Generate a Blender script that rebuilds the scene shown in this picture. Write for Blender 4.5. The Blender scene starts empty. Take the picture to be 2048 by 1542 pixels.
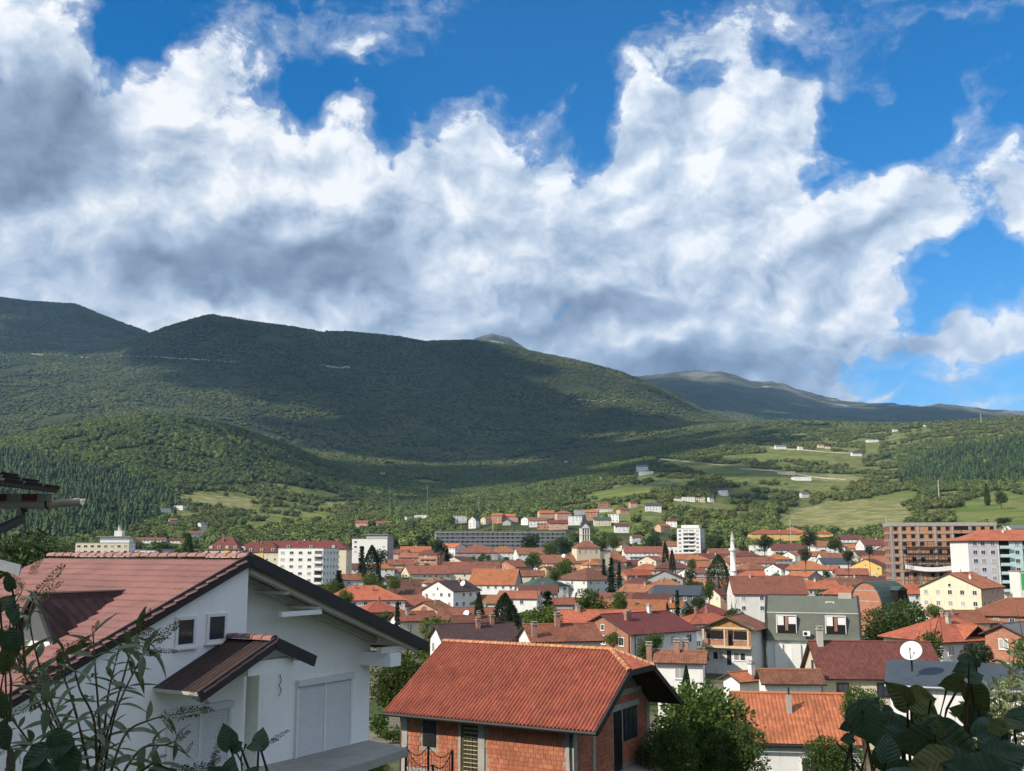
import bpy, bmesh, math, random
import numpy as np
from mathutils import Vector, Matrix, Euler, noise as mnoise

random.seed(7)
RNG = np.random.default_rng(7)
S = bpy.context.scene
COL = S.collection
W_PX, H_PX, F_PX = 2048.0, 1542.0, 2070.0
PITCH = math.atan(329.0 / F_PX)
CAM = Vector((0.0, 0.0, 24.0))
CP, SP = math.cos(PITCH), math.sin(PITCH)


def ray(px, py):
    """viewing direction through a photograph pixel (unit vector)"""
    a, b = (px - W_PX / 2) / F_PX, (H_PX / 2 - py) / F_PX
    return Vector((a, CP - b * SP, SP + b * CP)).normalized()


def at(px, py, Y):
    """point at ground distance Y (metres ahead of the camera) seen at a pixel"""
    d = ray(px, py)
    return CAM + d * (Y / d.y)


def proj(p):
    x, y, z = p[0] - CAM.x, p[1] - CAM.y, p[2] - CAM.z
    dep = y * CP + z * SP
    up = -y * SP + z * CP
    return (W_PX / 2 + F_PX * x / dep, H_PX / 2 - F_PX * up / dep)


# ------------------------------------------------------------------ camera
cam = bpy.data.cameras.new('camera')
cam.sensor_width = 36.0
cam.lens = 36.0 * F_PX / W_PX
cam.clip_start = 0.05
cam.clip_end = 60000.0
cam_ob = bpy.data.objects.new('camera', cam)
cam_ob.location = CAM
cam_ob.rotation_euler = (math.radians(90) + PITCH, 0, 0)
COL.objects.link(cam_ob)
S.camera = cam_ob

# ------------------------------------------------------------------ sun
SUN_EL = math.radians(37.0)
SUN_H = Vector((-0.86, -0.51, 0)).normalized()          # towards the sun, on the ground
SUN_DIR = Vector((SUN_H.x * math.cos(SUN_EL), SUN_H.y * math.cos(SUN_EL), math.sin(SUN_EL)))
sun = bpy.data.lights.new('sun', 'SUN')
sun.energy = 4.2
sun.angle = math.radians(0.55)
sun.color = (1.0, 0.91, 0.78)
sun_ob = bpy.data.objects.new('sun', sun)
sun_ob.rotation_euler = (-SUN_DIR).to_track_quat('-Z', 'Y').to_euler()
sun_ob.location = (-300, -200, 400)
COL.objects.link(sun_ob)

S.view_settings.view_transform = 'Standard'
S.view_settings.look = 'None'
S.view_settings.gamma = 1.0
S.view_settings.use_curve_mapping = False
S.view_settings.exposure = 0.55
S.cycles.max_bounces = 6
S.cycles.diffuse_bounces = 4
S.cycles.glossy_bounces = 3
S.cycles.transmission_bounces = 3
S.cycles.volume_bounces = 0
S.cycles.transparent_max_bounces = 8
S.cycles.caustics_reflective = False
S.cycles.caustics_refractive = False
S.cycles.sample_clamp_indirect = 4.0
try:
    S.cycles.adaptive_threshold = 0.02
    S.cycles.use_denoising = True
    S.cycles.denoiser = 'OPENIMAGEDENOISE'
except Exception:
    pass

# ------------------------------------------------------------------ world: blue sky with drifting cumulus
WORLD = bpy.data.worlds.new('World')
S.world = WORLD
WORLD.use_nodes = True
WT = WORLD.node_tree
WT.nodes.clear()


class NT:
    """short-hand for wiring shader nodes"""
    def __init__(self, tree):
        self.t = tree

    def n(self, typ, **kw):
        nd = self.t.nodes.new(typ)
        for k, v in kw.items():
            if k.startswith('i_'):
                nd.inputs[k[2:].replace('_', ' ')].default_value = v
            else:
                setattr(nd, k, v)
        return nd

    def put(self, nd, idx, v):
        if v is None:
            return
        if hasattr(v, 'is_output') or isinstance(v, bpy.types.NodeSocket):
            self.t.links.new(v, nd.inputs[idx])
        else:
            nd.inputs[idx].default_value = v

    def math(self, op, a, b=None, c=None, clamp=False):
        nd = self.t.nodes.new('ShaderNodeMath')
        nd.operation = op
        nd.use_clamp = clamp
        self.put(nd, 0, a); self.put(nd, 1, b); self.put(nd, 2, c)
        return nd.outputs[0]

    def vmath(self, op, a, b=None, scale=None):
        nd = self.t.nodes.new('ShaderNodeVectorMath')
        nd.operation = op
        self.put(nd, 0, a); self.put(nd, 1, b)
        if scale is not None:
            self.put(nd, 3, scale)
        return nd.outputs[0]

    def noise(self, vec, scale, detail=6.0, rough=0.55, dist=0.0, lac=2.0, dim='3D'):
        nd = self.t.nodes.new('ShaderNodeTexNoise')
        nd.noise_dimensions = dim
        self.put(nd, 'Vector', vec)
        nd.inputs['Scale'].default_value = scale
        nd.inputs['Detail'].default_value = detail
        nd.inputs['Roughness'].default_value = rough
        nd.inputs['Lacunarity'].default_value = lac
        nd.inputs['Distortion'].default_value = dist
        return nd.outputs[0]

    def smooth(self, v, lo, hi, a=0.0, b=1.0):
        nd = self.t.nodes.new('ShaderNodeMapRange')
        nd.interpolation_type = 'SMOOTHSTEP'
        self.put(nd, 0, v); self.put(nd, 1, lo); self.put(nd, 2, hi); self.put(nd, 3, a); self.put(nd, 4, b)
        return nd.outputs[0]

    def lin(self, v, lo, hi, a=0.0, b=1.0):
        nd = self.t.nodes.new('ShaderNodeMapRange')
        self.put(nd, 0, v); self.put(nd, 1, lo); self.put(nd, 2, hi); self.put(nd, 3, a); self.put(nd, 4, b)
        return nd.outputs[0]

    def mix(self, f, a, b, blend='MIX'):
        nd = self.t.nodes.new('ShaderNodeMix')
        nd.data_type = 'RGBA'
        nd.blend_type = blend
        nd.clamp_factor = True
        self.put(nd, 0, f)
        for i, v in ((6, a), (7, b)):
            if isinstance(v, tuple) and len(v) == 3:
                v = v + (1.0,)
            self.put(nd, i, v)
        return nd.outputs[2]


def build_sky():
    N = NT(WT)
    tc = N.n('ShaderNodeTexCoord')
    d = N.vmath('NORMALIZE', tc.outputs['Generated'])
    sky = N.n('ShaderNodeTexSky', sky_type='NISHITA', sun_disc=False)
    sky.sun_elevation = SUN_EL
    sky.sun_rotation = math.atan2(SUN_H.x, SUN_H.y)
    sky.altitude = 600.0
    sky.air_density = 1.0
    sky.dust_density = 0.25
    sky.ozone_density = 4.5
    hs = N.n('ShaderNodeHueSaturation')
    hs.inputs['Saturation'].default_value = 1.38
    hs.inputs['Value'].default_value = 0.88
    WT.links.new(sky.outputs[0], hs.inputs['Color'])

    # slow swirl of the coordinates, so the edges of the masses billow
    w1 = N.n('ShaderNodeTexNoise', noise_dimensions='3D')
    w1.inputs['Scale'].default_value = 9.0
    w1.inputs['Detail'].default_value = 3.0
    w1.inputs['Roughness'].default_value = 0.6
    WT.links.new(d, w1.inputs['Vector'])
    off = N.vmath('SCALE', N.vmath('SUBTRACT', w1.outputs[1], (0.5, 0.5, 0.5)), scale=0.13)
    dw = N.vmath('ADD', d, off)
    dw2 = N.vmath('ADD', d, N.vmath('SCALE', off, scale=0.45))

    # the part of the sky ahead (north) flattened onto a plane touching it
    fw, up = Vector((0, CP, SP)), Vector((0, -SP, CP))

    def dot(a, v):
        nd = N.n('ShaderNodeVectorMath', operation='DOT_PRODUCT')
        N.put(nd, 0, a); nd.inputs[1].default_value = v
        return nd.outputs['Value']
    dep = N.math('MAXIMUM', dot(dw, fw), 0.2)
    plane = N.n('ShaderNodeCombineXYZ')
    N.put(plane, 0, N.math('DIVIDE', dot(dw, (1, 0, 0)), dep))
    N.put(plane, 1, N.math('DIVIDE', dot(dw, up), dep))
    turned = {}

    def axes(rot):
        rot = int(round(rot / 10.0)) * 10
        if rot not in turned:
            v = N.n('ShaderNodeCombineXYZ')
            c, s_ = math.cos(math.radians(rot)), math.sin(math.radians(rot))
            N.put(v, 0, dot(plane.outputs[0], (c, s_, 0))); N.put(v, 1, dot(plane.outputs[0], (-s_, c, 0)))
            turned[rot] = (v.outputs[0], c, s_)
        return turned[rot]

    def field(blobs, start=0.0):
        acc = None
        for px, py, rx, ry, rot, wgt in blobs:
            v, c, s_ = axes(rot)
            u0, v0 = (px - W_PX / 2) / F_PX, (H_PX / 2 - py) / F_PX
            q = (c * u0 + s_ * v0, -s_ * u0 + c * v0)
            k = (F_PX / rx, F_PX / ry)
            ma = N.n('ShaderNodeVectorMath', operation='MULTIPLY_ADD')
            N.put(ma, 0, v); ma.inputs[1].default_value = (k[0], k[1], 0); ma.inputs[2].default_value = (-q[0] * k[0], -q[1] * k[1], 0)
            ln = N.n('ShaderNodeVectorMath', operation='LENGTH')
            WT.links.new(ma.outputs[0], ln.inputs[0])
            g = N.math('SUBTRACT', 1.0, ln.outputs['Value'], clamp=True)
            acc = N.math('MULTIPLY_ADD', g, wgt, start if acc is None else acc)
        return acc

    cover = N.math('MINIMUM', field(SKY_MASS), 1.15)
    # the rest of the dome: the same broken cumulus, spread by a slow noise
    gen = N.smooth(N.noise(d, 3.0, 2.0, 0.5), 0.34, 0.52)
    inframe = N.smooth(dot(d, ray(1024, 600)), 0.76, 0.86)
    cover = N.math('ADD', cover, N.math('MULTIPLY', gen, N.math('SUBTRACT', 1.0, inframe)))

    st = N.n('ShaderNodeVectorMath', operation='MULTIPLY')
    WT.links.new(dw2, st.inputs[0]); st.inputs[1].default_value = (0.9, 1.0, 1.2)
    sv = st.outputs[0]
    f_big = N.noise(sv, 12.5, 8.0, 0.64)
    f_fine = N.noise(sv, 70.0, 3.0, 0.65)
    body = N.math('MULTIPLY_ADD', N.math('SUBTRACT', f_big, 0.5), 2.3, cover)
    body = N.math('MULTIPLY_ADD', N.math('SUBTRACT', f_fine, 0.5), 0.55, body)
    alpha = N.math('MAXIMUM', N.smooth(body, 0.36, 0.80), N.smooth(body, 0.05, 0.62, 0.0, 0.36))

    # shading: relief towards the sun (up and left), grey flat bases
    sv2 = N.vmath('ADD', sv, tuple(Vector((-0.45, -0.1, 0.88)) * 0.026))
    n_a = N.noise(sv, 16.0, 5.0, 0.55)
    relief = N.math('SUBTRACT', n_a, N.noise(sv2, 16.0, 5.0, 0.55))
    dark = N.math('MULTIPLY_ADD', N.math('SUBTRACT', N.noise(sv, 5.5, 3.0, 0.5), 0.5), 1.3, field(SKY_DARK))
    low = N.n('ShaderNodeSeparateXYZ'); WT.links.new(plane.outputs[0], low.inputs[0])
    dark = N.math('ADD', dark, N.smooth(low.outputs[1], 0.20, 0.04, 0.0, 0.14))
    thick = N.smooth(body, 0.7, 1.7)
    sh = N.math('MULTIPLY_ADD', relief, 1.7, 0.84)
    sh = N.math('MULTIPLY_ADD', N.math('SUBTRACT', f_big, 0.5), 0.85, sh)
    sh = N.math('MULTIPLY_ADD', N.math('SUBTRACT', f_fine, 0.5), 0.24, sh)
    sh = N.math('SUBTRACT', sh, N.math('MULTIPLY', thick, 0.12))
    sh = N.math('MULTIPLY', sh, N.smooth(dark, -0.15, 1.35, 1.0, 0.36))
    sh = N.math('MINIMUM', sh, 1.08)
    ramp = N.n('ShaderNodeValToRGB')
    cr = ramp.color_ramp
    cr.elements[0].position = 0.14
    cr.elements[0].color = (0.125, 0.18, 0.27, 1)
    cr.elements[1].position = 1.0
    cr.elements[1].color = (0.84, 0.855, 0.875, 1)
    e = cr.elements.new(0.50)
    e.color = (0.35, 0.44, 0.57, 1)
    e = cr.elements.new(0.78)
    e.color = (0.58, 0.65, 0.74, 1)
    WT.links.new(sh, ramp.inputs[0])
    cloud = N.vmath('SCALE', ramp.outputs[0], scale=SKY_CLOUD_GAIN)
    col = N.mix(alpha, hs.outputs[0], cloud)
    bg = N.n('ShaderNodeBackground')
    bg.inputs['Strength'].default_value = 0.12
    WT.links.new(col, bg.inputs['Color'])
    out = N.n('ShaderNodeOutputWorld')
    WT.links.new(bg.outputs[0], out.inputs['Surface'])
    WORLD.cycles.sampling_method = 'MANUAL'
    WORLD.cycles.sample_map_resolution = 512


SKY_CLOUD_GAIN = 7.2
# (px, py, rx, ry, tilt, weight): the big masses of cloud, each as a direction and an angular size
SKY_MASS = [
    (60, 40, 230, 190, 0, 1.2), (40, 320, 330, 300, 0, 1.7), (200, 200, 160, 130, 0, 0.6), (385, 205, 200, 150, 10, 1.15), (560, 290, 210, 150, 0, 0.75), (440, 420, 420, 230, 0, 1.5),
    (200, 540, 480, 220, 0, 1.7), (690, 430, 300, 200, 0, 1.5), (520, 600, 640, 190, 0, 1.6), (940, 350, 190, 190, 0, 1.4), (800, 500, 260, 200, 0, 1.0),
    (1010, 540, 460, 250, 0, 1.8), (1100, 260, 130, 90, 50, 0.62), (1290, 410, 240, 250, 0, 1.6), (1420, 330, 220, 260, -30, 1.25), (1540, 200, 110, 170, 40, 0.95),
    (1480, 520, 470, 250, 10, 1.7), (1800, 410, 310, 140, 30, 1.35), (1330, 690, 520, 180, 0, 1.8), (1650, 610, 240, 130, 10, 1.25),
    (2050, 420, 150, 160, 40, 1.15), (1290, 760, 460, 100, 0, 1.4), (150, 680, 560, 170, 0, 1.7), (760, 690, 380, 140, 0, 1.3), (1150, 750, 540, 110, 0, 1.2),
    (620, 50, 110, 70, 30, 0.5), (800, 100, 200, 95, 20, 0.6), (715, 170, 80, 150, -20, 0.46), (820, 240, 120, 60, 0, 0.36), (540, 130, 150, 80, 0, 0.46), (740, 20, 90, 70, 0, 0.4),
    (1310, 130, 200, 110, 30, 0.70), (1500, 40, 230, 100, 30, 0.66), (1210, 150, 90, 80, 0, 0.3), (1720, 70, 280, 130, 30, 0.54), (1640, 190, 170, 70, 40, 0.55),
    (1800, 180, 60, 110, -20, 0.55), (1930, 240, 170, 40, 40, 0.6), (1640, 315, 55, 50, 0, 0.45), (1950, 40, 220, 60, 10, 0.5), (480, 60, 140, 70, 0, 0.25),
    (1830, 690, 140, 55, 10, 0.75), (1970, 655, 160, 70, 20, 0.92), (1895, 760, 85, 40, 10, 0.66), (1710, 775, 110, 42, 0, 0.66),
    (1790, 806, 120, 26, 0, 0.8), (1960, 585, 110, 45, 20, 0.52), (2040, 560, 80, 40, 0, 0.42), (1960, 800, 120, 30, 0, 0.62), (1600, 752, 190, 50, 0, 0.8),
    # thin places between them, where the blue shows
    (1185, 240, 80, 170, -10, -0.75), (800, 270, 80, 150, 10, -0.7), (410, 222, 70, 50, 0, -0.55), (650, 240, 120, 120, 0, -0.75), (500, 290, 110, 50, 20, -0.4),
    (1640, 385, 90, 90, 0, -0.7), (690, 640, 70, 40, 0, -0.5), (275, 90, 130, 170, 0, -0.8), (900, 150, 170, 130, 0, -0.5), (620, 180, 110, 90, 0, -0.35), (1790, 270, 190, 110, 10, -0.5), (1100, 80, 160, 150, 0, -0.5), (1890, 120, 130, 160, 0, -0.4), (1690, 560, 100, 40, 30, -0.3), (1990, 540, 180, 70, 30, -0.9), (1900, 610, 200, 70, 20, -0.5)]
SKY_DARK = [
    (50, 280, 300, 190, 0, 2.2), (150, 200, 150, 90, 0, 0.4), (560, 520, 380, 105, 0, 1.9), (150, 530, 330, 80, 0, 0.75), (320, 600, 300, 50, 0, 0.3),
    (1080, 660, 340, 75, 10, 1.35), (1270, 615, 260, 70, 0, 0.6), (1010, 480, 220, 65, 0, 0.55), (1300, 490, 220, 75, 10, 0.6), (1470, 730, 300, 75, 0, 1.2), (1300, 750, 360, 60, 0, 0.7),
    (1700, 520, 160, 60, 30, 0.5), (1620, 670, 240, 55, 0, 0.55), (1800, 440, 200, 55, 40, 0.4), (1850, 705, 170, 40, 10, 1.0), (860, 600, 180, 60, 0, 0.3),
    (1720, 80, 240, 140, 30, 0.55), (1350, 110, 200, 90, 30, 0.35)]
build_sky()

# ------------------------------------------------------------------ helpers
def tag(o, label=None, cat=None, group=None, kind=None):
    if label: o['label'] = label
    if cat: o['category'] = cat
    if group: o['group'] = group
    if kind: o['kind'] = kind
    return o


def link(name, data, parent=None, loc=None, rz=None):
    o = bpy.data.objects.new(name, data)
    COL.objects.link(o)
    if parent is not None: o.parent = parent
    if loc is not None: o.location = loc
    if rz is not None: o.rotation_euler = (0, 0, rz)
    return o


def empty(name, loc, rz=0.0):
    o = link(name, None, None, loc, rz)
    o.empty_display_size = 0.5
    return o


class MB:
    """collects faces; build() makes one mesh"""
    def __init__(self):
        self.v, self.f, self.m, self.mats = [], [], [], []

    def mi(self, m):
        if m not in self.mats: self.mats.append(m)
        return self.mats.index(m)

    def face(self, pts, m=None):
        i = len(self.v)
        self.v += [tuple(p) for p in pts]
        self.f.append(tuple(range(i, i + len(pts))))
        self.m.append(self.mi(m) if m is not None else 0)

    def mesh(self, vs, fs, m=None):
        i = len(self.v)
        self.v += [tuple(p) for p in vs]
        k = self.mi(m) if m is not None else 0
        for f in fs:
            self.f.append(tuple(i + j for j in f)); self.m.append(k)

    def box(self, lo, hi, m=None, M=None):
        x0, y0, z0 = lo; x1, y1, z1 = hi
        vs = [Vector(p) for p in ((x0, y0, z0), (x1, y0, z0), (x1, y1, z0), (x0, y1, z0), (x0, y0, z1), (x1, y0, z1), (x1, y1, z1), (x0, y1, z1))]
        if M is not None: vs = [M @ p for p in vs]
        self.mesh(vs, ((0, 3, 2, 1), (4, 5, 6, 7), (0, 1, 5, 4), (1, 2, 6, 5), (2, 3, 7, 6), (3, 0, 4, 7)), m)

    def bar(self, a, b, w, h, m=None, up=Vector((0, 0, 1))):
        """a beam of section w x h from a to b"""
        a, b = Vector(a), Vector(b)
        d = (b - a).normalized()
        s = d.cross(up)
        if s.length < 1e-4: s = Vector((1, 0, 0))
        s.normalize()
        u = s.cross(d)
        c = []
        for p in (a, b):
            for i, j in ((-1, -1), (1, -1), (1, 1), (-1, 1)):
                c.append(p + s * (i * w / 2) + u * (j * h / 2))
        self.mesh(c, ((0, 1, 2, 3), (7, 6, 5, 4), (0, 4, 5, 1), (1, 5, 6, 2), (2, 6, 7, 3), (3, 7, 4, 0)), m)

    def tube(self, pts, rads, n=6, m=None, cap=True):
        pts = [Vector(p) for p in pts]
        if not hasattr(rads, '__len__'): rads = [rads] * len(pts)
        rings = []
        for i, p in enumerate(pts):
            d = (pts[min(i + 1, len(pts) - 1)] - pts[max(i - 1, 0)]).normalized()
            s = d.cross(Vector((0.03, 0.02, 1)) if abs(d.z) < 0.95 else Vector((1, 0, 0))).normalized()
            u = s.cross(d)
            rings.append([p + (s * math.cos(2 * math.pi * k / n) + u * math.sin(2 * math.pi * k / n)) * rads[i] for k in range(n)])
        vs = [q for r in rings for q in r]
        fs = []
        for i in range(len(pts) - 1):
            for k in range(n):
                k2 = (k + 1) % n
                fs.append((i * n + k, i * n + k2, (i + 1) * n + k2, (i + 1) * n + k))
        if cap:
            fs.append(tuple(range(n))); fs.append(tuple((len(pts) - 1) * n + k for k in reversed(range(n))))
        self.mesh(vs, fs, m)

    def prism(self, poly, d, m=None, M=None):
        """polygon (list of 3D points) extruded by vector d"""
        n = len(poly)
        a = [Vector(p) for p in poly]; b = [p + Vector(d) for p in a]
        vs = a + b
        if M is not None: vs = [M @ p for p in vs]
        fs = [tuple(reversed(range(n))), tuple(range(n, 2 * n))] + [(i, (i + 1) % n, n + (i + 1) % n, n + i) for i in range(n)]
        self.mesh(vs, fs, m)

    def data(self, name, smooth=False, mats=None):
        me = bpy.data.meshes.new(name)
        me.from_pydata(self.v, [], self.f)
        for m in (mats if mats is not None else self.mats): me.materials.append(m)
        if len(self.mats) > 1: me.polygons.foreach_set('material_index', self.m)
        if smooth: me.polygons.foreach_set('use_smooth', [True] * len(me.polygons))
        me.update()
        return me

    def build(self, name, parent=None, smooth=False, mats=None, **kw):
        return link(name, self.data(name, smooth, mats), parent, **kw)


# ------------------------------------------------------------------ materials
MATS = {}


def new_mat(name):
    m = bpy.data.materials.new(name)
    m.use_nodes = True
    m.node_tree.nodes.clear()
    N = NT(m.node_tree)
    b = N.n('ShaderNodeBsdfPrincipled')
    o = N.n('ShaderNodeOutputMaterial')
    m.node_tree.links.new(b.outputs[0], o.inputs[0])
    return m, N, b


def hsv_var(N, col, amt_h=0.0, amt_v=0.2, rnd=None, amt_s=0.0):
    """shift a colour a little for each object"""
    oi = rnd if rnd is not None else N.n('ShaderNodeObjectInfo').outputs['Random']
    h = N.n('ShaderNodeHueSaturation')
    N.put(h, 'Hue', N.lin(N.math('FRACT', N.math('MULTIPLY', oi, 7.31)), 0, 1, 0.5 - amt_h, 0.5 + amt_h))
    N.put(h, 'Value', N.lin(oi, 0, 1, 1 - amt_v, 1 + amt_v))
    if amt_s:
        N.put(h, 'Saturation', N.lin(N.math('FRACT', N.math('MULTIPLY', oi, 3.7)), 0, 1, 1 - amt_s, 1 + amt_s))
    N.put(h, 'Color', col if not isinstance(col, tuple) else (col + (1,) if len(col) == 3 else col))
    return h.outputs[0]


def plain(name, rgb, rough=0.8, var=0.15, scale=1.5, bump=0.0, objvar=0.0, hue=0.0, metal=0.0, spec=0.3, stain=0.0, coat=0.0):
    """plain paint / plaster / metal with uneven colour and a little relief"""
    if name in MATS: return MATS[name]
    m, N, b = new_mat(name)
    tc = N.n('ShaderNodeTexCoord').outputs['Object']
    n1 = N.noise(tc, scale, 5, 0.6)
    n2 = N.noise(tc, scale * 9, 3, 0.6)
    f = N.math('MULTIPLY_ADD', n2, 0.35, N.math('MULTIPLY', n1, 0.65))
    lo = tuple(c * (1 - var) for c in rgb); hi = tuple(min(1, c * (1 + var)) for c in rgb)
    col = N.mix(N.smooth(f, 0.3, 0.7), lo, hi)
    if stain:
        mp = N.n('ShaderNodeMapping'); mp.inputs['Scale'].default_value = (2.2, 2.2, 0.18)
        N.t.links.new(tc, mp.inputs[0])
        s = N.smooth(N.noise(mp.outputs[0], 1.4, 5, 0.65), 0.52, 0.75)
        col = N.mix(N.math('MULTIPLY', s, stain), col, tuple(c * 0.45 for c in rgb))
    if objvar or hue: col = hsv_var(N, col, hue, objvar)
    N.put(b, 'Base Color', col)
    b.inputs['Roughness'].default_value = rough
    b.inputs['Metallic'].default_value = metal
    b.inputs['Specular IOR Level'].default_value = spec
    if coat: b.inputs['Coat Weight'].default_value = coat
    if bump:
        bp = N.n('ShaderNodeBump'); bp.inputs['Strength'].default_value = bump; bp.inputs['Distance'].default_value = 0.02
        N.put(bp, 'Height', f)
        N.t.links.new(bp.outputs[0], b.inputs['Normal'])
    MATS[name] = m
    return m


# ------------------------------------------------------------------ terrain
def _hash(ix, iy, seed):
    h = (ix.astype(np.int64) * 374761393 + iy.astype(np.int64) * 668265263 + seed * 1442695041) & 0xffffffff
    h = ((h ^ (h >> 13)) * 1274126177) & 0xffffffff
    return ((h ^ (h >> 16)) & 0xffffff) / float(0xffffff)


def vnoise(x, y, seed=0):
    ix, iy = np.floor(x), np.floor(y)
    fx, fy = x - ix, y - iy
    fx = fx * fx * fx * (fx * (fx * 6 - 15) + 10); fy = fy * fy * fy * (fy * (fy * 6 - 15) + 10)
    a, b = _hash(ix, iy, seed), _hash(ix + 1, iy, seed)
    c, d = _hash(ix, iy + 1, seed), _hash(ix + 1, iy + 1, seed)
    return (a * (1 - fx) + b * fx) * (1 - fy) + (c * (1 - fx) + d * fx) * fy


def fbm(x, y, oct=5, seed=0, gain=0.5, ridged=False):
    s, a, t = 0.0, 1.0, 0.0
    for i in range(oct):
        n = vnoise(x * 2 ** i + 17.3 * i, y * 2 ** i - 9.1 * i, seed + i)
        if ridged: n = 1 - abs(2 * n - 1)
        s = s + n * a; t += a; a *= gain
    return s / t


NEAR_R = [0, 4, 11, 20, 34, 47, 65, 85, 135, 200, 270, 405, 500, 600, 700, 810]
NEAR_Z = [-2.2, -2.8, -5.5, -8.0, -9.8, -13.0, -17.0, -18.5, -18.8, -19.2, -19.6, -19.0, -17.5, -14.0, -9.0, -3.5]
# how the far ground meets the eye: at each distance, (px, py) along the photograph
FAR = [
    (970, [(0, 1092), (290, 1092), (560, 1090), (850, 1080), (1000, 1070), (1150, 1065), (1300, 1066), (1450, 1084), (1600, 1086), (1750, 1080), (1900, 1066), (2048, 1062)]),
    (1200, [(0, 1060), (290, 1058), (420, 1060), (560, 1066), (700, 1066), (850, 1054), (1000, 1040), (1150, 1030), (1300, 1018), (1450, 1040), (1600, 1052), (1750, 1040), (1900, 1030), (2048, 1028)]),
    (1600, [(0, 1005), (290, 1012), (420, 1020), (560, 1030), (700, 1036), (850, 1035), (1000, 1018), (1150, 1000), (1300, 978), (1450, 992), (1600, 1000), (1750, 990), (1900, 985), (2048, 990)]),
    (2000, [(0, 945), (150, 942), (290, 940), (420, 960), (560, 985), (700, 1005), (850, 1012), (1000, 998), (1150, 972), (1300, 950), (1450, 952), (1600, 960), (1750, 965), (1900, 958), (2048, 950)]),
    (2550, [(0, 888), (100, 862), (200, 842), (280, 834), (350, 838), (450, 856), (560, 888), (620, 915), (700, 945), (800, 975), (900, 985), (1000, 978), (1150, 952), (1300, 928), (1450, 915), (1600, 912), (1750, 915), (1850, 905), (1950, 893), (2048, 886)]),
    (3100, [(0, 900), (150, 870), (290, 864), (420, 882), (560, 910), (700, 935), (850, 955), (1000, 952), (1150, 930), (1300, 905), (1450, 885), (1600, 876), (1750, 872), (1900, 862), (2048, 855)]),
    (3650, [(0, 872), (150, 850), (290, 842), (420, 858), (560, 885), (700, 905), (850, 920), (1000, 920), (1150, 905), (1300, 885), (1450, 860), (1500, 850), (1560, 843), (1640, 849), (1750, 851), (1850, 848), (1960, 840), (2048, 838)]),
    (4450, [(0, 788), (150, 772), (290, 775), (420, 780), (560, 790), (700, 805), (850, 820), (1000, 830), (1150, 838), (1300, 843), (1400, 846), (1450, 850), (1550, 862), (1750, 866), (2048, 862)]),
    (5650, [(0, 712), (150, 712), (240, 700), (290, 672), (330, 656), (420, 634), (500, 646), (640, 664), (700, 668), (800, 678), (850, 686), (940, 684), (1000, 692), (1060, 706), (1150, 722), (1240, 745), (1320, 777), (1400, 818), (1460, 846), (1550, 872), (1750, 885), (2048, 885)]),
    (6600, [(0, 652), (150, 660), (240, 672), (290, 690), (420, 690), (560, 705), (850, 730), (1000, 740), (1150, 760), (1300, 800), (1450, 850), (1600, 868), (2048, 872)]),
    (7500, [(-60, 592), (0, 598), (60, 606), (150, 612), (200, 632), (290, 664), (340, 690), (420, 720), (560, 730), (850, 750), (1000, 750), (1150, 770), (1300, 790), (1450, 815), (1600, 838), (1750, 848), (2048, 856)]),
    (10200, [(0, 700), (420, 740), (850, 720), (920, 705), (950, 686), (985, 674), (1020, 683), (1055, 706), (1100, 740), (1180, 752), (1240, 744), (1300, 748), (1380, 750), (1440, 747), (1500, 764), (1540, 768), (1600, 785), (1650, 800), (1700, 806), (1780, 808), (1840, 810), (1880, 804), (1940, 814), (2048, 828), (2150, 842)]),
    (12600, [(0, 760), (850, 780), (1300, 800), (2048, 870)]),
    (18000, [(0, 960), (2048, 980)])]


def ray_azel(px, py):
    d = ray(px, py)
    return math.atan2(d.x, d.y), d.z / math.hypot(d.x, d.y)


_FAR_AE = []
for _r, _pts in FAR:
    ae = [ray_azel(*p) for p in _pts]
    _FAR_AE.append((_r, np.array([a for a, e in ae]), np.array([e for a, e in ae])))
RC = np.array(NEAR_R + [r for r, a, e in _FAR_AE], float)


def ctrl(az):
    """heights (relative to the eye) at the control distances, for an array of azimuths"""
    az = np.asarray(az, float)
    Z = np.zeros((len(az), len(RC)))
    for i, z in enumerate(NEAR_Z):
        Z[:, i] = z
    for j, (r, a, e) in enumerate(_FAR_AE):
        Z[:, len(NEAR_R) + j] = r * np.interp(az, a, e)
    # behind the camera the ground climbs gently
    back = np.clip((np.abs(az) - 1.0) / 0.8, 0, 1)[:, None]
    zb = np.interp(RC, [0, 8, 40, 200, 1000, 3000, 14000], [-2.2, -2.0, 4, 22, 110, 260, 300])[None, :]
    return Z * (1 - back) + zb * back


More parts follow.
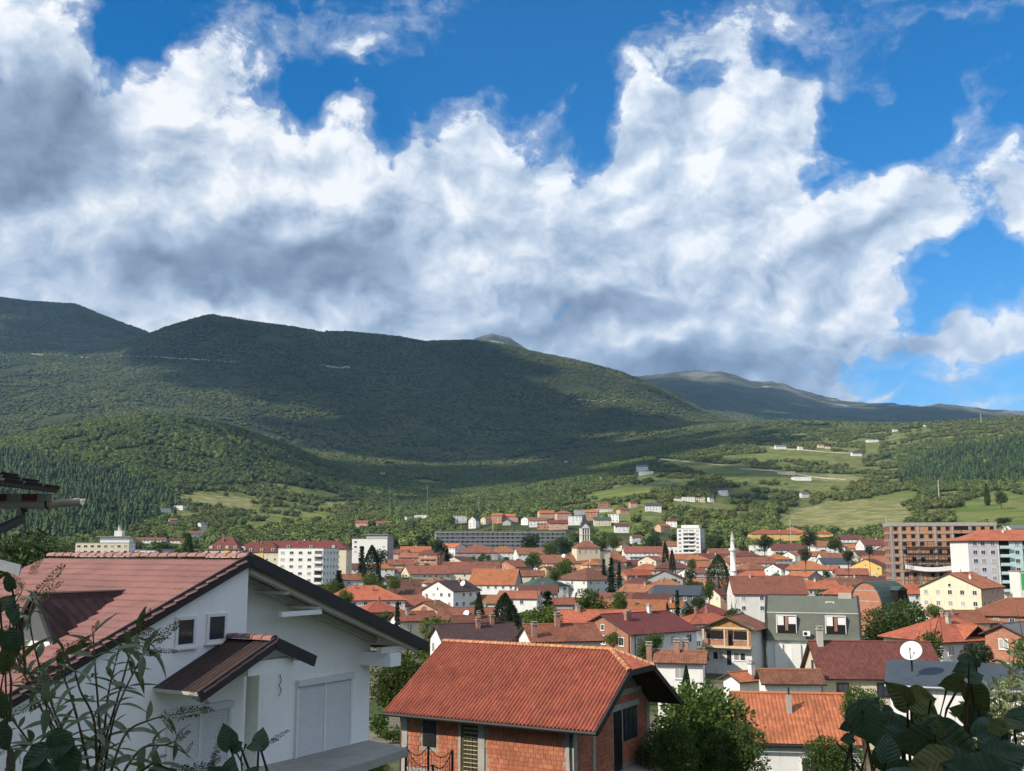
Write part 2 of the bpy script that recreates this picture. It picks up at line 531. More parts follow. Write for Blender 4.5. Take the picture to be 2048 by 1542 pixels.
def terrain_z(az, r):
    """ground height for equal-length arrays of azimuth and distance"""
    az, r = np.asarray(az, float).ravel(), np.asarray(r, float).ravel()
    Z = ctrl(az)
    h = np.diff(RC)
    dl = np.diff(Z, axis=1) / h
    m = np.zeros_like(Z)
    a, b = dl[:, :-1], dl[:, 1:]
    w1 = 2 * h[1:] + h[:-1]; w2 = h[1:] + 2 * h[:-1]
    with np.errstate(divide='ignore', invalid='ignore'):
        hm = (w1 + w2) / (w1 / a + w2 / b)
    m[:, 1:-1] = np.where(a * b > 0, hm, 0)
    m[:, 0], m[:, -1] = dl[:, 0], dl[:, -1]
    k = np.clip(np.searchsorted(RC, r, side='right') - 1, 0, len(RC) - 2)
    i = np.arange(len(r))
    t = np.clip((r - RC[k]) / h[k], 0, 1)
    z = ((2 * t ** 3 - 3 * t ** 2 + 1) * Z[i, k] + (t ** 3 - 2 * t ** 2 + t) * h[k] * m[i, k]
         + (-2 * t ** 3 + 3 * t ** 2) * Z[i, k + 1] + (t ** 3 - t ** 2) * h[k] * m[i, k + 1])
    x, y = r * np.sin(az), r * np.cos(az)
    far = np.clip((r - 950) / 1200, 0, 1)
    far2 = np.clip((r - 3100) / 1600, 0, 1)
    rock = np.clip((r - 8100) / 1200, 0, 1)
    z = z + far * 10 * (fbm(x / 260, y / 260, 4, 3) - 0.5)
    z = z + far2 * 70 * (fbm(x / 700 + 3, y / 1500, 4, 11, 0.5, True) - 0.72) * np.clip((5600 - r) / 900, 0.15, 1) * (1 - rock)
    z = z + rock * 130 * (fbm(x / 900, y / 1600, 5, 23, 0.55, True) - 0.75)
    z = z + np.clip((r - 40) / 200, 0, 1) * (1 - far) * 1.2 * (fbm(x / 40, y / 40, 3, 31) - 0.5)
    return z + CAM.z


def ground(x, y):
    return float(terrain_z([math.atan2(x, y)], [math.hypot(x, y)])[0])


def on_ground(px, py, rmin=400, rmax=12000, lift=0.0):
    """the nearest ground point seen at a pixel beyond rmin"""
    d = ray(px, py)
    az, el = math.atan2(d.x, d.y), d.z / math.hypot(d.x, d.y)
    rr = np.geomspace(rmin, rmax, 900)
    zz = terrain_z(np.full_like(rr, az), rr) + lift
    hit = np.nonzero(zz - CAM.z > el * rr)[0]
    r = rr[hit[0]] if len(hit) else rmax
    return Vector((r * math.sin(az), r * math.cos(az), float(terrain_z([az], [r])[0])))


# --- cover classes, as areas of the land (seen here through their place in the photograph)
def inpoly(px, py, poly):
    c = np.zeros(px.shape, bool)
    n = len(poly)
    for i in range(n):
        x0, y0 = poly[i]; x1, y1 = poly[(i + 1) % n]
        if y0 == y1: continue
        c ^= ((y0 > py) != (y1 > py)) & (px < (x1 - x0) * (py - y0) / (y1 - y0) + x0)
    return c


MEADOW = [
    [(1560, 1062), (1590, 1018), (1650, 1003), (1730, 1000), (1800, 1004), (1828, 1030), (1800, 1062), (1690, 1066)],
    [(1735, 1004), (1745, 992), (1800, 982), (1836, 984), (1830, 1008), (1770, 1012)],
    [(1900, 1040), (1925, 1004), (1990, 990), (2090, 992), (2090, 1050), (1960, 1056)],
    [(1965, 1060), (1975, 1048), (2090, 1030), (2090, 1075)],
    [(1610, 960), (1640, 948), (1700, 950), (1760, 962), (1700, 968)],
    [(555, 978), (600, 972), (660, 986), (690, 998), (640, 998)],
    [(800, 962), (860, 958), (900, 968), (860, 976)],
    [(345, 992), (420, 985), (520, 1000), (500, 1018), (380, 1012)],
    [(590, 1030), (640, 1022), (680, 1034), (620, 1042)],
    [(640, 1005), (700, 1003), (720, 1010), (660, 1013)],
    [(1440, 912), (1520, 906), (1640, 910), (1680, 918), (1560, 924), (1450, 924)],
    [(1180, 985), (1260, 968), (1330, 975), (1260, 1000), (1190, 1000)],
    [(1190, 1052), (1260, 1048), (1290, 1062), (1200, 1068)],
    [(1380, 940), (1480, 936), (1500, 948), (1400, 952)],
]
SCRUB = [[(330, 985), (560, 965), (720, 1000), (760, 1030), (640, 1060), (420, 1070), (340, 1040)],
         [(1180, 1010), (1250, 960), (1420, 945), (1520, 990), (1560, 1050), (1400, 1060), (1250, 1050)],
         [(1480, 880), (1600, 858), (1800, 862), (1830, 905), (1600, 925), (1450, 905)],
         [(1560, 1070), (1560, 1000), (1840, 980), (1840, 1070)],
         [(1830, 1070), (1870, 985), (2100, 975), (2100, 1075)],
         [(1620, 968), (1600, 930), (1780, 925), (1800, 962)],
         [(1100, 1020), (1230, 945), (1460, 900), (1700, 905), (1830, 930), (1820, 985), (1580, 1010), (1320, 1062)],
         [(1780, 900), (1800, 856), (1950, 842), (2100, 838), (2100, 885), (1950, 880), (1850, 900)]]
CONIFER = [[(-80, 1100), (-80, 905), (60, 915), (170, 935), (270, 960), (330, 1000), (330, 1040), (260, 1080), (120, 1096)],
           [(1800, 962), (1830, 925), (1900, 895), (2000, 885), (2120, 880), (2120, 975), (1950, 972), (1850, 968)]]


def proj_np(x, y, z):
    zz = z - CAM.z
    dep = np.maximum(y * CP + zz * SP, 1e-3)
    up = -y * SP + zz * CP
    return W_PX / 2 + F_PX * x / dep, H_PX / 2 - F_PX * up / dep


def cover_masks(x, y, z, r):
    """the outlines wander by a few metres, as hedges and field edges do"""
    px, py = proj_np(x, y, z)
    qx = px + 26 * (fbm(x / 60, y / 60, 3, 51) - 0.5); qy = py + 9 * (fbm(x / 50 + 9, y / 50, 3, 52) - 0.5)
    okr = (r > 830) & (r < 3650)
    mead = np.zeros(x.shape, bool); scrub = mead.copy(); con = mead.copy()
    for p in MEADOW: mead |= inpoly(qx, qy, p)
    for p in SCRUB: scrub |= inpoly(qx, qy, p)
    rx = px + 90 * (fbm(x / 110, y / 110, 4, 57) - 0.5); ry = py + 34 * (fbm(x / 90, y / 90, 4, 58) - 0.5)
    for p in CONIFER: con |= inpoly(rx, ry, p)
    return mead & okr, scrub & okr & ~mead, con & okr & ~mead, px, py


def build_terrain():
    az_f = np.radians(np.arange(-30, 30.001, 0.1))
    az_c = np.radians(np.concatenate([np.arange(-180, -30, 3.0), np.arange(33, 180, 3.0)]))
    az = np.sort(np.concatenate([az_f, az_c]))
    rr = np.concatenate([[0.6], np.geomspace(1.5, 600, 130), np.geomspace(610, 18000, 340)])
    A, R = np.meshgrid(az, rr)
    z = terrain_z(A, R).reshape(A.shape)
    x, y = R * np.sin(A), R * np.cos(A)
    na, nr = len(az), len(rr)
    v = np.stack([x, y, z], -1).reshape(-1, 3)
    idx = np.arange(nr * na).reshape(nr, na)
    a = idx[:-1, :]; b = np.roll(idx, -1, 1)[:-1, :]; c = np.roll(idx, -1, 1)[1:, :]; d = idx[1:, :]
    f = np.stack([a, d, c, b], -1).reshape(-1, 4)
    me = bpy.data.meshes.new('ground')
    me.vertices.add(len(v)); me.vertices.foreach_set('co', v.ravel())
    me.loops.add(f.size); me.loops.foreach_set('vertex_index', f.ravel())
    me.polygons.add(len(f)); me.polygons.foreach_set('loop_start', np.arange(0, f.size, 4)); me.polygons.foreach_set('loop_total', np.full(len(f), 4))
    me.polygons.foreach_set('use_smooth', np.ones(len(f), bool))
    me.update(calc_edges=True)
    mead, scrub, con, px, py = cover_masks(x.ravel(), y.ravel(), z.ravel(), R.ravel())
    cls = np.zeros((len(v), 4), np.float32)
    cls[:, 0] = mead; cls[:, 1] = scrub
    cls[:, 2] = np.clip((R.ravel() - 8400) / 900, 0, 1)
    straw = np.zeros(len(v), bool)
    for p in (MEADOW[0], MEADOW[4], MEADOW[7], MEADOW[9]): straw |= inpoly(px, py, p)
    cls[:, 3] = straw
    at_ = me.color_attributes.new('cover', 'FLOAT_COLOR', 'POINT')
    at_.data.foreach_set('color', cls.ravel())
    me.materials.append(mat_ground())
    o = link('ground', me)
    tag(o, 'grassy valley floor rising into forested mountain slopes', 'ground', kind='structure')
    return o


def mat_ground():
    m, N, b = new_mat('ground')
    geo = N.n('ShaderNodeNewGeometry')
    P = geo.outputs['Position']
    at_ = N.n('ShaderNodeAttribute', attribute_name='cover')
    sep = N.n('ShaderNodeSeparateColor')
    N.t.links.new(at_.outputs['Color'], sep.inputs[0])
    n1 = N.noise(P, 0.006, 6, 0.6); n2 = N.noise(P, 0.045, 5, 0.65); n3 = N.noise(P, 0.35, 4, 0.6)
    f = N.math('ADD', N.math('MULTIPLY', n1, 0.45), N.math('ADD', N.math('MULTIPLY', n2, 0.35), N.math('MULTIPLY', n3, 0.2)))
    wood = N.mix(N.smooth(f, 0.38, 0.62), (0.022, 0.034, 0.012), (0.058, 0.072, 0.024))
    straw = N.mix(N.smooth(N.noise(P, 0.02, 5, 0.6), 0.42, 0.60), (0.19, 0.20, 0.06), (0.10, 0.155, 0.030))
    straw = N.mix(N.math('MULTIPLY', at_.outputs['Alpha'], 0.85), straw, N.mix(N.smooth(n2, 0.4, 0.62), (0.17, 0.165, 0.07), (0.33, 0.30, 0.13)))
    mead = N.mix(N.smooth(n3, 0.35, 0.65), N.mix(0.4, straw, (0.07, 0.09, 0.025)), straw)
    scr = N.mix(N.smooth(n2, 0.40, 0.6), (0.085, 0.115, 0.028), (0.175, 0.180, 0.060))
    rockc = N.mix(N.smooth(N.noise(P, 0.0035, 7, 0.65), 0.45, 0.62), (0.050, 0.058, 0.035), (0.15, 0.145, 0.12))
    scree = N.smooth(N.noise(P, 0.002, 5, 0.55), 0.60, 0.66)
    rockc = N.mix(scree, rockc, (0.34, 0.32, 0.28))
    yard = N.mix(N.smooth(N.noise(P, 0.06, 4, 0.6), 0.46, 0.54), (0.055, 0.075, 0.025), (0.17, 0.15, 0.12))
    yard = N.mix(N.smooth(n3, 0.35, 0.7), yard, N.mix(0.5, yard, (0.09, 0.10, 0.045)))
    dist = N.n('ShaderNodeVectorMath', operation='LENGTH'); N.t.links.new(P, dist.inputs[0])
    intown = N.math('MULTIPLY', N.smooth(dist.outputs['Value'], 60, 90), N.smooth(dist.outputs['Value'], 800, 1000, 1.0, 0.0))
    wood = N.mix(intown, wood, yard)
    col = N.mix(sep.outputs[1], wood, scr)
    col = N.mix(sep.outputs[0], col, mead)
    col = N.mix(sep.outputs[2], col, rockc)
    N.put(b, 'Base Color', col)
    b.inputs['Roughness'].default_value = 0.95
    b.inputs['Specular IOR Level'].default_value = 0.1
    bp = N.n('ShaderNodeBump'); bp.inputs['Strength'].default_value = 0.9; bp.inputs['Distance'].default_value = 6.0
    N.put(bp, 'Height', N.math('ADD', n2, N.math('MULTIPLY', n1, 2.0)))
    N.t.links.new(bp.outputs[0], b.inputs['Normal'])
    return m


GROUND = build_terrain()


# ------------------------------------------------------------------ the woods on the slopes: a mass nobody could count
def mat_foliage(name, dark, light, hue=0.03, val=0.35, trans=0.0, rough=0.75, leafnoise=2.5, stands=0.0):
    if name in MATS: return MATS[name]
    m, N, b = new_mat(name)
    oi = N.n('ShaderNodeObjectInfo').outputs['Random']
    geo = N.n('ShaderNodeNewGeometry')
    rnd = geo.outputs['Random Per Island']
    tc = N.n('ShaderNodeTexCoord').outputs['Object']
    n = N.noise(tc, leafnoise, 3, 0.6)
    f = N.math('MULTIPLY_ADD', rnd, 0.6, N.math('MULTIPLY', n, 0.5))
    col = N.mix(N.smooth(f, 0.2, 0.85), dark, light)
    col = hsv_var(N, col, hue, val, oi)
    if stands:      # stands of different species over the slope
        P = geo.outputs['Position']
        k1 = N.smooth(N.noise(P, 0.0035, 5, 0.6), 0.38, 0.62); k2 = N.smooth(N.noise(P, 0.012, 4, 0.6), 0.52, 0.66)
        col = N.mix(N.math('MULTIPLY', k1, stands), col, N.mix(0.6, col, (0.022, 0.050, 0.022)))
        col = N.mix(N.math('MULTIPLY', k2, stands * 0.55), col, (0.165, 0.150, 0.052))
    N.put(b, 'Base Color', col)
    b.inputs['Roughness'].default_value = rough
    b.inputs['Specular IOR Level'].default_value = 0.25
    if trans:
        tr = N.n('ShaderNodeBsdfTranslucent')
        N.t.links.new(N.mix(0.5, col, (0.25, 0.32, 0.04)), tr.inputs[0])
        mx = N.n('ShaderNodeMixShader'); mx.inputs[0].default_value = trans
        N.t.links.new(b.outputs[0], mx.inputs[1]); N.t.links.new(tr.outputs[0], mx.inputs[2])
        out = [k for k in N.t.nodes if k.type == 'OUTPUT_MATERIAL'][0]
        N.t.links.new(mx.outputs[0], out.inputs[0])
    MATS[name] = m
    return m


def clump_mesh(name, seed, n, leaf, mat, core=True):
    """a far broadleaf crown: bunches of leaf faces round a rough core, one unit across, foot at z=0"""
    rng = random.Random(seed)
    mb = MB()
    lob = [(Vector((0, 0, .45)), .36)]
    for i in range(8):
        a = rng.uniform(0, 6.283); h = rng.uniform(-.5, 1)
        q = math.sqrt(1 - h * h) * .26
        lob.append((Vector((math.cos(a) * q, math.sin(a) * q, .48 + h * .26)), rng.uniform(.15, .25)))
    tot = sum(r * r for c, r in lob)
    for c, r in lob:
        for _ in range(int(n * r * r / tot)):
            v = Vector((rng.gauss(0, 1), rng.gauss(0, 1), rng.gauss(.25, 1))).normalized()
            p = c + v * r * rng.uniform(.75, 1.12)
            d = (v + Vector((rng.gauss(0, .7), rng.gauss(0, .7), rng.gauss(0, .7)))).normalized()
            e = v.cross(d)
            if e.length < .05: continue
            e.normalize(); f = e.cross(v).normalized()
            l = leaf * rng.uniform(.6, 1.3)
            tl = v * rng.uniform(-.3, .3) * l
            mb.face([p - e * l * .5, p - f * l * .4 + tl, p + e * l * .5, p + f * l * .4 - tl])
    bm = bmesh.new()
    bmesh.ops.create_icosphere(bm, subdivisions=1, radius=.34)
    mb.mesh([Vector((w.co.x, w.co.y, w.co.z * .95 + .44)) for w in bm.verts], [tuple(w.index for w in f.verts) for f in bm.faces])
    bm.free()
    me = mb.data(name)
    me.materials.append(mat)
    return me


def spire_mesh(name, seed, mat, tiers=6, n=9):
    """a spruce seen from far off: ragged whorls of drooping boughs"""
    rng = random.Random(seed)
    mb = MB()
    for t in range(tiers):
        z1 = 0.12 + 0.80 * t / tiers
        z2 = z1 + 0.95 / tiers + 0.10
        r = 0.21 * (1 - t / tiers) ** 0.8 + 0.025
        ring = []
        for k in range(n):
            a = 2 * math.pi * (k + rng.random() * 0.6) / n
            rr = r * rng.uniform(0.65, 1.2)
            ring.append(Vector((math.cos(a) * rr, math.sin(a) * rr, z1 + rng.uniform(-0.03, 0.03))))
        top = Vector((rng.uniform(-.01, .01), rng.uniform(-.01, .01), min(z2, 1.0)))
        for k in range(n):
            mb.face([ring[k], ring[(k + 1) % n], top])
    me = mb.data(name)
    me.materials.append(mat)
    return me


def scatter(name, label, pts, scl, rot, meshes):
    """one object whose points carry copies of a few tree meshes"""
    coll = bpy.data.collections.new(name + '_kinds')
    for i, me in enumerate(meshes):
        o = bpy.data.objects.new(name + '_kind', me)
        coll.objects.link(o)
    me = bpy.data.meshes.new(name)
    me.vertices.add(len(pts)); me.vertices.foreach_set('co', np.asarray(pts, np.float32).ravel())
    a = me.attributes.new('scl', 'FLOAT_VECTOR', 'POINT'); a.data.foreach_set('vector', np.asarray(scl, np.float32).ravel())
    a = me.attributes.new('rot', 'FLOAT', 'POINT'); a.data.foreach_set('value', np.asarray(rot, np.float32))
    a = me.attributes.new('pick', 'INT', 'POINT'); a.data.foreach_set('value', RNG.integers(0, len(meshes), len(pts)).astype(np.int32))
    o = link(name, me)
    g = bpy.data.node_groups.new(name, 'GeometryNodeTree')
    g.interface.new_socket('Geometry', in_out='INPUT', socket_type='NodeSocketGeometry')
    g.interface.new_socket('Geometry', in_out='OUTPUT', socket_type='NodeSocketGeometry')
    gi, go = g.nodes.new('NodeGroupInput'), g.nodes.new('NodeGroupOutput')
    ip = g.nodes.new('GeometryNodeInstanceOnPoints')
    ci = g.nodes.new('GeometryNodeCollectionInfo')
    ci.inputs[0].default_value = coll
    ci.inputs['Separate Children'].default_value = True
    ip.inputs['Pick Instance'].default_value = True

    def attr(nm, typ):
        n = g.nodes.new('GeometryNodeInputNamedAttribute'); n.data_type = typ; n.inputs[0].default_value = nm
        return n.outputs[0]
    cx = g.nodes.new('ShaderNodeCombineXYZ')
    L = g.links.new
    L(attr('rot', 'FLOAT'), cx.inputs[2])
    L(gi.outputs[0], ip.inputs['Points']); L(ci.outputs[0], ip.inputs['Instance'])
    L(attr('pick', 'INT'), ip.inputs['Instance Index']); L(cx.outputs[0], ip.inputs['Rotation'])
    L(attr('scl', 'FLOAT_VECTOR'), ip.inputs['Scale']); L(ip.outputs[0], go.inputs[0])
    md = o.modifiers.new('scatter', 'NODES'); md.node_group = g
    tag(o, label, 'woodland', kind='stuff')
    return o


def sample_sector(n, r0, r1, half=28.5):
    az = np.radians(RNG.uniform(-half, half, n))
    r = np.sqrt(RNG.uniform(r0 ** 2, r1 ** 2, n))
    z = terrain_z(az, r)
    return az, r, r * np.sin(az), r * np.cos(az), z


def visible(az, r, ztop):
    """drop what stands wholly behind nearer ground"""
    bins = np.radians(np.linspace(-30, 30, 500))
    rr = np.geomspace(400, 12000, 260)
    A, R = np.meshgrid(bins, rr, indexing='ij')
    el = ((terrain_z(A, R).reshape(A.shape) - CAM.z) / R)
    sk = np.maximum.accumulate(el, axis=1)
    i = np.clip(np.searchsorted(bins, az), 0, len(bins) - 1)
    j = np.clip(np.searchsorted(rr, r) - 2, 0, len(rr) - 1)
    return (ztop - CAM.z) / r > sk[i, j] - 0.001


CLEAR = []      # (px, half width px, distance) of buildings to keep in the open


def clear_of_houses(px, r):
    k = np.ones(px.shape, bool)
    for hp, hw, hr in CLEAR:
        k &= ~((np.abs(px - hp) < hw) & (r > hr * 0.88) & (r < hr + 14))
    return k


def build_woods():
    leaf_far = mat_foliage('wood_far', (0.100, 0.132, 0.038), (0.175, 0.198, 0.058), 0.018, 0.18, stands=0.7)
    leaf_mid = mat_foliage('wood_mid', (0.062, 0.100, 0.024), (0.175, 0.220, 0.054), 0.03, 0.4, stands=0.6)
    con_m = mat_foliage('wood_conifer', (0.016, 0.036, 0.012), (0.052, 0.088, 0.028), 0.02, 0.4)
    scr_m = mat_foliage('wood_scrub', (0.065, 0.090, 0.022), (0.165, 0.190, 0.055), 0.03, 0.4)
    # high slopes
    az, r, x, y, z = sample_sector(170000, 3300, 8100)
    k = visible(az, r, z + 14) & (fbm(x / 120, y / 120, 4, 71) > 0.345)
    x, y, z, r = x[k], y[k], z[k], r[k]
    s = RNG.uniform(8, 16, len(x)) * (0.8 + 0.5 * fbm(x / 300, y / 300, 2, 5))
    scatter('mountain_forest', 'dense green forest covering the high mountain slopes', np.stack([x, y, z - 1.5], -1),
            np.stack([s * 1.25, s * 1.25, s * 0.85], -1), RNG.uniform(0, 6.3, len(x)), [clump_mesh('far_crown', 60 + i, 110, .20, leaf_far) for i in range(4)])
    # middle slopes
    az, r, x, y, z = sample_sector(135000, 860, 3380)
    mead, scrub, con, px, py = cover_masks(x, y, z, r)
    vis = visible(az, r, z + 12)
    town = (r < 1350) & (px > 660) & (px < 1420) & (py > 1010) & (RNG.random(len(x)) < 0.5)
    clump = fbm(x / 45, y / 45, 3, 77)
    free = clear_of_houses(px, r)
    bl = vis & free & ~mead & ~scrub & ~(con & (RNG.random(len(x)) < 0.8)) & ~town & (clump > 0.33)
    xs, ys, zs = x[bl], y[bl], z[bl]
    s = RNG.uniform(6, 13, len(xs)) * (0.7 + 0.6 * fbm(xs / 90, ys / 90, 2, 8))
    scatter('hillside_wood', 'leafy deciduous wood on the rounded foothill and lower slopes', np.stack([xs, ys, zs - 0.8], -1),
            np.stack([s * 1.1, s * 1.1, s * 1.05], -1), RNG.uniform(0, 6.3, len(xs)), [clump_mesh('mid_crown', 10 + i, 330, .125, leaf_mid) for i in range(6)])
    sc = vis & free & scrub & (clump > 0.52) & (RNG.random(len(x)) < 0.85)
    xs, ys, zs = x[sc], y[sc], z[sc]
    s = RNG.uniform(3, 10, len(xs))
    scatter('hillside_scrub', 'scattered bushes and hedges between the hillside meadows', np.stack([xs, ys, zs - 0.4], -1),
            np.stack([s * 1.25, s * 1.25, s], -1), RNG.uniform(0, 6.3, len(xs)), [clump_mesh('bush_crown', 20 + i, 240, .14, scr_m) for i in range(4)])
    az, r, x, y, z = sample_sector(60000, 860, 3380)
    mead, scrub, con, px, py = cover_masks(x, y, z, r)
    con &= visible(az, r, z + 16) & clear_of_houses(px, r)
    xs, ys, zs = x[con], y[con], z[con]
    keep = fbm(xs / 35, ys / 35, 3, 79) > .36
    xs, ys, zs = xs[keep], ys[keep], zs[keep]
    s = RNG.uniform(8, 25, len(xs)) * (.8 + .4 * fbm(xs / 70, ys / 70, 2, 15))
    scatter('conifer_wood', 'dark pointed conifer plantation on the lower slopes', np.stack([xs, ys, zs - 1], -1),
            np.stack([s * 1.0, s * 1.0, s], -1) * RNG.uniform([.8, .8, .85], [1.35, 1.35, 1.1], (len(xs), 3)), RNG.uniform(0, 6.3, len(xs)), [spire_mesh('spire', 30 + i, con_m, 5 + i % 3, 8 + i % 4) for i in range(6)])




# ------------------------------------------------------------------ unseen clouds added to cast shade on the slopes (out of the picture, to the left)
def build_shade_clouds():
    m, N, b = new_mat('cloud')
    b.inputs['Base Color'].default_value = (0.85, 0.86, 0.88, 1)
    b.inputs['Roughness'].default_value = 1.0
    b.inputs['Specular IOR Level'].default_value = 0.0
    ALT = 5200.0
    rng = random.Random(5)
    for (px, py, wpx, hpx) in SHADE:
        p = on_ground(px, py)
        q = on_ground(px, max(py - hpx, 560)); q2 = on_ground(px, py + hpx)
        half_w = wpx * p.length / F_PX
        half_d = max(120.0, min(1200.0, 0.5 * (q.xy - q2.xy).length))
        c = p + SUN_DIR * ((ALT - p.z) / SUN_DIR.z)
        mb = MB()
        for k in range(46):
            a = rng.uniform(0, 2 * math.pi); t = math.sqrt(rng.random())
            dx, dy = math.cos(a) * half_w * t, math.sin(a) * half_d * t
            rr = rng.uniform(0.16, 0.34) * min(half_w, half_d) * (1.25 - 0.7 * t)
            bm = bmesh.new()
            bmesh.ops.create_icosphere(bm, subdivisions=2, radius=rr)
            vs = [Vector((v.co.x * 1.3, v.co.y * 1.3, v.co.z * 0.8)) + Vector((dx, dy, rng.uniform(0, 40))) for v in bm.verts]
            for i, v in enumerate(vs):
                vs[i] = v * 1.0 + Vector((1, 1, 0.5)) * (mnoise.noise(v / 90.0) * 0.35 * rr)
            mb.mesh(vs, [tuple(v.index for v in f.verts) for f in bm.faces], m)
            bm.free()
        o = mb.build('shade_cloud', None, True, loc=c)
        tag(o, kind='structure')


# where their shadows lie on the land
SHADE = [
    (560, 660, 330, 40), (760, 690, 230, 26), (420, 700, 190, 40), (110, 650, 230, 70), (560, 740, 300, 34), (780, 760, 180, 26),
    (640, 800, 260, 40), (880, 830, 260, 40), (1080, 830, 240, 32), (1250, 850, 190, 26), (1000, 890, 280, 40), (1250, 905, 190, 30), (760, 890, 200, 36),
    (1340, 800, 50, 14), (1420, 880, 120, 22), (700, 950, 160, 25), (900, 960, 220, 26), (560, 890, 60, 20), (1120, 950, 160, 24), (1350, 935, 170, 20), (1380, 975, 120, 16), (1480, 1000, 60, 16),
    (1450, 800, 160, 40), (1650, 830, 180, 20), (1850, 828, 180, 16), (1340, 770, 90, 20)]
build_shade_clouds()


# ------------------------------------------------------------------ pale roads cut into the slopes
ROADS = [([(-20, 703), (60, 708), (120, 711), (190, 717)], 10), ([(235, 712), (330, 716), (420, 722), (480, 727)], 8), ([(640, 733), (665, 736), (705, 737)], 12), ([(1150, 799), (1190, 803), (1240, 802)], 8),
         ([(1480, 938), (1540, 941), (1580, 946), (1640, 956), (1700, 960)], 7), ([(1540, 896), (1600, 900), (1660, 905), (1720, 908)], 6), ([(1320, 918), (1380, 924), (1440, 930), (1500, 932)], 5), ([(1300, 968), (1340, 962), (1370, 964)], 6), ([(1560, 1034), (1600, 1020), (1660, 1010)], 3)]


def build_roads():
    m = plain('road_gravel', (0.42, 0.39, 0.33), .95, .2, .05)
    for pts, w in ROADS:
        P = []
        for (a, b), (c, d) in zip(pts[:-1], pts[1:]):
            for k in range(8):
                t_ = k / 8; P.append(on_ground(a + (c - a) * t_, b + (d - b) * t_))
        mb = MB()
        q = [p + Vector((0, 0, .06 * w)) for p in P]
        for i in range(len(q) - 1):
            if (q[i + 1] - q[i]).length > 400: continue
            f = Vector((-q[i].x, -q[i].y, 0)).normalized(); g = Vector((-q[i + 1].x, -q[i + 1].y, 0)).normalized()
            mb.face([q[i] + f * w, q[i + 1] + g * w, q[i + 1] - g * w * .2, q[i] - f * w * .2], m)
            mb.face([q[i] + f * w * 1.3 - Vector((0, 0, w * .55)), q[i + 1] + g * w * 1.3 - Vector((0, 0, w * .55)), q[i + 1] + g * w, q[i] + f * w], m)
        if mb.f: tag(mb.build('road'), kind='structure')
        for p in P:
            r = p.xy.length; x, y = proj(p); CLEAR.append((x, 9, r + 6))


build_roads()

# ------------------------------------------------------------------ haze
def build_haze():
    m = bpy.data.materials.new('haze')
    m.use_nodes = True
    m.node_tree.nodes.clear()
    N = NT(m.node_tree)
    v = N.n('ShaderNodeVolumePrincipled')
    v.inputs['Color'].default_value = (0.33, 0.60, 1.0, 1)
    v.inputs['Density'].default_value = HAZE_DENSITY
    v.inputs['Anisotropy'].default_value = 0.0
    o = N.n('ShaderNodeOutputMaterial')
    N.t.links.new(v.outputs[0], o.inputs['Volume'])
    mb = MB()
    mb.box((-19000, -19000, -20), (19000, 19000, 2300))
    ob = mb.build('haze', None, mats=[m])
    tag(ob, 'thin blue haze filling the valley air', 'haze', kind='stuff')


HAZE_DENSITY = 3.0e-5
build_haze()

# ------------------------------------------------------------------ building materials
def mat_tiles(name, rgb, var=0.22, tw=0.26, th=0.36, relief=1.0, patch=0.35, rough=0.7, hue=0.012, spec=0.25, objv=0.12):
    """clay or concrete tiles: rows and rolls from the roof's own UV (metres along the eave, metres up the slope)"""
    if name in MATS: return MATS[name]
    m, N, b = new_mat(name)
    uv = N.n('ShaderNodeUVMap').outputs[0]
    sp = N.n('ShaderNodeSeparateXYZ'); N.t.links.new(uv, sp.inputs[0])
    u, v = N.math('DIVIDE', sp.outputs[0], tw), N.math('DIVIDE', sp.outputs[1], th)
    fu, fv = N.math('FRACT', u), N.math('FRACT', v)
    cid = N.n('ShaderNodeCombineXYZ'); N.put(cid, 0, N.math('FLOOR', u)); N.put(cid, 1, N.math('FLOOR', v))
    wn = N.n('ShaderNodeTexWhiteNoise', noise_dimensions='2D'); N.t.links.new(cid.outputs[0], wn.inputs['Vector'])
    rnd = wn.outputs['Value']
    oi = N.n('ShaderNodeObjectInfo').outputs['Random']
    tc = N.n('ShaderNodeTexCoord').outputs['Object']
    off = N.vmath('ADD', tc, N.vmath('SCALE', (31.0, 17.0, 9.0), scale=oi))
    big = N.noise(off, 0.35, 5, 0.62)
    lo = tuple(c * (1 - var) for c in rgb); hi = tuple(min(1, c * (1 + var)) for c in rgb)
    col = N.mix(rnd, lo, hi)
    dirt = N.smooth(big, 0.48, 0.70)
    col = N.mix(N.math('MULTIPLY', dirt, patch), col, (rgb[0] * 0.42, rgb[1] * 0.5, rgb[2] * 0.55))
    pale = N.smooth(N.noise(off, 1.1, 4, 0.6), 0.60, 0.78)
    col = N.mix(N.math('MULTIPLY', pale, patch * 0.6), col, (min(1, rgb[0] * 1.25 + .03), rgb[1] * 1.5 + .03, rgb[2] * 1.6 + .03))
    col = hsv_var(N, col, hue, objv, oi)
    N.put(b, 'Base Color', col)
    b.inputs['Roughness'].default_value = rough
    b.inputs['Specular IOR Level'].default_value = spec
    # relief: a round roll across, a step at each row
    roll = N.math('SINE', N.math('MULTIPLY', fu, math.pi))
    step = N.math('POWER', N.math('SUBTRACT', 1.0, fv), 1.5)
    hgt = N.math('ADD', N.math('MULTIPLY', roll, 0.6), N.math('MULTIPLY', step, 0.55))
    bp = N.n('ShaderNodeBump'); bp.inputs['Strength'].default_value = relief; bp.inputs['Distance'].default_value = 0.06
    N.put(bp, 'Height', hgt)
    N.t.links.new(bp.outputs[0], b.inputs['Normal'])
    MATS[name] = m
    return m


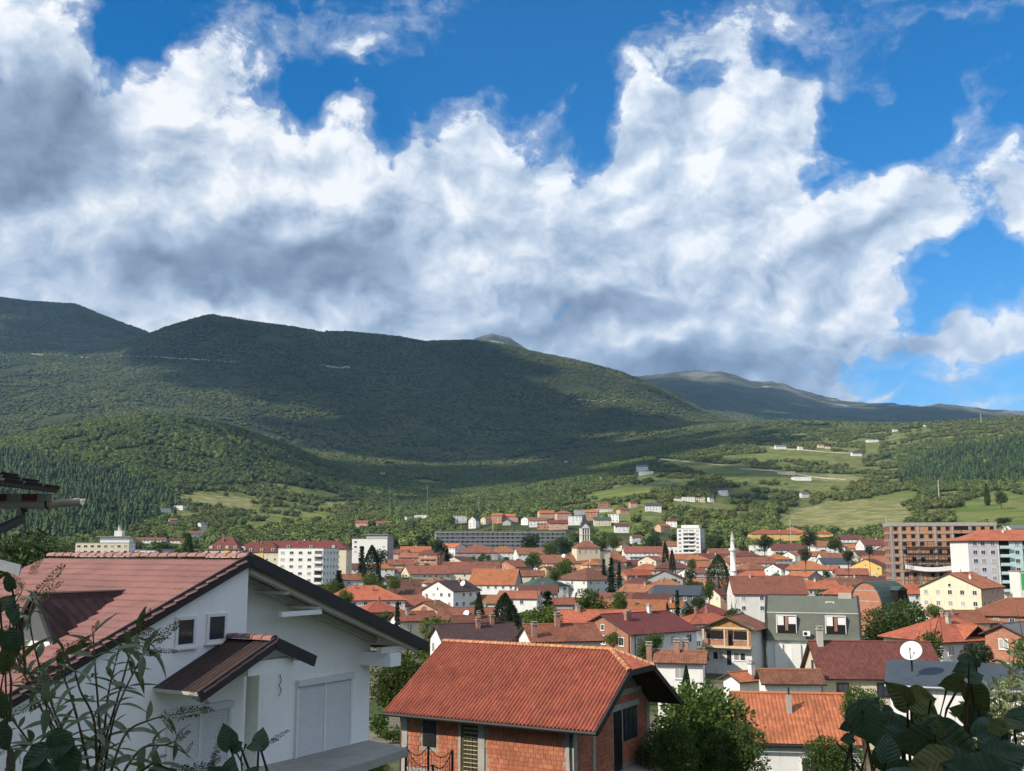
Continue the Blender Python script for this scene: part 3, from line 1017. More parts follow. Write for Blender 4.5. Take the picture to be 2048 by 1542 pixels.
def mat_brick(name, rgb, bw=0.26, bh=0.2, mortar=(0.36, 0.33, 0.29)):
    if name in MATS: return MATS[name]
    m, N, b = new_mat(name)
    tc = N.n('ShaderNodeTexCoord').outputs['Object']
    sp = N.n('ShaderNodeSeparateXYZ'); N.t.links.new(tc, sp.inputs[0])
    cx = N.n('ShaderNodeCombineXYZ'); N.put(cx, 0, N.math('ADD', sp.outputs[0], sp.outputs[1])); N.put(cx, 1, sp.outputs[2])
    br = N.n('ShaderNodeTexBrick')
    N.t.links.new(cx.outputs[0], br.inputs['Vector'])
    br.inputs['Color1'].default_value = (*rgb, 1); br.inputs['Color2'].default_value = (rgb[0] * 0.72, rgb[1] * 0.66, rgb[2] * 0.62, 1)
    br.inputs['Mortar'].default_value = (*mortar, 1)
    br.inputs['Scale'].default_value = 1.0
    br.inputs['Brick Width'].default_value = bw; br.inputs['Row Height'].default_value = bh; br.inputs['Mortar Size'].default_value = 0.012
    n = N.noise(tc, 0.8, 5, 0.6)
    col = N.mix(N.smooth(n, 0.35, 0.65, 0.0, 0.35), br.outputs['Color'], tuple(c * 0.6 for c in rgb))
    col = hsv_var(N, col, 0.01, 0.12)
    N.put(b, 'Base Color', col)
    b.inputs['Roughness'].default_value = 0.9
    bp = N.n('ShaderNodeBump'); bp.inputs['Strength'].default_value = 0.6; bp.inputs['Distance'].default_value = 0.015; bp.invert = True
    N.put(bp, 'Height', br.outputs['Fac'])
    N.t.links.new(bp.outputs[0], b.inputs['Normal'])
    MATS[name] = m
    return m


def mat_glass(name='glass', rgb=(0.035, 0.045, 0.055), vary=1.0):
    if name in MATS: return MATS[name]
    m, N, b = new_mat(name)
    tc = N.n('ShaderNodeObjectInfo').outputs['Random']
    N.put(b, 'Base Color', N.mix(N.smooth(tc, 0.5, 0.9, 0, vary), rgb, (0.42, 0.41, 0.38)))
    b.inputs['Roughness'].default_value = 0.12
    b.inputs['Specular IOR Level'].default_value = 0.6
    MATS[name] = m
    return m


ROOFS = {
    'orange': mat_tiles('tile_orange', (0.355, 0.120, 0.055), patch=0.5, objv=0.2),
    'terra': mat_tiles('tile_terracotta', (0.27, 0.108, 0.056), patch=0.65, objv=0.22),
    'rust': mat_tiles('tile_rust', (0.215, 0.088, 0.052), patch=0.7, objv=0.22),
    'brown': mat_tiles('tile_brown', (0.125, 0.048, 0.034), patch=0.35),
    'dark': mat_tiles('tile_dark', (0.060, 0.036, 0.034), patch=0.3),
    'maroon': mat_tiles('tile_maroon', (0.150, 0.045, 0.036), patch=0.25),
    'slate': plain('roof_slate', (0.050, 0.060, 0.075), 0.6, 0.15, 0.8),
    'grey': plain('roof_grey', (0.13, 0.14, 0.135), 0.65, 0.15, 0.8),
    'green': plain('roof_green', (0.055, 0.085, 0.068), 0.6, 0.2, 0.6),
    'concrete': plain('roof_concrete', (0.30, 0.29, 0.27), 0.9, 0.2, 0.7),
}
WALLS = {
    'white': plain('wall_white', (0.72, 0.71, 0.68), 0.85, 0.06, 0.6, 0.05, 0.08, 0.0, stain=0.4),
    'cream': plain('wall_cream', (0.66, 0.58, 0.42), 0.85, 0.08, 0.6, 0.05, 0.1, 0.012, stain=0.4),
    'yellow': plain('wall_yellow', (0.68, 0.45, 0.14), 0.85, 0.08, 0.6, 0.05, 0.05, stain=0.2),
    'peach': plain('wall_peach', (0.60, 0.36, 0.24), 0.85, 0.08, 0.6, 0.05, 0.05, stain=0.2),
    'grey': plain('wall_grey', (0.36, 0.36, 0.36), 0.9, 0.10, 0.6, 0.05, 0.12, stain=0.3),
    'blue': plain('wall_slateblue', (0.10, 0.115, 0.14), 0.8, 0.1, 0.6, 0.05, 0.05),
    'aqua': plain('wall_aqua', (0.48, 0.66, 0.64), 0.85, 0.06, 0.6, 0.05, 0.03, stain=0.15),
    'lilac': plain('wall_lilac', (0.52, 0.50, 0.54), 0.85, 0.06, 0.6, 0.05, 0.03, stain=0.15),
    'black': plain('wall_black', (0.02, 0.022, 0.025), 0.5, 0.2, 0.6),
    'brick': mat_brick('brick_red', (0.42, 0.155, 0.085)),
    'obrick': mat_brick('brick_orange', (0.52, 0.21, 0.10)),
}
M_TRIM = plain('trim_white', (0.74, 0.73, 0.71), 0.6, 0.05, 1.0)
M_FASCIA = plain('fascia_brown', (0.075, 0.05, 0.04), 0.7, 0.2, 1.5)
M_CONC = plain('concrete', (0.34, 0.325, 0.295), 0.92, 0.16, 1.2, 0.15, stain=0.3)
M_GLASS = mat_glass()
M_DARK = plain('void_shade', (0.012, 0.011, 0.010), 0.9, 0.2)  # near-black colour stands in for the shade inside openings
M_CHIM = mat_brick('brick_chimney', (0.40, 0.14, 0.075), 0.2, 0.1)
M_PLASTER = plain('plaster_grey', (0.42, 0.40, 0.36), 0.9, 0.12, 1.2, 0.1, 0.1)
M_METAL = plain('metal_dark', (0.045, 0.045, 0.05), 0.45, 0.2, 2.0, metal=0.6)
M_ZINC = plain('metal_zinc', (0.45, 0.46, 0.47), 0.4, 0.15, 2.0, metal=0.7)
M_WOOD = plain('wood_board', (0.36, 0.19, 0.07), 0.75, 0.25, 2.0)
M_SHUT = plain('shutter_white', (0.66, 0.67, 0.68), 0.5, 0.05, 1.0)


class RB(MB):
    """a mesh builder that also keeps UVs (metres)"""
    def __init__(self):
        super().__init__(); self.uv = []

    def slope(self, pts, m, thick=0.16, under=None):
        """a roof plane with thickness; pts run counter-clockwise seen from outside, the first two along the eave"""
        P = [Vector(p) for p in pts]
        n = (P[1] - P[0]).cross(P[2] - P[0]).normalized()
        ue = (P[1] - P[0]).normalized(); ve = n.cross(ue)
        base = P[0]
        i = len(self.v)
        k = len(P)
        lo = [p - n * thick for p in P]
        self.v += [tuple(p) for p in P] + [tuple(p) for p in lo]
        self.f.append(tuple(i + j for j in range(k))); self.m.append(self.mi(m))
        self.uv.append([((p - base).dot(ue), (p - base).dot(ve)) for p in P])
        mu = under if under is not None else m
        self.f.append(tuple(i + k + j for j in reversed(range(k)))); self.m.append(self.mi(mu)); self.uv.append([(0, 0)] * k)
        for j in range(k):
            j2 = (j + 1) % k
            self.f.append((i + j, i + k + j, i + k + j2, i + j2)); self.m.append(self.mi(mu)); self.uv.append([(0, 0)] * 4)

    def data(self, name, smooth=False, mats=None):
        me = super().data(name, smooth, mats)
        if self.uv and len(self.uv) == len(self.f):
            l = me.uv_layers.new(name='UVMap')
            flat = [c for f in self.uv for c in f]
            l.data.foreach_set('uv', [x for c in flat for x in c])
        return me


_WIN = {}


def window_mesh(w, h, style='two', frame=None, pane=None):
    """a window in its own frame; faces -Y, centred on its sill line"""
    frame = frame or M_TRIM; pane = pane or M_GLASS
    key = (round(w, 2), round(h, 2), style, frame.name, pane.name)
    if key in _WIN: return _WIN[key]
    mb = MB()
    t = min(0.09, w * 0.1)
    for lo, hi in (((-w / 2, -0.05, 0), (-w / 2 + t, 0.03, h)), ((w / 2 - t, -0.05, 0), (w / 2, 0.03, h)), ((-w / 2 + t, -0.05, h - t), (w / 2 - t, 0.03, h)), ((-w / 2 + t, -0.05, 0), (w / 2 - t, 0.03, t))):
        mb.box(lo, hi, frame)
    if style == 'two': mb.box((-t / 3, -0.045, t), (t / 3, 0.02, h - t), frame)
    mb.box((-w / 2 - 0.06, -0.10, -0.05), (w / 2 + 0.06, 0.0, -0.002), frame)
    mb.face([(-w / 2 + t, -0.02, t), (w / 2 - t, -0.02, t), (w / 2 - t, -0.02, h - t), (-w / 2 + t, -0.02, h - t)], pane)
    _WIN[key] = mb.data('window')
    return _WIN[key]


def void_mesh(w, h):
    """an empty opening of a shell under construction: flat dark sheet for the shade inside, rough reveal"""
    key = ('void', round(w, 2), round(h, 2))
    if key in _WIN: return _WIN[key]
    mb = MB()
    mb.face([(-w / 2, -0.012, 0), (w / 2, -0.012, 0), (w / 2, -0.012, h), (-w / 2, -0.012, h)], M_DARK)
    for lo, hi in (((-w / 2 - .1, -.04, h), (w / 2 + .1, 0, h + .16)), ((-w / 2 - .08, -.05, -.08), (w / 2 + .08, 0, 0))):
        mb.box(lo, hi, M_CONC)
    _WIN[key] = mb.data('window')
    return _WIN[key]


def solve_r(px, py, H, rmin=60.0, rmax=3600.0):
    d = ray(px, py)
    az, el = math.atan2(d.x, d.y), d.z / math.hypot(d.x, d.y)
    rr = np.geomspace(rmin, rmax, 700)
    above = terrain_z(np.full_like(rr, az), rr) + H - CAM.z > el * rr
    lo = np.nonzero(~above)[0]
    if not len(lo): return rmin
    up = np.nonzero(above[lo[0]:])[0]
    return float(rr[lo[0] + up[0]]) if len(up) else float(rr[lo[-1]])


def place(px, py, r):
    d = ray(px, py)
    k = r / math.hypot(d.x, d.y)
    return CAM + d * k


HOUSES = {}
_hr = random.Random(11)


def chimney_mesh(h=1.1, mat=None, w=0.5):
    mat = mat or M_CHIM
    key = ('chim', h, mat.name, w)
    if key in _WIN: return _WIN[key]
    mb = MB()
    mb.box((-w / 2, -w / 2, -0.8), (w / 2, w / 2, h), mat)
    mb.box((-w / 2 - .09, -w / 2 - .09, h), (w / 2 + .09, w / 2 + .09, h + .12), M_CONC)
    for sx in (-1, 1):
        for sy in (-1, 1):
            mb.box((sx * w * .36 - .05, sy * w * .36 - .05, h + .12), (sx * w * .36 + .05, sy * w * .36 + .05, h + .32), mat)
    mb.box((-w / 2 - .05, -w / 2 - .05, h + .32), (w / 2 + .05, w / 2 + .05, h + .38), M_CONC)
    _WIN[key] = mb.data('chimney')
    return _WIN[key]


def windows_on(root, a, b, z_eave, storeys, zbot, n=None, style='win', w=1.15, h=1.25, sill=0.95, frame=None, skip=0.0, sh=2.75, mix=False):
    """a grid of windows along the wall from a to b (local ground points, outside on the right-hand side going a->b)"""
    a, b = Vector(a), Vector(b)
    L = (b - a).length
    d = (b - a).normalized()
    nrm = Vector((d.y, -d.x, 0))
    n = n if n is not None else max(1, int(L / 3.0))
    rz = math.atan2(nrm.x, -nrm.y)
    for s in range(storeys):
        zf = z_eave - (s + 1) * sh
        if zf < zbot - 0.5: break
        for i in range(n):
            if _hr.random() < skip: continue
            p = a + d * (L * (i + 0.5) / n) + nrm * 0.03
            if style == 'void': me = void_mesh(w, h)
            else: me = window_mesh(w if not mix or (i + s) % 3 else w * 1.5, h, 'two' if w > 0.9 else 'one', frame)
            o = link('window', me, root, (p.x, p.y, zf + sill))
            o.rotation_euler = (0, 0, math.atan2(d.y, d.x))


def house(label, px, py, wpx, rot, st, kind, rc, wc, ratio=0.8, r=None, pitch=0.46, chim=1, wins=True, ov=0.55, cat='house', gable=None, name=None,
          group='houses of the town', bal=False, skip=0.12, nwin=None, wstyle='win', W=None, D=None, frame=None, chmat=None):
    c, s = abs(math.cos(math.radians(rot))), abs(math.sin(math.radians(rot)))
    hw = st * 2.75 + 0.25
    r0 = r
    for _ in range(3):
        if r is None or r0 is None:
            guess = r or 400.0
            Wg = max(4.0, wpx * guess / F_PX / (c + ratio * s) - 2 * ov * 0.8) if W is None else W
            Dg = Wg * ratio if D is None else D
            rise = {'g': Dg / 2 * pitch, 'h': min(Wg, Dg) / 2 * pitch, 'f': 0.3}[kind]
            r = solve_r(px, py, hw + rise)
        else: break
    W = max(4.0, wpx * r / F_PX / (c + ratio * s) - 2 * ov * 0.8) if W is None else W
    D = W * ratio if D is None else D
    rise = {'g': D / 2 * pitch, 'h': min(W, D) / 2 * pitch, 'f': 0.3}[kind]
    top = place(px, py, r)
    gz = min(ground(top.x + dx, top.y + dy) for dx in (-D / 2, D / 2) for dy in (-D / 2, D / 2))
    rz = math.radians(rot)
    ze = top.z - rise                 # eaves, in world
    zb = min(gz - 0.4, ze - hw)       # foot of the walls
    root = empty(name or ('house' if cat == 'house' else cat.replace(' ', '_')), (top.x, top.y, zb), rz)
    E = ze - zb
    tag(root, label, cat, group if cat == 'house' else None)
    HOUSES[label] = (root, W, D, E, rise, r)
    CLEAR.append((px, wpx * 0.62 + 3, r))
    x, y = W / 2, D / 2
    wm = WALLS[wc]; gm = WALLS[gable] if gable else wm
    mb = MB()
    lo = [(-x, -y, 0), (x, -y, 0), (x, y, 0), (-x, y, 0)]
    hi = [(-x, -y, E), (x, -y, E), (x, y, E), (-x, y, E)]
    for i in range(4):
        j = (i + 1) % 4
        if kind == 'g' and i in (1, 3):
            ax = x if i == 1 else -x
            mb.face([lo[i], lo[j], hi[j], (ax, 0, E + rise - 0.02), hi[i]], gm)
        else:
            mb.face([lo[i], lo[j], hi[j], hi[i]], wm)
    mb.build('wall', root)
    rm = ROOFS[rc]
    rb = RB()
    if kind == 'g':
        dz = ov * pitch
        gx = x + ov * 0.8
        rb.slope([(-gx, -y - ov, E - dz + .16), (gx, -y - ov, E - dz + .16), (gx, 0, E + rise + .16), (-gx, 0, E + rise + .16)], rm, 0.16, M_FASCIA)
        rb.slope([(gx, y + ov, E - dz + .16), (-gx, y + ov, E - dz + .16), (-gx, 0, E + rise + .16), (gx, 0, E + rise + .16)], rm, 0.16, M_FASCIA)
    elif kind == 'h':
        dz = ov * pitch
        X, Y = x + ov, y + ov
        k = max(0.0, x - y); kk = max(0.0, y - x)
        zt = E + rise + .16; z0 = E - dz + .16
        if k > 0 or kk == 0:
            A, B = (-k, 0, zt), (k, 0, zt)
            rb.slope([(-X, -Y, z0), (X, -Y, z0), B, A] if k > .01 else [(-X, -Y, z0), (X, -Y, z0), B], rm, .16, M_FASCIA)
            rb.slope([(X, Y, z0), (-X, Y, z0), A, B] if k > .01 else [(X, Y, z0), (-X, Y, z0), A], rm, .16, M_FASCIA)
            rb.slope([(X, -Y, z0), (X, Y, z0), B], rm, .16, M_FASCIA)
            rb.slope([(-X, Y, z0), (-X, -Y, z0), A], rm, .16, M_FASCIA)
        else:
            A, B = (0, -kk, zt), (0, kk, zt)
            rb.slope([(X, -Y, z0), (X, Y, z0), B, A], rm, .16, M_FASCIA)
            rb.slope([(-X, Y, z0), (-X, -Y, z0), A, B], rm, .16, M_FASCIA)
            rb.slope([(-X, -Y, z0), (X, -Y, z0), A], rm, .16, M_FASCIA)
            rb.slope([(X, Y, z0), (-X, Y, z0), B], rm, .16, M_FASCIA)
    else:
        rb.uv = []
        rb.box((-x - .25, -y - .25, E), (x + .25, y + .25, E + .3), rm)
    roof = rb.build('roof', root)
    if kind != 'f' and r < 330:
        cap = MB()
        if kind == 'g': cap.tube([(-x - ov * .8, 0, E + rise + .15), (x + ov * .8, 0, E + rise + .15)], .13, 6, rm)
        else:
            ends = [(-k, 0, zt - .02), (k, 0, zt - .02)] if (k > 0 or kk == 0) else [(0, -kk, zt - .02), (0, kk, zt - .02)]
            if (Vector(ends[0]) - Vector(ends[1])).length > .05: cap.tube(ends, .13, 6, rm)
            for cx_, cy_ in ((-X, -Y), (X, -Y), (X, Y), (-X, Y)):
                e_ = min(ends, key=lambda q: (q[0] - cx_) ** 2 + (q[1] - cy_) ** 2)
                cap.tube([(cx_, cy_, z0 - .02), e_], .12, 6, rm)
        cap.build('ridge_cap', roof)
    for i in range(chim if kind != 'f' else 0):
        cx_ = _hr.uniform(-0.35, 0.35) * W * (0.5 if kind == 'h' else 1)
        cy_ = _hr.uniform(-0.22, 0.1) * D
        link('chimney', chimney_mesh(1.0, chmat or _hr.choice([M_CHIM, M_CHIM, M_PLASTER, M_TRIM])), roof, (cx_, cy_, E + rise - abs(cy_) * pitch * (1 if kind == 'g' else 1.0) + 0.1))
    if wins:
        loc = root.location
        for (a, b_), gb in (((lo[0], lo[1]), False), ((lo[1], lo[2]), True), ((lo[2], lo[3]), False), ((lo[3], lo[0]), True)):
            d = Vector(b_) - Vector(a)
            nrm = Vector((d.y, -d.x, 0)).normalized()
            nw = Matrix.Rotation(rz, 3, 'Z') @ nrm
            if nw.dot(Vector((CAM.x - loc.x, CAM.y - loc.y, 0)).normalized()) < 0.12: continue
            windows_on(root, a, b_, E, max(1, int(round(st))), 0.3, nwin if not gb else None, wstyle, skip=skip, frame=frame)
            if gb and kind == 'g' and rise > 2.0:
                mid = (Vector(a) + Vector(b_)) / 2 + nrm * .03
                o = link('window', window_mesh(.8, .9, 'one', frame), root, (mid.x, mid.y, E + .15)); o.rotation_euler = (0, 0, math.atan2(d.y, d.x))
    if bal:
        mbb = MB()
        mbb.box((-x * .8, -y - 1.2, E - 2.9), (x * .8, -y, E - 2.72), M_CONC)
        o = mbb.build('balcony', root)
        rl = MB()
        for k_ in range(7): rl.bar((-x * .8 + k_ * x * 1.6 / 6, -y - 1.15, E - 2.7), (-x * .8 + k_ * x * 1.6 / 6, -y - 1.15, E - 1.8), .05, .05, M_TRIM)
        rl.bar((-x * .8, -y - 1.15, E - 1.78), (x * .8, -y - 1.15, E - 1.78), .06, .06, M_TRIM)
        rl.face([(-x * .8, -y - 1.13, E - 2.7), (x * .8, -y - 1.13, E - 2.7), (x * .8, -y - 1.13, E - 1.9), (-x * .8, -y - 1.13, E - 1.9)], wm)
        rl.build('railing', o)
    return root


# label, px, py of the ridge, width in px, turn, storeys, roof form, roof, wall, extra
TOWN = [
    ('brown roofed white house right beside the white apartment block', 703, 1127, 44, 10, 2, 'g', 'brown', 'white', {}),
    ('small white house with hipped orange roof left of the brick tower house', 760, 1126, 48, 10, 2, 'h', 'orange', 'white', {}),
    ('reddish house with rust roof under the white modern villa', 797, 1099, 36, -10, 3, 'g', 'rust', 'peach', {}),
    ('white house with long orange roof behind the brick houses', 832, 1093, 46, 0, 2, 'g', 'orange', 'white', {}),
    ('brick house with faded orange roof left of the tall brick house', 826, 1106, 42, -12, 3, 'g', 'terra', 'brick', {}),
    ('tall brick house with maroon roof and white bay front', 868, 1100, 48, -35, 4, 'g', 'maroon', 'brick', dict(bal=True)),
    ('small white house with low orange roof before the brick houses', 803, 1137, 32, -5, 1, 'g', 'terra', 'white', {}),
    ('cream house with broad rust roof and timber gable below the tall brick house', 852, 1131, 78, 20, 2, 'g', 'rust', 'cream', dict(bal=True)),
    ('small white gabled cottage with dark roof among trees', 764, 1157, 34, 60, 1, 'g', 'dark', 'white', {}),
    ('low house with dark brown gable and deep eaves', 806, 1159, 70, 25, 1, 'g', 'brown', 'grey', {}),
    ('long low house under a plain brown roof', 828, 1174, 80, -4, 1, 'g', 'brown', 'cream', {}),
    ('house with short hipped terracotta roof left of the big white gable', 872, 1156, 46, 15, 2, 'h', 'terra', 'white', {}),
    ('big white gabled house with dark roof and satellite dish', 903, 1161, 90, 52, 3, 'g', 'dark', 'white', dict(ratio=1.0, skip=.4)),
    ('long cream house with rust roof and small dormers', 944, 1124, 90, -4, 2, 'g', 'rust', 'cream', dict(nwin=6)),
    ('cream gabled house peeping out behind the long cream house', 920, 1113, 48, 62, 2, 'g', 'brown', 'cream', {}),
    ('white sided house with orange roof right of the dark spruce', 906, 1087, 44, -40, 3, 'g', 'orange', 'white', {}),
    ('grey house with hipped maroon roof under the scaffolded block', 955, 1090, 62, 0, 2, 'h', 'rust', 'grey', dict(nwin=5)),
    ('white house with hipped orange roof and white eaves band', 1006, 1093, 52, 5, 2, 'h', 'orange', 'white', {}),
    ('large house with steep weathered orange roof and grey gable', 992, 1138, 80, -12, 2, 'g', 'orange', 'white', dict(pitch=.8, gable='grey', chim=3)),
    ('orange brick house with tiled gable above the green roof', 1028, 1121, 60, 55, 2, 'g', 'rust', 'obrick', {}),
    ('wide house with hipped orange roof and mortared ridges', 728, 1172, 130, 12, 2, 'h', 'orange', 'white', dict(chim=3, ratio=.7)),
    ('house with pyramid orange roof behind the white gable end', 756, 1204, 84, 30, 1, 'h', 'orange', 'brick', dict(ratio=.9)),
    ('low house with flat faced terracotta roof and white chimney', 824, 1191, 76, 0, 1, 'g', 'terra', 'cream', dict(chim=2)),
    ('peach house with open tiled gable left of the white gable', 862, 1203, 68, 70, 1, 'g', 'terra', 'peach', {}),
    ('house with dark brown hipped roof at foot of the white gable', 904, 1194, 68, -10, 1, 'h', 'brown', 'white', dict(chim=2)),
    ('house with rust brown roof and white satellite dish', 936, 1216, 92, -6, 2, 'g', 'rust', 'cream', dict(r=235)),
    ('house with terracotta roof behind the leafy pear tree', 828, 1224, 78, 24, 2, 'g', 'terra', 'cream', dict(r=205)),
    ('house with ribbed brown roof beside the round conifer', 955, 1233, 90, 10, 2, 'g', 'brown', 'white', dict(r=180)),
    ('house with wide dark ribbed roof behind the brick house ridge', 948, 1249, 190, 18, 2, 'g', 'dark', 'white', dict(r=135, chim=2, ratio=.75)),
    ('house with old terracotta roof and tall brick chimney', 1118, 1250, 172, 14, 2, 'g', 'terra', 'white', dict(r=130, chim=0, ratio=.8)),
    ('house with plain orange roof behind the maroon roofed brick house', 1200, 1221, 128, 0, 2, 'g', 'orange', 'white', dict(r=190, chim=2, ratio=.7)),
    ('maroon roofed brick house with white side wing', 1272, 1227, 184, 38, 2, 'g', 'maroon', 'white', dict(r=160, gable='brick', chim=3, ratio=.85, pitch=.4)),
    ('long house with bright orange roof and grey gable', 1258, 1201, 124, -14, 2, 'g', 'orange', 'grey', dict(chim=3, ratio=.65)),
    ('white house with orange gable right of the long orange roof', 1342, 1203, 58, -30, 2, 'g', 'orange', 'white', {}),
    ('big white three storey house with hipped brown roof', 1176, 1136, 108, 42, 3, 'h', 'rust', 'white', dict(ratio=.9, nwin=5, chim=1)),
    ('long house with terracotta roof in front of the church', 1133, 1110, 96, -3, 2, 'g', 'rust', 'peach', dict(ratio=.55, nwin=6)),
    ('small house with orange pyramid roof below the church', 1184, 1121, 36, 20, 2, 'h', 'orange', 'peach', dict(ratio=1)),
    ('white house with green sheet roof and double gables', 1088, 1155, 74, 15, 2, 'h', 'green', 'white', {}),
    ('low brown roofed house before the green roof', 1076, 1171, 64, -5, 1, 'g', 'brown', 'grey', {}),
    ('white two storey house with mottled red roof between conifers', 1040, 1182, 72, -14, 2, 'g', 'terra', 'white', dict(ratio=.7)),
    ('low house with red tile roof left of the round leafy trees', 1128, 1196, 52, -5, 1, 'g', 'terra', 'grey', {}),
    ('house with brown roof and arched dormer', 1060, 1141, 46, -4, 2, 'g', 'rust', 'cream', {}),
    ('little ochre house with curved gable', 1094, 1133, 30, 60, 2, 'g', 'brown', 'yellow', {}),
    ('white double gabled house with grey roof', 1067, 1127, 38, 68, 1, 'g', 'grey', 'white', {}),
    ('long white walled house with brown roof right of the hipped orange one', 1062, 1096, 54, 10, 2, 'g', 'rust', 'white', {}),
    ('white house with flat brown roof and balconies', 1290, 1093, 66, 0, 2, 'g', 'rust', 'white', dict(ratio=.6, bal=True)),
    ('long white three storey house below the white tower block', 1346, 1083, 52, -8, 3, 'g', 'terra', 'white', dict(ratio=.6, nwin=6)),
    ('house with wide terracotta roof right of the church', 1218, 1112, 50, 5, 2, 'g', 'terra', 'peach', {}),
    ('low brown roofed house left of the cream gable', 1254, 1120, 40, 0, 1, 'g', 'brown', 'grey', {}),
    ('cream gabled house with orange brick neighbour', 1304, 1112, 46, 58, 3, 'g', 'terra', 'cream', {}),
    ('house with hipped brown roof and two white dormers', 1344, 1122, 56, 0, 2, 'h', 'brown', 'grey', {}),
    ('grey gabled house with deep white bargeboards', 1332, 1141, 66, 76, 2, 'g', 'brown', 'grey', dict(ratio=1.0)),
    ('brick house with bright red orange roof and porch', 1268, 1139, 56, 24, 2, 'g', 'orange', 'brick', {}),
    ('tiny house with terracotta roof beside the big white house', 1238, 1168, 32, 10, 1, 'g', 'terra', 'peach', {}),
    ('house with terracotta slope and shaded white gable', 1282, 1169, 72, -48, 2, 'g', 'terra', 'white', {}),
    ('slate blue house with dark roof', 1358, 1171, 84, -20, 2, 'g', 'slate', 'blue', dict(chim=0)),
    ('brick house with orange roof below the white tower block', 1393, 1098, 46, -10, 1, 'g', 'orange', 'brick', {}),
    ('white house with orange roof left of the dark cedar', 1403, 1122, 46, 0, 2, 'g', 'orange', 'white', {}),
    ('flat topped brick house with white windows', 1418, 1152, 78, -14, 2, 'f', 'concrete', 'obrick', dict(frame=M_TRIM, nwin=4)),
    ('low rust roofed house left of the minaret', 1446, 1097, 48, -5, 2, 'g', 'rust', 'cream', {}),
    ('house with terracotta roof just behind the minaret', 1472, 1115, 48, 10, 2, 'g', 'terra', 'cream', {}),
    ('mosque hall with hipped terracotta roof beside the minaret', 1502, 1125, 64, 28, 1, 'h', 'terra', 'cream', dict(ratio=.9, chim=0, cat='mosque')),
    ('brown roofed house with row of white windows behind the mosque', 1514, 1114, 52, -4, 2, 'g', 'rust', 'white', dict(nwin=5)),
    ('cream house with hipped orange roof right of the mosque', 1552, 1109, 44, 15, 2, 'h', 'orange', 'cream', {}),
    ('modern white house with recessed balconies', 1529, 1090, 44, -4, 3, 'f', 'concrete', 'white', dict(bal=True)),
    ('white house with flat brown roof right of the balcony house', 1571, 1088, 50, -4, 2, 'g', 'brown', 'white', dict(nwin=5)),
    ('house with low brown roof before the yellow villa', 1608, 1087, 38, 0, 1, 'g', 'brown', 'white', {}),
    ('long yellow villa with hipped orange roof on the meadow edge', 1548, 1060, 84, 0, 2, 'h', 'orange', 'yellow', dict(ratio=.35, nwin=6)),
    ('yellow pavilion with raised hipped orange roof', 1584, 1055, 46, 0, 2, 'h', 'orange', 'yellow', dict(ratio=.9, chim=0)),
    ('small yellow house with orange roof at right end of the villa', 1646, 1061, 34, -10, 1, 'h', 'orange', 'yellow', {}),
    ('large white house with broad hipped orange roof', 1614, 1122, 72, -8, 2, 'h', 'orange', 'white', {}),
    ('white house with slanting orange lean roof', 1653, 1131, 44, -32, 2, 'g', 'orange', 'white', {}),
    ('white house with flat slate coloured roof', 1667, 1116, 44, -2, 2, 'g', 'slate', 'white', dict(chim=0)),
    ('house with rust roof above the slate coloured one', 1664, 1106, 38, 0, 2, 'g', 'rust', 'white', {}),
    ('white house with terracotta roof behind dark shrubs', 1652, 1082, 44, 0, 2, 'g', 'terra', 'white', {}),
    ('large white house with weathered striped terracotta roof and balcony', 1531, 1153, 110, -4, 3, 'g', 'rust', 'white', dict(ratio=.75, pitch=.6, chim=1, nwin=4)),
    ('cream gabled house with brown roof left of the large white house', 1452, 1178, 56, 22, 2, 'g', 'brown', 'peach', dict(gable='cream', chim=0)),
    ('grey gabled house with orange slopes', 1608, 1143, 50, -55, 1, 'g', 'orange', 'grey', {}),
    ('house with red orange roof split by a dark slot', 1628, 1161, 62, 0, 2, 'g', 'orange', 'white', {}),
    ('house with shallow orange roof behind the mansard house', 1690, 1171, 72, -12, 2, 'h', 'orange', 'brick', {}),
    ('house with maroon hipped roof above the orange hipped one', 1406, 1208, 86, 8, 1, 'h', 'maroon', 'white', {}),
    ('white house with orange hipped roof behind the timber gable house', 1404, 1224, 98, 20, 2, 'h', 'orange', 'white', dict(chim=2)),
    ('tiny house with terracotta roof behind the slate blue house', 1413, 1186, 32, 5, 1, 'g', 'terra', 'white', {}),
    ('house with brown ribbed roof and three brick chimneys', 1362, 1304, 116, -14, 2, 'g', 'rust', 'white', dict(r=118, chim=0, ratio=.75)),
    ('low shed with worn brown roof between white houses', 1578, 1342, 124, -4, 1, 'g', 'rust', 'white', dict(r=105, chim=0, ratio=.7, wins=False)),
    ('white lean house with smooth orange roof', 1492, 1345, 92, 30, 1, 'g', 'orange', 'white', dict(r=112, chim=1, ratio=.6, wins=False)),
    ('white house with brown roof and two storey balconies', 1695, 1070, 48, -4, 2, 'g', 'brown', 'white', dict(bal=True)),
    ('house with maroon roof before the unfinished block', 1752, 1078, 64, 0, 2, 'g', 'maroon', 'white', {}),
    ('small house with hipped orange roof left of the maroon one', 1702, 1088, 36, 5, 1, 'h', 'orange', 'cream', {}),
    ('little orange brick gable beside the crane', 1768, 1091, 30, 72, 2, 'g', 'terra', 'obrick', {}),
    ('house with terracotta roof below the unfinished block', 1761, 1112, 56, -5, 1, 'g', 'terra', 'peach', {}),
    ('yellow gabled house with brown roof', 1739, 1118, 62, 56, 2, 'g', 'brown', 'yellow', dict(ratio=1.0, skip=.3)),
    ('flat cream house left of the yellow gable', 1716, 1113, 34, 0, 2, 'f', 'concrete', 'cream', {}),
    ('white house with brown terracotta roof and swept dormer', 1799, 1141, 66, 25, 2, 'h', 'rust', 'white', {}),
    ('long grey roofed cream hall under the unfinished block', 1832, 1130, 68, 0, 1, 'g', 'grey', 'cream', dict(chim=0, ratio=.7)),
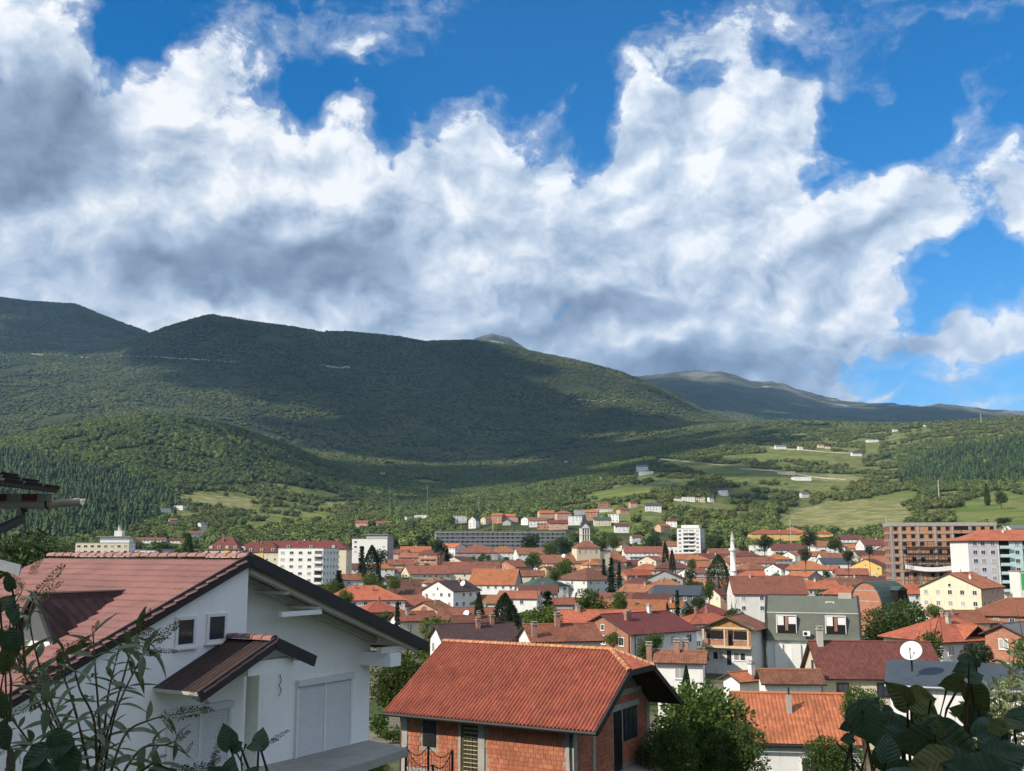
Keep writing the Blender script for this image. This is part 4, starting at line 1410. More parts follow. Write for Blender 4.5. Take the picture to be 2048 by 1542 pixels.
    ('white house with wide orange roof left of the tall cream house', 1830, 1170, 62, 0, 2, 'g', 'orange', 'white', {}),
    ('tall cream and peach house with orange roof', 1922, 1146, 126, 48, 4, 'g', 'orange', 'peach', dict(ratio=.85, gable='cream', nwin=5, chim=1)),
    ('grey walled house with brown hipped roof at right', 1998, 1171, 54, -5, 2, 'h', 'brown', 'grey', {}),
    ('house with rust roof at the right edge', 2034, 1172, 72, -10, 1, 'g', 'rust', 'grey', {}),
    ('orange brick house with wide hipped terracotta roof at right edge', 2034, 1197, 140, -24, 2, 'h', 'terra', 'obrick', {}),
    ('house with bright orange hipped roof and gabled dormer', 1892, 1238, 168, 24, 1, 'h', 'orange', 'white', dict(r=150, chim=2, ratio=.8)),
    ('brick gabled house with grey sheet roof at right edge', 2026, 1248, 120, 40, 2, 'g', 'grey', 'brick', dict(r=140, chim=0, ratio=.8)),
    ('black clad modern shop behind the tall cream house', 1972, 1136, 106, 0, 2, 'f', 'slate', 'black', dict(ratio=.5)),
    ('white roof terrace house under the aqua apartment block', 1945, 1127, 46, 0, 1, 'f', 'concrete', 'white', {}),
    ('small white house above the aqua block', 2036, 1050, 34, 0, 1, 'g', 'grey', 'white', {}),
    # left side behind the white house ridge
    ('low flat white house at far left behind the tiled ridge', 130, 1101, 62, -6, 2, 'f', 'concrete', 'white', {}),
    ('low flat pale house second from left behind the tiled ridge', 212, 1099, 56, 5, 1, 'f', 'concrete', 'white', {}),
    ('low flat house with brown side wall behind the ridge', 258, 1099, 40, 10, 1, 'f', 'concrete', 'peach', {}),
    ('low flat white house left of the maroon apartments', 300, 1100, 54, -4, 1, 'f', 'concrete', 'white', {}),
    ('low flat grey house with dark side behind the ridge', 352, 1098, 52, 6, 1, 'f', 'grey', 'grey', {}),
    ('low flat lilac grey house next to the maroon apartments', 402, 1098, 46, 0, 1, 'f', 'grey', 'lilac', {}),
    ('long low brown roofed row below the conifers', 300, 1075, 62, 0, 1, 'g', 'rust', 'white', dict(ratio=.3, chim=0)),
    ('short low brown roofed row right of the longer one', 360, 1077, 44, -3, 1, 'g', 'brown', 'cream', dict(ratio=.35, chim=0)),
    ('white house with grey gable under the hillside scrub', 392, 1062, 30, 30, 2, 'g', 'rust', 'white', {}),
    ('little white gabled house on the scrubby hillside', 404, 1045, 18, 60, 2, 'g', 'grey', 'white', {}),
    # hillside behind the town
    ('lone house with terracotta roof among trees left of the villas', 724, 1041, 22, 0, 2, 'g', 'terra', 'peach', {}),
    ('low rust roofed house half hidden by trees', 768, 1042, 30, 8, 1, 'g', 'rust', 'cream', {}),
    ('small white gabled house left of the white cube villa', 815, 1033, 16, 50, 2, 'g', 'grey', 'white', {}),
    ('white cube villa on the slope', 844, 1030, 26, -8, 3, 'f', 'concrete', 'white', {}),
    ('white block house with roof terrace on the slope', 920, 1031, 26, 5, 3, 'f', 'concrete', 'white', {}),
    ('steep white twin gable house on the slope', 948, 1033, 20, 70, 3, 'g', 'slate', 'white', dict(pitch=.9)),
    ('yellowish house with orange roof on the slope', 974, 1034, 24, 40, 2, 'g', 'orange', 'cream', {}),
    ('tall orange brick house on the slope', 996, 1027, 26, -20, 3, 'g', 'orange', 'obrick', {}),
    ('orange roofed house at right end of its row on the slope', 1022, 1028, 26, 0, 2, 'g', 'orange', 'peach', {}),
    ('grey gable before the orange houses on the slope', 1018, 1040, 24, 65, 1, 'g', 'grey', 'grey', {}),
    ('white gabled house with dish left of the orange hip', 1056, 1034, 26, 50, 2, 'g', 'terra', 'white', {}),
    ('orange roofed house stacked high on the slope', 1092, 1021, 32, 10, 2, 'g', 'orange', 'peach', {}),
    ('white fronted brown roofed house on the slope', 1076, 1035, 32, 0, 2, 'g', 'rust', 'white', {}),
    ('flat orange brick shell with open balconies', 1088, 1046, 26, -10, 2, 'f', 'concrete', 'obrick', dict(wstyle='void')),
    ('orange house with stepped roofs above the church', 1126, 1021, 30, 10, 3, 'h', 'orange', 'peach', {}),
    ('maroon roofed house left of the white cube by the church', 1116, 1040, 34, 0, 2, 'g', 'maroon', 'peach', {}),
    ('white and glass cube house behind the church spire', 1151, 1032, 28, -10, 3, 'f', 'concrete', 'white', {}),
    ('flat grey house above the glass cube', 1162, 1019, 24, 0, 2, 'f', 'grey', 'grey', {}),
    ('orange brick house with white terrace wall', 1184, 1020, 26, -10, 3, 'g', 'orange', 'obrick', {}),
    ('long flat white house over the church', 1207, 1018, 32, 0, 1, 'f', 'concrete', 'white', {}),
    ('cream house with green roof and gable on the slope', 1204, 1034, 30, 0, 2, 'g', 'green', 'cream', {}),
    ('bluish white stepped cube house on the slope', 1228, 1028, 24, -15, 3, 'f', 'concrete', 'white', {}),
    ('terracotta roofed house at the wood edge', 1246, 1015, 24, 20, 2, 'h', 'terra', 'peach', {}),
    ('flat roofed shell high above the church', 1208, 1005, 20, 0, 2, 'f', 'concrete', 'obrick', dict(wstyle='void')),
    ('small red roofed house in the shade', 1266, 1003, 16, 10, 2, 'g', 'maroon', 'peach', {}),
    ('dark roofed white villa on the shaded slope', 1306, 1006, 30, -5, 2, 'g', 'slate', 'white', dict(chim=0)),
    ('white house with brown roof right of the grassy plot', 1243, 1047, 26, 0, 2, 'g', 'brown', 'white', {}),
    ('house with orange gable left of the white tower block', 1325, 1048, 28, 30, 2, 'g', 'orange', 'peach', {}),
    ('red roofed white house above the orange gable', 1343, 1038, 22, -10, 2, 'g', 'maroon', 'white', {}),
    ('small cluster house with brown roof below the grassy plot', 1272, 1070, 26, 10, 2, 'g', 'rust', 'white', {}),
    ('white house with blue shutters right of the church', 1208, 1081, 50, 20, 2, 'g', 'maroon', 'white', dict(ratio=.7)),
    ('cream corner house beside the brown roofed row', 1238, 1084, 30, -40, 2, 'g', 'rust', 'cream', {}),
    # far up the valley
    ('upper white villa on the dark green slope', 1284, 930, 20, 0, 3, 'g', 'grey', 'white', {}),
    ('flat white villa just below the upper villa', 1292, 943, 24, 0, 2, 'f', 'concrete', 'white', {}),
    ('leftmost low white house of the shaded row', 1356, 997, 14, 0, 1, 'f', 'concrete', 'white', {}),
    ('second white house of the shaded row', 1376, 994, 22, 0, 2, 'f', 'concrete', 'white', {}),
    ('cream framed shell in the shaded row', 1400, 995, 16, 0, 2, 'f', 'concrete', 'cream', dict(wstyle='void')),
    ('small pale house at right end of the shaded row', 1421, 994, 12, 20, 2, 'g', 'grey', 'white', {}),
    ('white gabled house above the shaded row', 1446, 977, 20, -20, 3, 'g', 'slate', 'white', {}),
    ('small white house alone below the pale strip field', 1608, 985, 16, 10, 2, 'g', 'grey', 'white', {}),
    ('long flat white villa by the hillside road', 1602, 954, 32, -5, 2, 'f', 'concrete', 'white', {}),
    ('flat roofed pale house with open frame by the hillside road', 1572, 943, 26, 0, 2, 'f', 'concrete', 'cream', dict(wstyle='void')),
    ('white house at left of the high hamlet', 1560, 890, 18, 0, 2, 'g', 'grey', 'white', {}),
    ('narrow white house in the high hamlet', 1600, 892, 9, 10, 3, 'g', 'terra', 'white', {}),
    ('orange roofed house of the high hamlet', 1641, 889, 10, 0, 2, 'g', 'orange', 'cream', {}),
    ('cream house right of the orange one in the high hamlet', 1655, 892, 8, 0, 2, 'g', 'terra', 'cream', {}),
    ('wide white villa on the right hand hill', 1744, 880, 18, 0, 2, 'f', 'concrete', 'white', {}),
    ('dark roofed house on the road below the white villa', 1712, 904, 16, 0, 2, 'g', 'slate', 'white', {}),
    ('tiny white house near the hill crest', 1790, 858, 8, 0, 2, 'g', 'terra', 'white', {}),
    ('pale shed on the hill crest', 1852, 849, 8, 0, 1, 'g', 'grey', 'white', {}),
    ('white concrete wedge house left of the two on the hillside', 330, 1016, 22, 30, 2, 'f', 'concrete', 'white', {}),
    ('white concrete box house right of the wedge house', 362, 1011, 24, -20, 2, 'f', 'concrete', 'white', {}),
    ('small orange roofed house below the concrete boxes', 346, 1037, 18, 30, 2, 'g', 'terra', 'peach', {}),
    ('pale house in the dark hillside shade left', 765, 943, 9, 0, 2, 'g', 'terra', 'peach', {}),
    ('tiny white hut in the shaded wood', 1132, 921, 8, 0, 1, 'g', 'grey', 'white', {}),
    # roofs packed between the larger ones
    ('peach house with rust roof between church and grassy plot', 1212, 1102, 40, 5, 2, 'g', 'rust', 'peach', {}),
    ('cream house with hipped maroon roof directly behind the mosque', 1490, 1102, 40, 0, 2, 'h', 'maroon', 'cream', {}),
    ('white house with terracotta gable left of the dark roadside tree', 1590, 1103, 40, 35, 2, 'g', 'terra', 'white', {}),
    ('white house with orange roof right of the dark roadside tree', 1630, 1103, 40, -10, 2, 'g', 'orange', 'white', {}),
    ('grey house with brown roof left of the hoist mast', 1736, 1101, 40, 0, 2, 'g', 'brown', 'grey', {}),
    ('white house with terracotta roof under the long white three storey house', 1350, 1108, 44, 0, 2, 'g', 'terra', 'white', {}),
    ('grey house with orange hip right below the white tower block', 1390, 1110, 42, 10, 2, 'h', 'orange', 'grey', {}),
    ('peach house with brown roof left behind the cedar', 1424, 1107, 40, -5, 2, 'g', 'brown', 'peach', {}),
    ('cream house with rust roof below the reddish house', 800, 1119, 46, 6, 2, 'g', 'rust', 'cream', {}),
    ('cream house with orange hip below the brown roofed balcony house', 1294, 1128, 48, 0, 1.6, 'h', 'orange', 'cream', {}),
    ('white house with brown gable right of the mosque hall', 1560, 1128, 48, 40, 2, 'g', 'brown', 'white', {}),
    ('white house with brown roof at foot of the tall brick house', 912, 1138, 52, -8, 1.6, 'g', 'brown', 'white', {}),
    ('white house with rust gable left of the cedar', 1388, 1136, 50, 45, 1.6, 'g', 'rust', 'white', {}),
    ('cream house with orange roof right at the foot of the minaret', 1496, 1142, 50, -6, 1, 'g', 'orange', 'cream', {}),
    ('brick house with terracotta roof below the flat slate roof', 1702, 1137, 52, -12, 1.6, 'g', 'terra', 'brick', {}),
    ('white house with terracotta roof below the white apartment block', 704, 1148, 54, 15, 1.6, 'g', 'terra', 'white', {}),
    ('cream house with brown hip left of the grey bargeboard gable', 1276, 1156, 56, 8, 1.4, 'h', 'brown', 'cream', {}),
    ('peach house with terracotta hip under the grey bargeboard gable', 1330, 1158, 58, -4, 1.4, 'h', 'terra', 'peach', {}),
    ('peach house with rust roof left of the yellow gable foot', 1684, 1156, 58, -8, 1.6, 'g', 'rust', 'peach', {}),
    ('white house with brown roof between barrel roof and yellow gable', 1748, 1153, 56, 5, 1.2, 'g', 'brown', 'white', {}),
    ('peach house with rust hip left of the big white gable foot', 866, 1180, 60, 5, 1.2, 'h', 'rust', 'peach', {}),
    ('white house with terracotta roof below the weathered steep roof', 966, 1190, 66, -5, 1.4, 'g', 'terra', 'white', {}),
    ('grey house with rust roof above the long bright orange roof', 1230, 1186, 66, 6, 1.2, 'g', 'rust', 'grey', {}),
    ('white house with brown roof at foot of the shaded white gable', 1306, 1188, 66, -10, 1.2, 'g', 'brown', 'white', {}),
    ('cream house with terracotta roof below the tall cream house', 1900, 1222, 90, 10, 1.4, 'g', 'terra', 'cream', {}),
    ('brick house with rust roof right of the orange hip dormer', 1990, 1222, 84, -8, 1.4, 'g', 'rust', 'brick', {}),
]
for _t in TOWN:
    _l, _px, _py, _w, _rot, _st, _k, _rc, _wc, _o = _t
    _far = _py < 1062
    _kw = dict(chim=1 if _w > 20 else 0)
    if 1078 < _py < 1240: _st, _w = _st * 0.82, _w * 1.34
    elif _py <= 1062: _w *= 1.15
    _kw.update(_o)
    if _w < 14: _kw['wins'] = True
    house(_l, _px, _py, _w, _rot, _st, _k, _rc, _wc, **_kw)

# ------------------------------------------------------------------ larger buildings of the town
def frame_at(name, label, cat, px, py, r, rot, H, group=None):
    """an Empty on the ground whose top (H above eaves line) is seen at px, py; returns it and the height from its foot to the top"""
    top = place(px, py, r)
    gz = ground(top.x, top.y) - 0.6
    zb = min(gz, top.z - H)
    o = empty(name, (top.x, top.y, zb), math.radians(rot))
    tag(o, label, cat, group)
    CLEAR.append((px, 30 if r > 300 else 90, r))
    return o, top.z - zb


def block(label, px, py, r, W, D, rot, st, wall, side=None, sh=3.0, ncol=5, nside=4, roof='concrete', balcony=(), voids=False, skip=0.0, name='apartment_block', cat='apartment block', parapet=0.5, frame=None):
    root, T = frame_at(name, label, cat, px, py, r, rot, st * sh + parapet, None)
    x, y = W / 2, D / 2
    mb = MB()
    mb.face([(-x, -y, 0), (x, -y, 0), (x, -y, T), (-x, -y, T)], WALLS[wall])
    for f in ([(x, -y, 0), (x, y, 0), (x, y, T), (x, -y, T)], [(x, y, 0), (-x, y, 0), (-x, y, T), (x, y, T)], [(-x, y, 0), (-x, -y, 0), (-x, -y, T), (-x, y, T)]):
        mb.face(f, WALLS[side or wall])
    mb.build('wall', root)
    rf = MB(); rf.box((-x - .15, -y - .15, T), (x + .15, y + .15, T + .22), ROOFS[roof])
    rf.build('roof', root)
    E = T - parapet
    for s in range(st):
        zf = E - (s + 1) * sh
        if zf < -0.5: break
        for i in range(ncol):
            cx_ = -x + W * (i + .5) / ncol
            cw = W / ncol
            if i in balcony:
                b = MB()
                b.box((cx_ - cw * .46, -y - 1.1, zf - .12), (cx_ + cw * .46, -y, zf + .06), M_CONC)
                ob = b.build('balcony', root)
                p = MB(); p.box((cx_ - cw * .46, -y - 1.1, zf + .06), (cx_ + cw * .46, -y - 1.0, zf + 1.05), WALLS[wall]); p.build('parapet', ob)
                v = MB(); v.face([(cx_ - cw * .42, -y - .03, zf + .06), (cx_ + cw * .42, -y - .03, zf + .06), (cx_ + cw * .42, -y - .03, zf + 2.5), (cx_ - cw * .42, -y - .03, zf + 2.5)], M_GLASS); v.build('balcony_door', root)
            else:
                if _hr.random() < skip: continue
                o = link('window', void_mesh(1.4, 1.5) if voids else window_mesh(min(1.9, cw * .55), 1.35, 'two', frame), root, (cx_, -y - .03, zf + .95))
        for i in range(nside):
            cy_ = -y + D * (i + .5) / nside
            for sx in (-1, 1):
                nw = Matrix.Rotation(math.radians(rot), 3, 'Z') @ Vector((sx, 0, 0))
                if nw.dot(-Vector((root.location.x, root.location.y, 0)).normalized()) < .1: continue
                if _hr.random() < skip: continue
                o = link('window', void_mesh(1.2, 1.4) if voids else window_mesh(1.3, 1.35, 'two', frame), root, (sx * (x + .03), cy_, zf + .95))
                o.rotation_euler = (0, 0, math.radians(90 * sx))
    return root, T


_b, _T = block('white five storey apartment block with balcony strip left of town', 618, 1097, 480, 21.5, 17, -14, 6, 'white', 'white', 3.0, 5, 5, balcony=(4,))
_b, _T = block('white four storey modern building behind the tiled ridge at left', 212, 1086, 610, 28, 12, 4, 4, 'cream', 'white', 2.9, 8, 3, name='office_building', cat='office building')
mb = MB(); mb.box((-2, -4, _T + .22), (13.5, 4, _T + 3.2), WALLS['white']); mb.box((5, -3, _T + 3.2), (9, 2, _T + 6.6), WALLS['white']); mb.build('penthouse', _b)
mb = MB(); mb.box((-4, -5, _T + 3.21), (14.5, 5, _T + 3.6), ROOFS['concrete']); mb.build('roof_slab', _b)
mb = MB(); mb.tube([(7, 0, _T + 6.6), (7, 0, _T + 9.8)], [1.1, 1.0], 10, M_PLASTER); mb.build('water_tank', _b, True)
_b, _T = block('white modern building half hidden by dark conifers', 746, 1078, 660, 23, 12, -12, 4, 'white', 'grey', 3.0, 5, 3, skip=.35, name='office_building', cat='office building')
mb = MB(); mb.box((-3, -4, _T + .22), (11, 5, _T + 2.6), WALLS['grey']); mb.box((-4, -5, _T + 2.61), (11.8, 5.6, _T + 2.95), ROOFS['concrete']); mb.build('penthouse', _b)
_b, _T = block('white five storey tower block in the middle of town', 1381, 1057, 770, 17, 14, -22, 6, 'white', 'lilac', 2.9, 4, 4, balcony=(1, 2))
mb = MB(); mb.box((-6, -4, _T + .22), (7, 5, _T + 2.4), WALLS['white']); mb.build('penthouse', _b)

# maroon apartments with steep roofs
for _l, _px, _py, _w, _rot, _k, _pt in (('maroon roofed apartment house with ochre stair tower', 456, 1074, 74, -6, 3, .95), ('maroon roofed apartment house with round gable window', 522, 1083, 104, -8, 4, .8),
                                        ('long maroon roofed apartment house behind the white block', 606, 1082, 196, -4, 4, .6)):
    _o = house(_l, _px, _py, _w, _rot, _k, 'h', 'maroon', 'cream', r=560, pitch=_pt, chim=3, cat='apartment house', name='apartment_house', nwin=6, D=13.0)
    _root, _W, _D, _E, _rise, _r = HOUSES[_l]
    for i in range(4):
        d = MB(); d.box((-.7, -.4, 0), (.7, 1.4, 1.3), M_TRIM); d.face([(-.5, -.43, .15), (.5, -.43, .15), (.5, -.43, 1.15), (-.5, -.43, 1.15)], M_GLASS)
        d.build('dormer', _o, loc=(-_W * .36 + i * _W * .24, -_D / 2 + .5, _E + .35))
    if 'round' in _l:
        g = MB(); g.tube([(-_W * .3, -_D / 2 - .7, _E + .9), (-_W * .3, -_D / 2 + 1.6, _E + .9)], 1.7, 20, WALLS['white']); g.tube([(-_W * .3, -_D / 2 - .74, _E + .9), (-_W * .3, -_D / 2 - .69, _E + .9)], 1.3, 20, M_GLASS); g.build('round_window', _o)
    s_ = MB(); s_.box((-1.2, -.25, 0), (1.2, 0, _E - .2), WALLS['yellow']); s_.build('stair_tower', _o, loc=(_W * .12, -_D / 2, 0))

# scaffolded slab block
_b, _T = block('long grey slab block wrapped in scaffolding', 1000, 1064, 840, 104, 12, 3, 4, 'grey', 'grey', 3.0, 26, 2, voids=True, skip=.1)
_sc = empty('scaffolding', _b.location, _b.rotation_euler[2]); tag(_sc, 'grey tube scaffolding along the long slab block', 'scaffolding')
mb = MB()
for i in range(36): mb.bar((-52 + i * 104 / 35, -7.4, 0), (-52 + i * 104 / 35, -7.4, _T + 1.0), .16, .16, M_PLASTER)
mb.build('upright', _sc)
for k in range(5):
    mb = MB(); mb.box((-52, -7.6, _T - .4 - k * 3.0), (52, -6.5, _T - .2 - k * 3.0), M_ZINC); mb.bar((-52, -7.5, _T + .7 - k * 3), (52, -7.5, _T + .7 - k * 3), .14, .14, M_ZINC); mb.build('walkway', _sc)

# unfinished brick apartments
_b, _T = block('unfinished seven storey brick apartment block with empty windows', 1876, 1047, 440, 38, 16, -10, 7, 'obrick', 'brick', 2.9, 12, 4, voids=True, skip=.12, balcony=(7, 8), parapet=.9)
for k in range(8):
    z_ = _T - .9 - k * 2.9
    if z_ < 0: break
    mb = MB(); mb.box((-19.25, -8.25, z_ - .2), (19.25, 8.25, z_ + (.9 if k == 0 else .12)), M_CONC); mb.build('floor_slab', _b)
for i in (-19.1, -15.6, -9.2, -3.0, 3.4, 9.5, 18.7):
    mb = MB(); mb.box((i - .35, -8.2, 0), (i + .35, -7.9, _T - 1.2), M_CONC); mb.build('column', _b)
mb = MB(); mb.box((3.5, -8.12, 0), (9.2, -8.06, _T - 1.3), M_DARK); mb.build('recess_shade', _b)  # dark strip painted for the shade of the recess
_sc = empty('scaffolding', _b.location, _b.rotation_euler[2]); tag(_sc, 'thin scaffolding with white banner before the unfinished block', 'scaffolding')
for i in range(9):
    mb = MB(); mb.bar((-15.5 + i * 2.3, -9.6, 0), (-15.5 + i * 2.3, -9.6, _T - 7.0), .13, .13, M_METAL); mb.build('upright', _sc)
for k in range(5):
    mb = MB(); mb.box((-15.8, -9.9, _T - 8.0 - k * 2.4), (3.2, -9.0, _T - 7.85 - k * 2.4), M_METAL); mb.build('walkway', _sc)
mb = MB()
_pts = [(-15 + i * 2.4, -9.95, _T - 17.2 - 1.1 * math.sin(i / 8 * math.pi)) for i in range(9)]
for i in range(8):
    a, b = Vector(_pts[i]), Vector(_pts[i + 1]); mb.face([a, b, b + Vector((0, .05, 1.6)), a + Vector((0, .05, 1.6))], M_TRIM)
mb.build('banner', _sc)
_hm, _HT = frame_at('hoist_mast', 'grey lattice hoist mast left of the unfinished block', 'hoist mast', 1782, 1064, 420, 0, 10)
mb = MB()
for sx in (-.5, .5):
    for sy in (-.5, .5): mb.bar((sx, sy, 0), (sx, sy, _HT), .12, .12, M_ZINC)
mb.build('rail', _hm)
mb = MB()
for k in range(int(_HT / 1.2)):
    z_ = k * 1.2; s_ = 1 if k % 2 else -1
    mb.bar((-.5 * s_, -.5, z_), (.5 * s_, -.5, z_ + 1.2), .08, .08, M_ZINC); mb.bar((-.5, -.5, z_), (.5, -.5, z_), .08, .08, M_ZINC)
mb.build('lattice', _hm)

# pale aqua apartments at the right edge
_l = 'white and aqua apartment block with orange hipped roof at right edge'
_o = house(_l, 2044, 1060, 236, -3, 6, 'h', 'orange', 'white', ratio=.38, r=400, pitch=.42, chim=3, cat='apartment block', name='apartment_block', wins=False, ov=.9)
_root, _W, _D, _E, _rise, _r = HOUSES[_l]
mb = MB(); mb.box((-_W / 2 - .01, -_D / 2 - .12, 0), (-_W / 2 + 9.5, -_D / 2 - .01, _E - .3), WALLS['lilac']); mb.build('facade_panel', _o)
mb = MB(); mb.box((-_W / 2 + 14.0, -_D / 2 - .12, 0), (-_W / 2 + 17.8, -_D / 2 - .01, _E - .3), WALLS['aqua']); mb.build('facade_panel', _o)
for s in range(6):
    zf = _E - (s + 1) * 2.85
    for i, cx_ in enumerate((2.2, 4.8, 8.0, 16.0, 25.0, 30.0)):
        link('window', window_mesh(1.5, 1.4), _o, (-_W / 2 + cx_, -_D / 2 - (.16 if cx_ < 9 or cx_ == 16.0 else .05), zf + .9))
    for cx_, cw in ((11.8, 3.6), (20.5, 5.4)):
        mb = MB(); mb.box((cx_ - cw / 2 - _W / 2, -_D / 2 - 1.2, zf - .1), (cx_ + cw / 2 - _W / 2, -_D / 2, zf + .08), M_CONC); bo = mb.build('balcony', _o)
        mb = MB(); mb.box((cx_ - cw / 2 - _W / 2, -_D / 2 - 1.2, zf + .08), (cx_ + cw / 2 - _W / 2, -_D / 2 - 1.1, zf + .95), WALLS['aqua']); mb.build('parapet', bo)
        mb = MB(); mb.face([(cx_ - cw * .46 - _W / 2, -_D / 2 - .04, zf + .1), (cx_ + cw * .46 - _W / 2, -_D / 2 - .04, zf + .1), (cx_ + cw * .46 - _W / 2, -_D / 2 - .04, zf + 2.6), (cx_ - cw * .46 - _W / 2, -_D / 2 - .04, zf + 2.6)], M_DARK); mb.build('balcony_shade', _o)  # flat dark sheet painted for the shade behind the balcony
# green glazed kiosk
_b, _T = block('bright green glazed shop front at the right edge', 2060, 1143, 330, 9, 6, 0, 2, 'white', 'white', 2.6, 1, 1, skip=1.0, name='shop', cat='shop')
M_GREEN = plain('panel_green', (0.06, 0.42, 0.12), 0.3, 0.15, 0.8, spec=0.5)
for i in range(4):
    for k in range(2):
        mb = MB(); mb.box((-4.2 + i * 2.1 + .08, -3.1, _T - 4.9 + k * 2.3), (-4.2 + i * 2.1 + 2.0, -3.02, _T - 2.75 + k * 2.3), M_GREEN); mb.build('glass_panel', _b)


# church
def church():
    root, T = frame_at('church', 'cream church with slender bell tower and brown nave roof', 'church', 1169, 1036, 640, 12, 24)
    w = 2.6
    tb = T - 6.5
    mb = MB(); mb.box((-w, -w, 0), (w, w, tb - 7.5), WALLS['white']); mb.build('tower', root)
    M_BEL = WALLS['cream']
    for k in range(2):
        z0 = tb - 7.5 + k * 3.9
        mb = MB(); mb.box((-w - .15, -w - .15, z0), (w + .15, w + .15, z0 + .35), M_BEL); mb.build('cornice', root)
        mb = MB(); mb.box((-w * .8, -w * .8, z0 + .35), (w * .8, w * .8, z0 + 3.6), M_DARK); mb.build('belfry_shade', root)  # dark box stands in for the shade inside the belfry
        for sx, sy, vertical in ((0, -1, 0), (1, 0, 1), (-1, 0, 1), (0, 1, 0)):
            for i in range(4):
                t_ = -w + .35 + i * (2 * w - .7) / 3
                c_ = (t_, sy * (w - .3)) if not vertical else (sx * (w - .3), t_)
                m2 = MB(); m2.box((c_[0] - .35, c_[1] - .3, z0 + .35), (c_[0] + .35, c_[1] + .3, z0 + 3.6), WALLS['white']); m2.build('pier', root)
    mb = MB(); mb.box((-w - .15, -w - .15, tb), (w + .15, w + .15, tb + .3), M_BEL); mb.build('cornice', root)
    rb = RB()
    rb.slope([(-w - .2, -w - .2, tb + .3), (w + .2, -w - .2, tb + .3), (0, 0, T + 3.0)], ROOFS['slate'], .1); rb.slope([(w + .2, -w - .2, tb + .3), (w + .2, w + .2, tb + .3), (0, 0, T + 3.0)], ROOFS['slate'], .1)
    rb.slope([(w + .2, w + .2, tb + .3), (-w - .2, w + .2, tb + .3), (0, 0, T + 3.0)], ROOFS['slate'], .1); rb.slope([(-w - .2, w + .2, tb + .3), (-w - .2, -w - .2, tb + .3), (0, 0, T + 3.0)], ROOFS['slate'], .1)
    rb.build('spire', root)
    g = MB(); g.prism([(-w - .1, -w - .25, tb + .3), (w + .1, -w - .25, tb + .3), (0, -w - .25, tb + 3.0)], (0, .3, 0), WALLS['white']); g.build('tower_gable', root)
    # nave in front
    n = MB(); n.box((-9, -14, 0), (5.5, -w - .3, tb - 11.5), WALLS['cream']); n.build('nave', root)
    rb = RB(); e = tb - 11.5
    X0, X1, Y0, Y1 = -9.6, 6.1, -14.6, -w
    ax, ay = (X0 + X1) / 2, (Y0 + Y1) / 2
    rb.slope([(X0, Y0, e), (X1, Y0, e), (ax + 1.5, ay, e + 4.2), (ax - 1.5, ay, e + 4.2)], ROOFS['rust'], .15); rb.slope([(X1, Y1, e), (X0, Y1, e), (ax - 1.5, ay, e + 4.2), (ax + 1.5, ay, e + 4.2)], ROOFS['rust'], .15)
    rb.slope([(X1, Y0, e), (X1, Y1, e), (ax + 1.5, ay, e + 4.2)], ROOFS['rust'], .15); rb.slope([(X0, Y1, e), (X0, Y0, e), (ax - 1.5, ay, e + 4.2)], ROOFS['rust'], .15)
    rb.build('nave_roof', root)
    a = MB(); a.box((5.5, -13, 0), (12, -5, e - 2.0), WALLS['cream']); a.box((5.2, -13.4, e - 2.0), (12.5, -4.6, e - 1.5), ROOFS['green']); a.build('aisle', root)
    for i in range(4): link('window', window_mesh(.9, 2.0, 'one'), root, (-7.2 + i * 3.4, -14.03, e - 3.4))


church()


def minaret():
    root, T = frame_at('minaret', 'slender white minaret with pointed grey cap', 'minaret', 1464, 1060, 545, 0, 24)
    n = 16
    mw = WALLS['white']
    b = MB(); b.tube([(0, 0, 0), (0, 0, T - 22), (0, 0, T - 20.5)], [1.9, 1.9, 1.45], n, mw); b.build('base', root, True)
    s = MB(); s.tube([(0, 0, T - 20.5), (0, 0, T - 11.2), (0, 0, T - 10.6), (0, 0, T - 10.3)], [1.42, 1.3, 1.6, 1.95], n, mw); s.build('shaft', root, True)
    g = MB(); g.tube([(0, 0, T - 10.3), (0, 0, T - 9.2)], [1.98, 1.98], n, mw); g.build('balcony', root)
    u = MB(); u.tube([(0, 0, T - 9.2), (0, 0, T - 5.4), (0, 0, T - 5.1)], [1.05, 1.0, 1.2], n, mw); u.build('upper_shaft', root, True)
    c = MB(); c.tube([(0, 0, T - 5.1), (0, 0, T - 2.0), (0, 0, T)], [1.15, .5, .03], n, M_PLASTER); c.build('cap', root, True)
    f = MB(); f.tube([(0, 0, T - .1), (0, 0, T + 1.0)], .07, 6, M_METAL); f.build('finial', root)


minaret()


